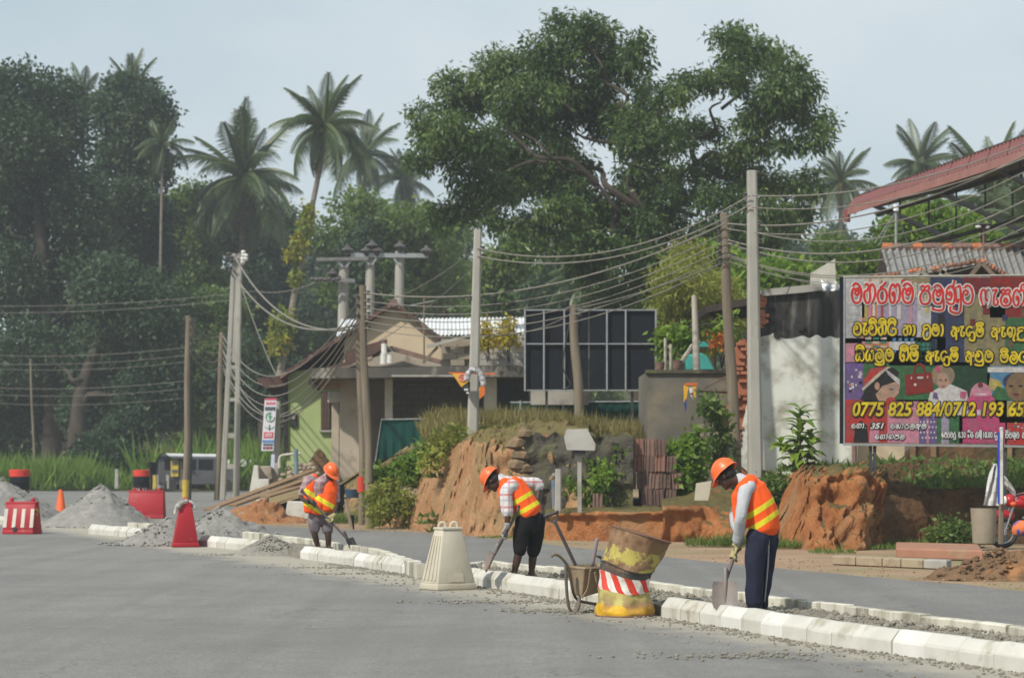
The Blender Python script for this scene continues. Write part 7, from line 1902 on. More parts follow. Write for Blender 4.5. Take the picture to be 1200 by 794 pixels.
organic('shoe', mb, .009, M('dark_shoe', (.03, .024, .022), (.05, .04, .035), 5, .7), PR, 1)
m_glove = M('yellow_glove', (.42, .37, .19), (.32, .28, .14), 7, .95, .4, 40, .004)
for w_, h_, th_ in ((Lwr, Lh, 1), (Rwr, Rh, -1)):
    mb = MB(); grip_hand(mb, w_, h_, sd, .019, th_, 1.12); limb(mb, [w_ + (w_ - h_) * .35, w_], [.038, .036]); organic('glove', mb, .0048, m_glove, PR, 1)
S3 = thing('shovel', shaft_b, 'square mouthed shovel held by the worker in navy trousers', 'shovel', 'shovels')
MB().tube([shaft_a - sd * .25, shaft_b], [.018, .02], 10, round_cap=True).build('shaft', m_shaft, S3, smooth=True)
d_grip(S3, shaft_a - sd * .40, -sd, .055, Vector((.3, -1, 0)))
blade(S3, W(850, 681, -.13), Vector((-.02, -.10, -1)), Vector((1, -.15, 0)), .29, .245, .045)

# ------------------------------------------------ middle worker, bent low, right hand on his back
Y0 = 31.9; base = W(612, 679); base.z = .1
f_, l_ = Vector((-.9, .42, 0)), Vector((-.42, -.9, 0))
PM = thing('person', base, 'bent worker in orange vest, checked shirt and black shorts scraping with a shovel', 'person', 'road workers')
shaft_a, shaft_b = W(603, 606, -.16), W(579, 648.5, -.30); sd = shaft_b - shaft_a
Lh = shaft_a.lerp(shaft_b, .46); Lwr = Lh + Vector((.02, -.02, .095))
Lsh, Lel = W(593, 576, -.19), W(595, 603, -.25)
Rsh, Rel, Rwr = W(608, 566, .17), W(630, 567, .26), W(629, 590, .14)
hc = W(576.5, 562.5, .02)
hf = (f_ * .62 + Vector((0, 0, -.78))).normalized(); hu = (Vector((0, 0, 1)) * .62 + f_ * .78).normalized()
mb = MB(); R = head_parts(mb, hc, hf, hu, W(591, 564))
spine = [W(622, 606), W(618, 597), W(610, 582), W(601, 570), W(593, 563)]
mb.oval(spine, [.15, .14, .155, .165, .08], [.10, .10, .105, .10, .07], l_, 16)
limb(mb, [Lsh, Lel, Lwr], [.05, .046, .038, .028]); limb(mb, [Rsh, Rel, Rwr], [.05, .045, .038, .028]); mb.ball(Lwr.lerp(Lh, .5), .032, 10); mb.oval([Rwr, W(627, 595, .1), W(625, 599, .06)], [.03, .04, .035], [.022, .02, .015], f_, 12)
mlegs = ((W(613, 612, -.09), W(608.5, 644, -.10), W(603, 668, -.07)), (W(629, 610, .09), W(625, 646, .08), W(623, 668, .09)))
for hip, kn, an in mlegs: limb(mb, [hip, kn, an], [.09, .066, .056, .05, .036]); foot(mb, an, f_, z=base.z)
for i, (o1, o2) in enumerate(((-.03, .95), (-.01, 1.05), (.012, 1.0), (.03, .85))):
    p = W(626, 597, .08) + l_ * o1; mb.tube([p, p + Vector((-.03, -.02, -.03)) * o2, p + Vector((-.045, -.045, -.055)) * o2], [.010, .0095, .008], 8, round_cap=True)
organic('body', mb, .009, m_skin, PM, 2); eyes(PM, hc, R)
MB().ball(hc + R @ Vector((0, -.034, -.012)), (.080, .074, .082), 16, R=R).build('hair', m_hair, PM, smooth=True)
helmet(PM, hc + R @ Vector((0, -.012, .04)), R, -.1)
m_plaid = check_mat('checked_shirt', (.58, .57, .57), [((.45, .10, .10), .15, .16), ((.35, .35, .38), .6, .16)], 6.5, .2)
mb = MB(); mb.oval([W(623.5, 607.5)] + spine, [.150, .165, .165, .17, .18, .09], [.125, .125, .118, .12, .115, .078], l_, 18)
limb(mb, [W(600, 569, -.12), Lsh, Lsh.lerp(Lel, .88)], [.085, .080, .076, .076]); limb(mb, [W(606, 566, .1), Rsh, Rel, Rel.lerp(Rwr, .15)], [.09, .084, .075, .066]); limb(mb, [W(594, 566), W(587.5, 561)], [.075, .067])
organic('shirt', mb, .010, m_plaid, PM, 2, .010, 10)
ax = Vector((-.5, 0, .86)); ref = W(618, 595)
vm = MB(); vm.oval([W(622, 600), W(617, 594), W(610, 581), W(602, 570), W(597, 566)], [.19, .195, .198, .19, .12], [.150, .152, .148, .135, .09], l_, 22)
limb(vm, [W(595, 571, -.12), W(604, 566, -.05)], [.075, .085]); limb(vm, [W(604, 565, .12), W(603, 565, .06)], [.085, .08])
vm.oval([W(605, 604, .0), W(599, 591, .0), W(592, 579, .0), W(590, 571, .0)], [.16, .165, .15, .11], [.075, .08, .075, .06], l_, 16)
limb(vm, [W(594, 572, -.13), W(592, 566, -.06)], [.088, .08])
organic('vest', vm, .010, vest_mat('orange_vest', [0.0, (W(615, 581.5) - ref).dot(ax)], .055), PM, 3, .012, 7, (ax, ref))
mb = MB(); mb.oval([W(622, 603), W(620, 612), W(619, 620)], [.17, .175, .17], [.135, .14, .13], l_, 18)
for hip, kn, an in mlegs: limb(mb, [hip, hip.lerp(kn, .5), hip.lerp(kn, .98)], [.108, .100, .092, .090])
organic('shorts', mb, .010, M('black_shorts', (.005, .005, .006), (.009, .008, .008), 5, .95, .5, 14, .02), PM, 2, .014, 8)
mb = MB(); grip_hand(mb, Lwr, Lh, sd, .019, 1, 1.15); limb(mb, [Lwr + (Lwr - Lh) * .3, Lwr], [.040, .038]); organic('glove', mb, .0048, M('grey_glove', (.34, .31, .29), (.24, .22, .21), 7, .95, .4, 40, .004), PM, 1)
S4 = thing('shovel', shaft_b, 'shovel with dark shaft scraping behind the cream concrete divider', 'shovel', 'shovels')
MB().tube([shaft_a - sd * .12, shaft_b], [.018, .019], 10, round_cap=True).build('shaft', m_shaft, S4, smooth=True)
MB().tube([shaft_a.lerp(shaft_b, .62), shaft_b + sd * .02], [.024, .026], 10).build('sleeve', m_grip, S4, smooth=True)
d_grip(S4, shaft_a - sd * .26, -sd, .05, Vector((.4, 1, 0)))
blade(S4, shaft_b, W(571.5, 668, -.25) - shaft_b, Vector((.35, -.9, 0)), .25, .21, .04)

# ------------------------------------------------ left worker, facing us, leaning on a mamoty-like shovel
Y0 = 42.2; base = W(379, 646); base.z = .1
f_, l_ = Vector((.5, -.87, 0)), Vector((.87, .5, 0))
PL = thing('person', base, 'worker facing the road in open orange vest, short sleeves and grey shorts', 'person', 'road workers')
shaft_a, shaft_b = W(362.5, 584, -.40), W(403, 627, -.28); sd = shaft_b - shaft_a
Rh, Lh = shaft_a.lerp(shaft_b, .12), shaft_a.lerp(shaft_b, .56)
Rsh, Rel, Rwr = W(361, 563, -.08), W(353, 582, -.10), Rh + Vector((-.07, .07, .02))
Lsh, Lel, Lwr = W(391, 566, .08), W(394, 589, -.02), Lh + Vector((.06, .07, .05))
hc = W(388, 553, -.20)
hf = (f_ * .72 + Vector((.25, 0, -.62))).normalized(); hu = (Vector((0, 0, 1)) * .75 + f_ * .6).normalized()
mb = MB(); R = head_parts(mb, hc, hf, hu, W(381, 562, -.06))
spine = [W(374, 605, .06), W(374, 594, .05), W(375, 579, .0), W(377, 567, -.03), W(380, 560, -.06)]
mb.oval(spine, [.15, .14, .16, .17, .08], [.10, .10, .105, .10, .07], l_, 16)
for a, b, c in ((Rsh, Rel, Rwr), (Lsh, Lel, Lwr)): limb(mb, [a, b, c], [.05, .046, .038, .029])
llegs = ((W(368, 607, .02), W(368.5, 624, -.04), W(373, 641, .03)), (W(382, 607, .08), W(384.5, 625, .0), W(385, 642, .04)))
for hip, kn, an in llegs: limb(mb, [hip, kn, an], [.09, .066, .056, .05, .036]); foot(mb, an, f_, z=base.z)
organic('body', mb, .010, m_skin, PL, 2); eyes(PL, hc, R)
MB().ball(hc + R @ Vector((0, -.036, -.012)), (.076, .068, .078), 16, R=R).build('hair', m_hair, PL, smooth=True)
helmet(PL, hc + R @ Vector((0, -.006, .035)), R, -.1)
mb = MB(); mb.oval(spine, [.165, .16, .165, .17, .085], [.115, .112, .115, .115, .075], l_, 18)
limb(mb, [W(367, 562, -.03), Rsh, Rsh.lerp(Rel, .75)], [.085, .080, .076, .076]); limb(mb, [W(386, 563, .03), Lsh, Lsh.lerp(Lel, .85)], [.085, .078, .074, .072]); limb(mb, [W(380, 564, -.08), W(383, 558, -.10)], [.082, .074])
organic('shirt', mb, .011, check_mat('faded_check_shirt', (.36, .24, .25), [((.24, .14, .16), .2, .3), ((.42, .34, .36), .65, .15)], 9, .2), PL, 2, .010, 10)
ax = Vector((.5, 0, .86)); ref = W(366, 593)
vm = MB()
for s, x0, x1, x2 in ((-1, 367, 364.5, 366), (1, 384.5, 386, 388)):             # two open front panels
    vm.oval([W(x1 + s * .5, 599 - (s > 0) * 2, -.10), W(x1, 588, -.11), W(x1 + s * 1.2, 576, -.11), W(x2, 566, -.08)], [.125, .13, .125, .10], [.06, .062, .062, .058], l_, 16)
    limb(vm, [W(x2, 567, -.07), W(x2 - s * 1.5, 560, .0), W(x2 - s * 2, 563, .06)], [.085, .085, .08])
vm.oval([W(374, 600, -.10), W(375, 590, -.13), W(376, 581, -.13)], [.11, .10, .06], [.07, .075, .06], l_, 16)
vm.oval([W(374, 600, .11), W(374, 588, .11), W(376, 572, .09), W(377, 564, .06)], [.20, .205, .20, .15], [.07, .075, .07, .05], l_, 20)
vm.oval([W(374.5, 598, .02), W(375, 588, .02)], [.20, .20], [.13, .13], l_, 20)
organic('vest', vm, .011, vest_mat('orange_vest', [0.0, (W(371, 581.5) - ref).dot(ax)], .075), PL, 2, .012, 7, (ax, ref))
mb = MB(); mb.oval([W(374, 598, .05), W(375, 606, .05), W(375.5, 611, .04)], [.185, .185, .175], [.13, .135, .13], l_, 18)
for hip, kn, an in llegs: limb(mb, [hip, hip.lerp(kn, .5), hip.lerp(kn, .72)], [.108, .102, .096, .092])
organic('shorts', mb, .011, M('grey_shorts', (.16, .135, .15), (.10, .085, .10), 4, .9, .5, 14, .02, c3=(.25, .24, .27), s3=3, p3=.6), PL, 2, .014, 8)
mb = MB(); grip_hand(mb, Rwr, Rh, sd, .019, 1, 1.15); limb(mb, [Rwr + (Rwr - Rh) * .3, Rwr], [.038, .036]); organic('glove', mb, .006, M('black_glove', (.03, .03, .03), (.045, .042, .04), 7, .9), PL, 1, label='dark glove on the upper hand')
mb = MB(); grip_hand(mb, Lwr, Lh, sd, .019, -1, 1.15); limb(mb, [Lwr + (Lwr - Lh) * .3, Lwr], [.038, .036]); organic('glove', mb, .006, m_glove, PL, 1, label='yellowish glove on the lower hand')
mb = MB()
for hip, kn, an in llegs:
    b = Vector((an.x, an.y, base.z)); mb.oval([b - f_ * .07, b + f_ * .06, b + f_ * .18], [.038, .042, .04], [.010, .010, .009], l_, 12)
mb.build('sandals', M('brown_sandal', (.09, .05, .035), (.07, .04, .03)), PL, smooth=True)
S5 = thing('shovel', shaft_b, 'long curved shovel held across the body of the worker in grey shorts', 'shovel', 'shovels')
MB().tube(spline([shaft_a - sd * .12, shaft_a, shaft_a.lerp(shaft_b, .6), shaft_b, W(408, 632, -.24)], 4), [.019] * 17, 10, round_cap=True).build('shaft', m_shaft, S5, smooth=True)
blade(S5, W(407, 631, -.25), Vector((.40, -.1, -.95)), Vector((.5, .8, .1)), .25, .22, .05, mat=m_grip)
d_grip(S5, shaft_a - sd * .22, -sd, .05, Vector((0, 1, .3)))
# ================================================================ THE SHOP BILLBOARD
BQ = 47.6
BD = thing('billboard', at(1095, 637, BQ), 'large colourful clothing shop billboard in Sinhala with yellow phone numbers on two posts', 'billboard')
def vinyl(name, c): c = tuple(x * .8 for x in c); g = sum(c) / 3; return M('print_' + name, tuple(min(.6, x * 1.2) for x in c), tuple(x * .62 + g * .08 for x in c), 11 if name[:6] != 'letter' else 5, .7, spec=.15, c3=tuple(x * .45 + g * .35 for x in c) if name[:6] != 'letter' else None, s3=6, p3=.55, w3=.12)
def poly(name, mat, pts, lay, parent=None): return part(name, mat, parent or BD, pts, BQ - .004 * lay, .003)
_pnt = part('panel', vinyl('base', (.30, .26, .22)), BD, [(988.5, 519), (1262, 522), (1262, 322), (988.5, 325)], BQ, .05)
part('frame', m_black, BD, [(984.5, 519.5), (988.2, 519.5), (988.2, 324.5), (984.5, 324.5)], BQ - .01, .08)
part('frame', m_steel, BD, [(988.5, 521.6), (1262, 524.6), (1262, 522.3), (988.5, 519.3)], BQ - .012, .07)
part('frame', m_conc_lt, BD, [(988.5, 324.7), (1262, 321.7), (1262, 320.6), (988.5, 323.4)], BQ - .012, .07)
part('frame', m_steel, BD, [(988.4, 519), (990.2, 519), (990.2, 325), (988.4, 325)], BQ - .02, .02)
m_pst = M('dark_grey_post', (.05, .055, .06), (.035, .04, .042), 4, .6, c3=(.09, .075, .06), s3=3, p3=.62)
for x in (1020.2, 1025):
    p, q = at(x, 520, BQ + .1), at(x + .6, 639, BQ + .1); MB().bar(p, q, .055, .06, up=Vector((0, 1, 0))).build('post', m_pst, BD)
for y in (533, 558, 583, 606): MB().bar(at(1019, y, BQ + .1), at(1026.4, y, BQ + .1), .035, .05).build('cross_piece', m_pst, BD)
p, q = at(1176.5, 521, BQ + .1), at(1177, 640, BQ + .1); MB().bar(p, q, .1, .08, up=Vector((0, 1, 0))).build('post', m_pst, BD)

# ---- picture print: clothes, fabric, generic figures - flat patches, as printed
C_ = {k: vinyl(k, v) for k, v in dict(grey=(.34, .34, .35), palegrey=(.42, .42, .43), pink=(.50, .19, .27), hot=(.48, .05, .16), mag=(.42, .05, .15), red=(.42, .03, .025), dkred=(.22, .02, .015), orange=(.50, .16, .06), green=(.04, .13, .05), dkgreen=(.018, .055, .028), teal=(.03, .20, .15),
      blue=(.06, .20, .36), navy=(.035, .045, .10), purple=(.13, .08, .24), lilac=(.30, .26, .36), yellow=(.40, .33, .07), khaki=(.22, .19, .09), black=(.025, .022, .025), skin=(.40, .24, .16), skin2=(.20, .125, .06), white=(.50, .48, .48), brown=(.14, .08, .05), maroon=(.16, .02, .025), cream=(.44, .40, .30), fair=(.25, .19, .11)).items()}
lay = 1
def R4(x0, y0, x1, y1, c, l=1): poly('print', C_[c], [(x0, y1), (x1, y1), (x1, y0), (x0, y0)], l)
for a in [(990.5, 326, 1013, 372, 'palegrey'), (1013, 326, 1058, 345, 'cream'), (1058, 326, 1090, 345, 'khaki'), (1090, 325, 1128, 350, 'navy'), (1128, 325, 1160, 345, 'maroon'), (1160, 324, 1262, 372, 'dkred'), (990.5, 372, 1010, 402, 'grey'), (1010, 345, 1028, 400, 'orange'), (1028, 345, 1075, 400, 'lilac'), (1075, 345, 1091, 400, 'palegrey'),
          (1091, 350, 1130, 428, 'navy'), (1130, 345, 1178, 428, 'khaki'), (1178, 372, 1262, 428, 'green'), (990.5, 396, 1013, 425, 'pink'), (1013, 393, 1042, 410, 'orange'), (1042, 393, 1072, 428, 'white'), (1072, 395, 1100, 428, 'teal'), (1100, 395, 1108, 424, 'orange'), (990.5, 424, 1012, 468, 'purple'), (1012, 410, 1110, 470, 'green'), (1110, 424, 1160, 470, 'dkgreen'),
          (990.5, 468, 1040, 518.5, 'red'), (1040, 468, 1090, 518.8, 'pink'), (1090, 468, 1112, 519, 'lilac'), (1112, 468, 1128, 519.3, 'green'), (1124, 468, 1180, 519.6, 'mag'), (1157, 429, 1262, 470, 'blue'), (1157, 470, 1262, 495, 'yellow'), (1178, 488, 1262, 521, 'red')]:
    R4(*a, 1)
rb = random.Random(5)
for i in range(16):                                        # hanging clothes: stripes of cloth
    x = 1013 + i * 4.8; R4(x, rb.uniform(326, 334), x + rb.uniform(2.6, 4.4), rb.uniform(345, 398), rb.choice(('pink', 'hot', 'orange', 'white', 'lilac', 'cream', 'red', 'grey', 'yellow')), 2 + i % 2 * .5)
for i in range(22):
    x = 1092 + i * 7.5; y = rb.uniform(330, 415); R4(x, y, x + rb.uniform(4, 9), y + rb.uniform(6, 16), rb.choice(('navy', 'khaki', 'brown', 'black', 'maroon', 'dkgreen', 'teal', 'red')), 2 + i % 2 * .5)
for i in range(9): R4(1014 + (i % 3) * 9, 395 + (i // 3) * 4.8, 1021 + (i % 3) * 9, 397.6 + (i // 3) * 4.8, 'teal' if i % 2 else 'cream', 2)
for i in range(8): poly('print', C_['blue'], [(1046 + i % 4 * 7, 401 + i // 4 * 14), (1050 + i % 4 * 7, 399 + i // 4 * 14), (1050 + i % 4 * 7, 395.5 + i // 4 * 14), (1046 + i % 4 * 7, 396 + i // 4 * 14)], 2)
for i in range(5): R4(1074 + i * 5, 397, 1075 + i * 5, 427, 'dkgreen', 2); R4(1073, 400 + i * 5.5, 1099, 401 + i * 5.5, 'dkgreen', 2.5)
for p_ in ([(992, 356), (1008, 356), (1008, 370), (992, 370)], [(995, 380), (1003, 380), (1003, 392), (995, 392)]): poly('print', C_['grey'], p_, 2)
R4(995, 359, 1005, 367, 'palegrey', 3)
def ovalp(cx, cy, rx, ry, c, l, a0=0, a1=6.2832, n=20): poly('print', C_[c], [(cx + rx * math.cos(a0 + (a1 - a0) * i / n), cy - ry * math.sin(a0 + (a1 - a0) * i / n)) for i in range(n if a1 - a0 > 6.2 else n + 1)][::1], l)
# girl in a red head scarf, looking down
poly('print', C_['black'], [(1008, 468), (1028, 470), (1034, 452), (1050, 446), (1054, 436), (1046, 430), (1036, 432), (1018, 450)], 2)
poly('print', C_['skin'], [(1030, 470), (1046, 472), (1049, 465), (1053, 461), (1055, 452), (1050, 447), (1034, 452), (1026, 462)], 3)
ovalp(1028, 452, 3, 4.5, 'skin', 3.4); poly('print', C_['red'], [(1011, 456), (1030, 437), (1040, 430), (1034, 429), (1020, 432), (1013, 444)], 3.6); poly('print', C_['cream'], [(1011, 458), (1040, 432), (1044, 430), (1040, 429.6), (1030, 436), (1010, 455)], 4)
for k in range(3): poly('print', C_['white'], [(1038 + k, 434 + k * 2), (1054, 446 + k * 2.4), (1055, 444.8 + k * 2.4), (1039 + k, 433 + k * 2)], 4.2)
R4(1042, 455.4, 1047, 456.4, 'black', 4); ovalp(1044, 470, 6, 5, 'red', 4.2)
# red handbag
poly('print', C_['dkred'], [(1062, 463), (1094, 459), (1092, 436), (1060, 439)], 3)
poly('print', C_['dkred'], [(1070, 438), (1072, 428), (1077, 425), (1083, 427), (1085, 437), (1082.6, 437), (1081, 429.5), (1077, 427.6), (1074, 429.6), (1072.4, 438)], 3)
for x0, y0, x1, y1 in ((1075, 441, 1082, 443.4), (1071, 449, 1074, 452), (1067.5, 441, 1068.6, 444), (1086.5, 440, 1087.6, 443)): R4(x0, y0, x1, y1, 'white', 4)
# fair haired doll-like figure in white
ovalp(1105, 440, 14, 13, 'fair', 2.4); ovalp(1105, 446, 7.4, 9.4, 'skin', 3); poly('print', C_['white'], [(1084, 486), (1137, 486), (1133, 458), (1114, 450), (1100, 454), (1090, 460)], 2.8)
for x in (1102.4, 1108.6): ovalp(x, 445, 1.3, .9, 'black', 4)
ovalp(1105.4, 452.4, 2, .8, 'red', 4); ovalp(1099, 432, 3, 4, 'hot', 3.4); poly('print', C_['purple'], [(1093, 466), (1100, 468), (1098, 460), (1094, 459)], 4)
for k in range(4): poly('print', C_['hot'], [(1125 + k * 1.6, 466 + k * .4), (1126 + k * 1.6, 466 + k * .4), (1127 + k * 2, 459), (1125.6 + k * 1.8, 458)], 4)
# pink dress and lace
ovalp(1149.5, 464, 13, 16, 'pink', 2.4); poly('print', C_['mag'], [(1128, 519), (1175, 519.4), (1168, 472), (1158, 464), (1142, 464), (1134, 472)], 2.7); poly('print', C_['hot'], [(1130, 476), (1140, 476), (1141, 462), (1134, 466)], 3); poly('print', C_['hot'], [(1158, 476), (1168, 476), (1165, 466), (1159, 462)], 3)
ovalp(1149, 451, 3, 3, 'maroon', 3.2); R4(1143, 461, 1156, 462.4, 'white', 3.4); R4(1145, 480, 1149, 486, 'white', 3.4)
# woman's head in the corner picture
poly('print', C_['white'], [(1157.4, 436), (1262, 436), (1262, 430), (1157.4, 430)], 2); poly('print', C_['yellow'], [(1158, 458), (1176, 456), (1172, 446), (1160, 442)], 2.2); poly('print', C_['green'], [(1160, 468), (1188, 469), (1182, 456), (1168, 452)], 2.4)
ovalp(1192, 447, 17, 11, 'navy', 2.6); ovalp(1193, 453, 14, 17, 'skin2', 3)
for x in (1184.5, 1196): ovalp(x, 452, 2.6, 1.2, 'black', 4)
ovalp(1191, 462, 4, 1.4, 'maroon', 4)
# trousers with dots
for i in range(20): ovalp(1079 + (i % 5) * 4 + (i // 5 % 2) * 2, 494 + (i // 5) * 6.2, 1.1, 1.3, 'white', 3, n=8)
R4(1077, 488, 1085.6, 519, 'purple', 2); R4(1088.4, 488, 1097.5, 519, 'purple', 2); R4(1097.8, 490, 1103, 518.8, 'green', 2)
poly('print', C_['black'], [(1000, 518), (1018, 518), (1016, 498), (1008, 492), (1002, 503)], 2); poly('print', C_['pink'], [(1018, 518), (1030, 518), (1030, 500), (1020, 500)], 2.2)
for i in range(14): R4(992 + rb.uniform(0, 18), 430 + rb.uniform(0, 34), 995 + rb.uniform(0, 18), 434 + rb.uniform(0, 34), rb.choice(('cream', 'orange', 'white', 'black', 'grey')), 2.5 + i * .03) if False else None
for i in range(14):
    x, y = 992 + rb.uniform(0, 16), 431 + rb.uniform(0, 32); R4(x, y, x + rb.uniform(1.5, 4), y + rb.uniform(1.5, 4), rb.choice(('cream', 'orange', 'white', 'black', 'grey')), 2.4 + i * .04)
for i in range(10):
    x, y = 1180 + rb.uniform(0, 22), 492 + rb.uniform(0, 22); ovalp(x, y, 1.6, 1.3, rb.choice(('cream', 'blue', 'pink', 'yellow')), 2.5 + i * .04, n=8)

# ---- lettering. Each letter is a set of pen strokes in a unit box.
MA_ = [[(.15, .85), (.3, .98), (.6, .98), (.9, .75), (.95, .45), (.8, .12), (.5, .03), (.2, .12), (.06, .42), (.12, .68), (.27, .76), (.4, .66), (.5, .62), (.55, .74), (.68, .74), (.72, .55), (.55, .42), (.38, .5), (.36, .6)]]
VA_ = [[(.2, .85), (.4, .98), (.75, .9), (.95, .55), (.85, .15), (.5, .03), (.15, .15), (.05, .45), (.15, .68), (.35, .74), (.5, .65), (.42, .5), (.22, .52)]]
HA_ = [[(.1, .92), (.28, .98), (.42, .85), (.3, .66), (.1, .6), (.04, .35), (.2, .06), (.42, .05), (.56, .3), (.52, .7), (.62, .93), (.82, .93), (.97, .7), (.95, .35), (.75, .05)]]
RA_ = [[(.45, .72), (.2, .66), (.04, .4), (.2, .08), (.5, .03), (.85, .12), (.96, .42), (.8, .68), (.5, .74), (.35, .8), (.6, .9), (.9, 1.08)]]
GA_ = [[(.4, .35), (.3, .48), (.42, .58), (.5, .4), (.45, .08), (.2, .05), (.04, .35), (.1, .75), (.35, .97), (.55, .8), (.7, .95), (.9, .9), (.98, .6), (.92, .25), (.7, .04)]]
PA_ = [[(.12, .9), (.3, .98), (.45, .85), (.3, .72), (.15, .78)], [(.48, .86), (.72, .98), (.9, .88), (.75, .72)], [(.3, .70), (.05, .4), (.2, .08), (.5, .02), (.85, .1), (.97, .4), (.75, .70), (.3, .70)]]
FOOT = [[(.95, .4), (.96, -.26), (.08, -.26), (.08, -.16)]]
NA2 = [[(.3, .45), (.2, .55), (.3, .66), (.42, .5), (.3, .25), (.05, .3)], [(.05, .15), (.3, .02), (.56, .1), (.62, .6), (.4, .95), (.1, .8), (.05, .5)], [(.5, .9), (.62, 1.25)], [(.66, .9), (.72, .3), (.82, .1), (.9, .3)], [(.78, .88), (1, .9), (1, -.36), (.35, -.36), (.33, -.1)]]
FA_ = [[(.25, .03), (.05, .5), (.15, .9), (.4, .95), (.48, .7), (.5, .35), (.5, .7), (.6, .95), (.85, .95), (.97, .5), (.8, .05), (.62, .0)], [(.5, .35), (.62, .3), (.62, .45)]]
AE_ = [[(.0, .92), (.7, .95), (.35, .72), (.2, .4), (.25, .1), (.75, .1), (.85, .3), (.6, .45)]]
SSA = PA_ + [[(.35, .3), (.5, .48), (.65, .3), (.5, .2), (.35, .3)]]
NAL = GA_ + [[(.7, .95), (.75, 1.2), (1.0, 1.28)]]
TA_ = [[(.9, .75), (.7, .97), (.3, .95), (.05, .6), (.1, .2), (.5, .02), (.9, .15), (.95, .45), (.7, .58), (.55, .42)]]
ICAP = [[(.08, .92), (.16, 1.22), (.5, 1.34), (.85, 1.22), (.94, .95)], [(.25, 1.1), (.8, 1.08)]]
HAL = [[(.1, .98), (.16, 1.26), (.88, 1.3), (.9, 1.02)], [(.25, 1.08), (.8, 1.08)]]
YA_ = [[(.3, .92), (.1, .65), (.05, .25), (.25, .03), (.45, .2), (.5, .6), (.5, .2), (.72, .02), (.93, .2), (.95, .68), (.8, .95), (.62, .8), (.78, .62)]]
SA_ = [[(.2, .6), (.05, .3), (.2, .03), (.42, .2), (.45, .45), (.5, .2), (.75, .03), (.95, .3), (.9, .7), (.6, .95), (.25, .95), (.1, .75), (.3, .62), (.62, .66)]]
LA_ = [[(.5, .5), (.35, .38), (.5, .22), (.72, .42), (.55, .7), (.2, .62), (.05, .28), (.3, -.06), (.7, -.06), (.95, .25), (.9, .7), (.6, .98), (.2, .9)]]
LLA = [[(.62, .66), (.35, .6), (.1, .66), (.1, .86), (.32, .92)], [(.35, .6), (.05, .28), (.2, -.2), (.6, -.26), (.95, .05), (.92, .7), (.6, .95), (.3, .92)]]
A__ = [[(.15, .8), (.35, .94), (.47, .76), (.25, .62), (.06, .4), (.2, .08), (.45, .1), (.56, .35), (.33, .42)], [(.62, .92), (.66, .4), (.66, -.3)], [(.66, .5), (.94, .55), (.95, .92)]]
DA_ = [[(.75, .8), (.45, .97), (.1, .75), (.05, .35), (.3, .05), (.45, .2), (.3, .38)], [(.45, .4), (.95, .4), (.95, -.3), (.45, -.3), (.45, -.1)]]
TTA = [[(.2, .5), (.35, .38), (.2, .2), (.05, .4), (.1, .8), (.38, .97), (.58, .7), (.5, .1), (.2, .04)], [(.58, .8), (.82, .95), (.97, .5), (.8, .05), (.75, -.3), (.95, -.3)]]
KA_ = [[(.1, .8), (.3, .55), (.08, .25), (.35, .03), (.5, .4), (.5, .9), (.6, .4), (.8, .05), (.97, .4), (.9, .85), (.65, .95)]]
E__ = [[(.5, .3), (.3, .4), (.42, .6), (.85, .5), (.85, .15), (.4, .03), (.05, .3), (.15, .8), (.65, .97)]]
AA_ = [[(.1, .9), (.5, .95), (.7, .5), (.4, .05), (.15, .1)]]
def strokes(glyphs, x0, x1, ytop, ybot, r, mat_out, mat_in, r_out, lay0, lean=0.0, name='lettering'):
    """glyphs: (width, gap after, strokes). Fits the run between photo columns x0 and x1."""
    tot = sum(w + g for w, g, _ in glyphs) - glyphs[-1][1]; k = (x1 - x0) / tot; x = x0
    for w, g, S in glyphs:
        for mat, rad, ly in ((mat_out, r_out, lay0), (mat_in, r, lay0 + 1.6)):
            mb = MB()
            for si, st in enumerate(S):
                pts = []
                for u, v in st:
                    px = x + (u * .92 + .04) * w * k + lean * v * (ybot - ytop); py = ybot - v * (ybot - ytop)
                    pts.append(at(px, py, BQ - .004 * ly - .0009 * si))
                mb.tube(spline(pts, 4), rad * BQ / FOC, 8, flat=.10, hint=Vector((0, 1, 0)), round_cap=False)
            mb.build(name if mat is mat_in else 'lettering_edge', mat, BD, smooth=True)
        x += (w + g) * k
m_lred = vinyl('letter_red', (.52, .025, .02)); m_lwhite = vinyl('letter_white', (.52, .50, .49)); m_lyel = vinyl('letter_yellow', (.58, .44, .012)); m_lblk = vinyl('letter_black', (.018, .016, .014)); m_lgrey = vinyl('letter_grey', (.62, .62, .62))
def fix_flat():
    pass
strokes([(1, .08, MA_), (1.1, .08, HA_), (.95, .08, RA_), (1.05, .06, GA_), (1.1, .42, MA_)], 997, 1071, 332, 355.5, 1.45, m_lwhite, m_lred, 2.9, 5)
strokes([(1.0, .08, PA_), (1, .10, MA_ + FOOT), (1.3, .08, NA2), (1.0, .4, VA_)], 1077, 1141, 334, 356.5, 1.35, m_lwhite, m_lred, 2.8, 5)
strokes([(1.05, .05, FA_), (.6, .05, AE_), (1.05, .06, SSA), (1.1, .1, NAL)], 1148, 1201, 338.5, 358.5, 1.3, m_lwhite, m_lred, 2.7, 5)
strokes([(1, .08, VA_), (.6, .04, AE_), (1, .06, VA_ + ICAP), (1, .06, HA_ + ICAP), (1.05, .1, TA_ + ICAP)], 999.6, 1050.8, 378, 392.8, 1.15, m_lblk, m_lyel, 2.35, 5)
strokes([(1.1, .06, HA_), (.5, .1, AA_)], 1058, 1073.5, 381, 393, 1.1, m_lblk, m_lyel, 2.3, 5)
strokes([(1.05, .06, LLA), (1.0, .06, MA_), (.5, .1, AA_)], 1081, 1106.5, 380, 393.5, 1.15, m_lblk, m_lyel, 2.3, 5)
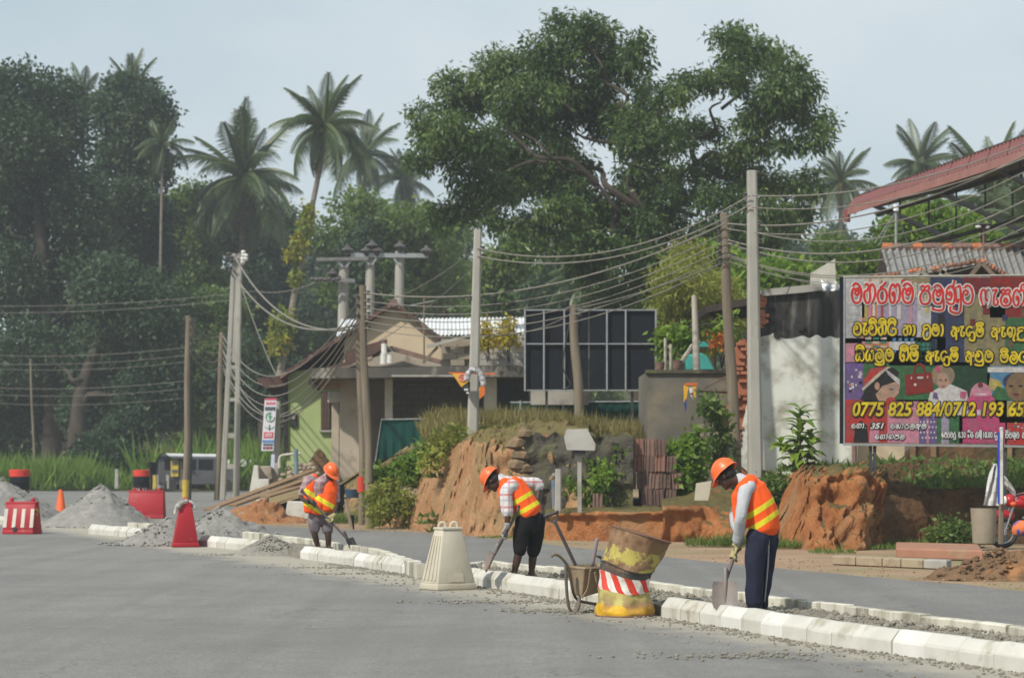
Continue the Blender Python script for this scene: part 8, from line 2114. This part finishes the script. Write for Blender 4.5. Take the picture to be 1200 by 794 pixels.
strokes([(1.05, .06, A__), (.62, .06, AE_), (1.1, .06, DA_), (1.0, .1, MA_ + HAL)], 1114, 1153, 382, 394.5, 1.1, m_lblk, m_lyel, 2.25, 5)
strokes([(1.05, .06, A__), (.6, .06, AE_), (1.0, .08, TTA), (1.1, .1, LLA + FOOT), (1, .1, HAL + LLA)], 1161, 1215, 383, 395, 1.1, m_lblk, m_lyel, 2.25, 5)
strokes([(1.1, .06, SA_ + ICAP), (1.05, .06, YA_), (1.05, .06, LA_ + FOOT), (1.05, .1, MA_)], 1002, 1047.5, 409, 423, 1.15, m_lblk, m_lyel, 2.35, 5)
strokes([(1.05, .06, GA_ + ICAP), (1.0, .1, MA_ + HAL)], 1054, 1076.5, 409, 423, 1.15, m_lblk, m_lyel, 2.35, 5)
strokes([(1.05, .06, A__), (.62, .06, AE_), (1.1, .06, DA_), (1.0, .1, MA_ + HAL)], 1084.5, 1123, 411, 423.5, 1.1, m_lblk, m_lyel, 2.25, 5)
strokes([(1.05, .06, A__), (1.0, .08, VA_ + FOOT), (1.05, .1, MA_)], 1131, 1164, 411, 424, 1.1, m_lblk, m_lyel, 2.25, 5)
strokes([(1.05, .08, MA_ + ICAP), (1.05, .06, LA_), (1.0, .1, TA_), (1.0, .1, VA_)], 1171.5, 1215, 412, 424.5, 1.1, m_lblk, m_lyel, 2.25, 5)
sm = dict(mat_out=m_lblk, mat_in=m_lgrey)
strokes([(.9, .1, E__), (1, .1, GA_), (.5, .2, AA_), (.2, .1, [[(.3, .0), (.5, .12)]])], 997.5, 1015, 496, 501.6, .5, m_lblk, m_lgrey, 1.15, 5, .12)
strokes([(.9, .1, E__), (1, .1, KA_), (.5, .1, AA_), (.9, .1, RA_), (1, .1, LA_), (1, .12, A__), (1, .1, MA_)], 1043, 1085.5, 496, 502, .5, m_lblk, m_lgrey, 1.15, 5, .1)
strokes([(.9, .1, E__), (1, .1, GA_), (.5, .1, AA_ + [[(.5, .9), (.7, 1.25)]]), (1, .1, GA_), (1, .1, PA_), (1, .1, LA_)], 1025, 1060, 509, 514, .5, m_lblk, m_lgrey, 1.15, 5, .1)
strokes([(.8, .1, E__), (1, .1, PA_), (.9, .1, RA_), (1, .1, VA_), (.9, .1, RA_ + FOOT)], 1103.5, 1120, 506, 512.6, .5, m_lblk, m_lgrey, 1.1, 5)
strokes([(1, .1, SA_ + ICAP), (1, .1, TA_)], 1134, 1140.5, 506, 512.6, .5, m_lblk, m_lgrey, 1.1, 5)
strokes([(.8, .1, RA_), (.5, .1, AA_), (1, .1, TTA + ICAP)], 1143, 1150.5, 506, 512.8, .5, m_lblk, m_lgrey, 1.1, 5)
strokes([(1, .1, DA_), (1, .1, KA_), (1, .1, VA_)], 1165, 1176, 506, 513, .5, m_lblk, m_lgrey, 1.1, 5)
strokes([(1, .1, VA_ + ICAP), (1, .1, VA_), (1, .1, TTA), (1, .1, VA_)], 1178, 1194.5, 506, 513, .5, m_lblk, m_lgrey, 1.1, 5)
strokes([(1, .1, A__), (.6, .1, AE_), (1, .1, TTA)], 1197.5, 1212, 506, 513, .5, m_lblk, m_lgrey, 1.1, 5)

def digits(txt, x0, x1, ytop, ybot, mat_in, mat_out, off_in, off_out, shear, lay0):
    for nm, mat, off, ly in (('lettering_edge', mat_out, off_out, lay0), ('lettering', mat_in, off_in, lay0 + 1.6)):
        cu = bpy.data.curves.new(nm, 'FONT'); cu.body = txt; cu.size = 1.0; cu.shear = shear; cu.offset = off; cu.extrude = .002
        tmp = bpy.data.objects.new('tmp', cu); COL.objects.link(tmp); dg = bpy.context.evaluated_depsgraph_get(); dg.update()
        me = bpy.data.meshes.new_from_object(tmp.evaluated_get(dg)); bpy.data.objects.remove(tmp); bpy.data.curves.remove(cu); me.name = nm
        co = np.empty(len(me.vertices) * 3, np.float32); me.vertices.foreach_get('co', co); co = co.reshape(-1, 3)
        if nm == 'lettering_edge': bb = (co[:, 0].min() + off_out - .0, co[:, 0].max() - off_out, co[:, 1].min() + off_out, co[:, 1].max() - off_out)
        a, b = at(x0, ybot, BQ - .004 * ly), at(x1, ytop, BQ - .004 * ly)
        out = np.empty_like(co)
        out[:, 0] = a.x + (co[:, 0] - bb[0]) / (bb[1] - bb[0]) * (b.x - a.x); out[:, 2] = a.z + (co[:, 1] - bb[2]) / (bb[3] - bb[2]) * (b.z - a.z); out[:, 1] = a.y + co[:, 2]* -1
        org = worldloc(BD); out -= np.array(org)
        me.vertices.foreach_set('co', out.astype(np.float32).ravel()); me.materials.clear(); me.materials.append(mat); me.update()
        bm = bmesh.new(); bm.from_mesh(me); bmesh.ops.recalc_face_normals(bm, faces=bm.faces); bm.to_mesh(me); bm.free()
        o = bpy.data.objects.new(nm, me); COL.objects.link(o); o.parent = BD
digits('0775 825 884/0712 193 65', 999.5, 1200, 470.5, 487.5, m_lyel, m_lblk, .028, .085, .18, 6)
digits('351', 1020, 1036, 495.5, 501.8, m_lgrey, m_lblk, .03, .13, .3, 5)
digits('8.30', 1123, 1131.5, 505.8, 512.4, m_lgrey, m_lblk, .03, .12, 0, 5)
digits('10.00', 1152.5, 1163, 505.8, 512.6, m_lgrey, m_lblk, .03, .12, 0, 5)
# ================================================================ HAZE
m_h = bpy.data.materials.new('haze'); m_h.use_nodes = True
nt = m_h.node_tree; nt.nodes.clear()
o_ = nt.nodes.new('ShaderNodeOutputMaterial'); pv = nt.nodes.new('ShaderNodeVolumePrincipled')
pv.inputs['Density'].default_value = .00052
pv.inputs['Color'].default_value = (.86, .93, 1.0, 1)
pv.inputs['Anisotropy'].default_value = .1
nt.links.new(pv.outputs['Volume'], o_.inputs['Volume'])
MB().box((0, 440, 22), (830, 940, 48)).build('haze', m_h, kind='stuff', origin=(0, 440, 0))
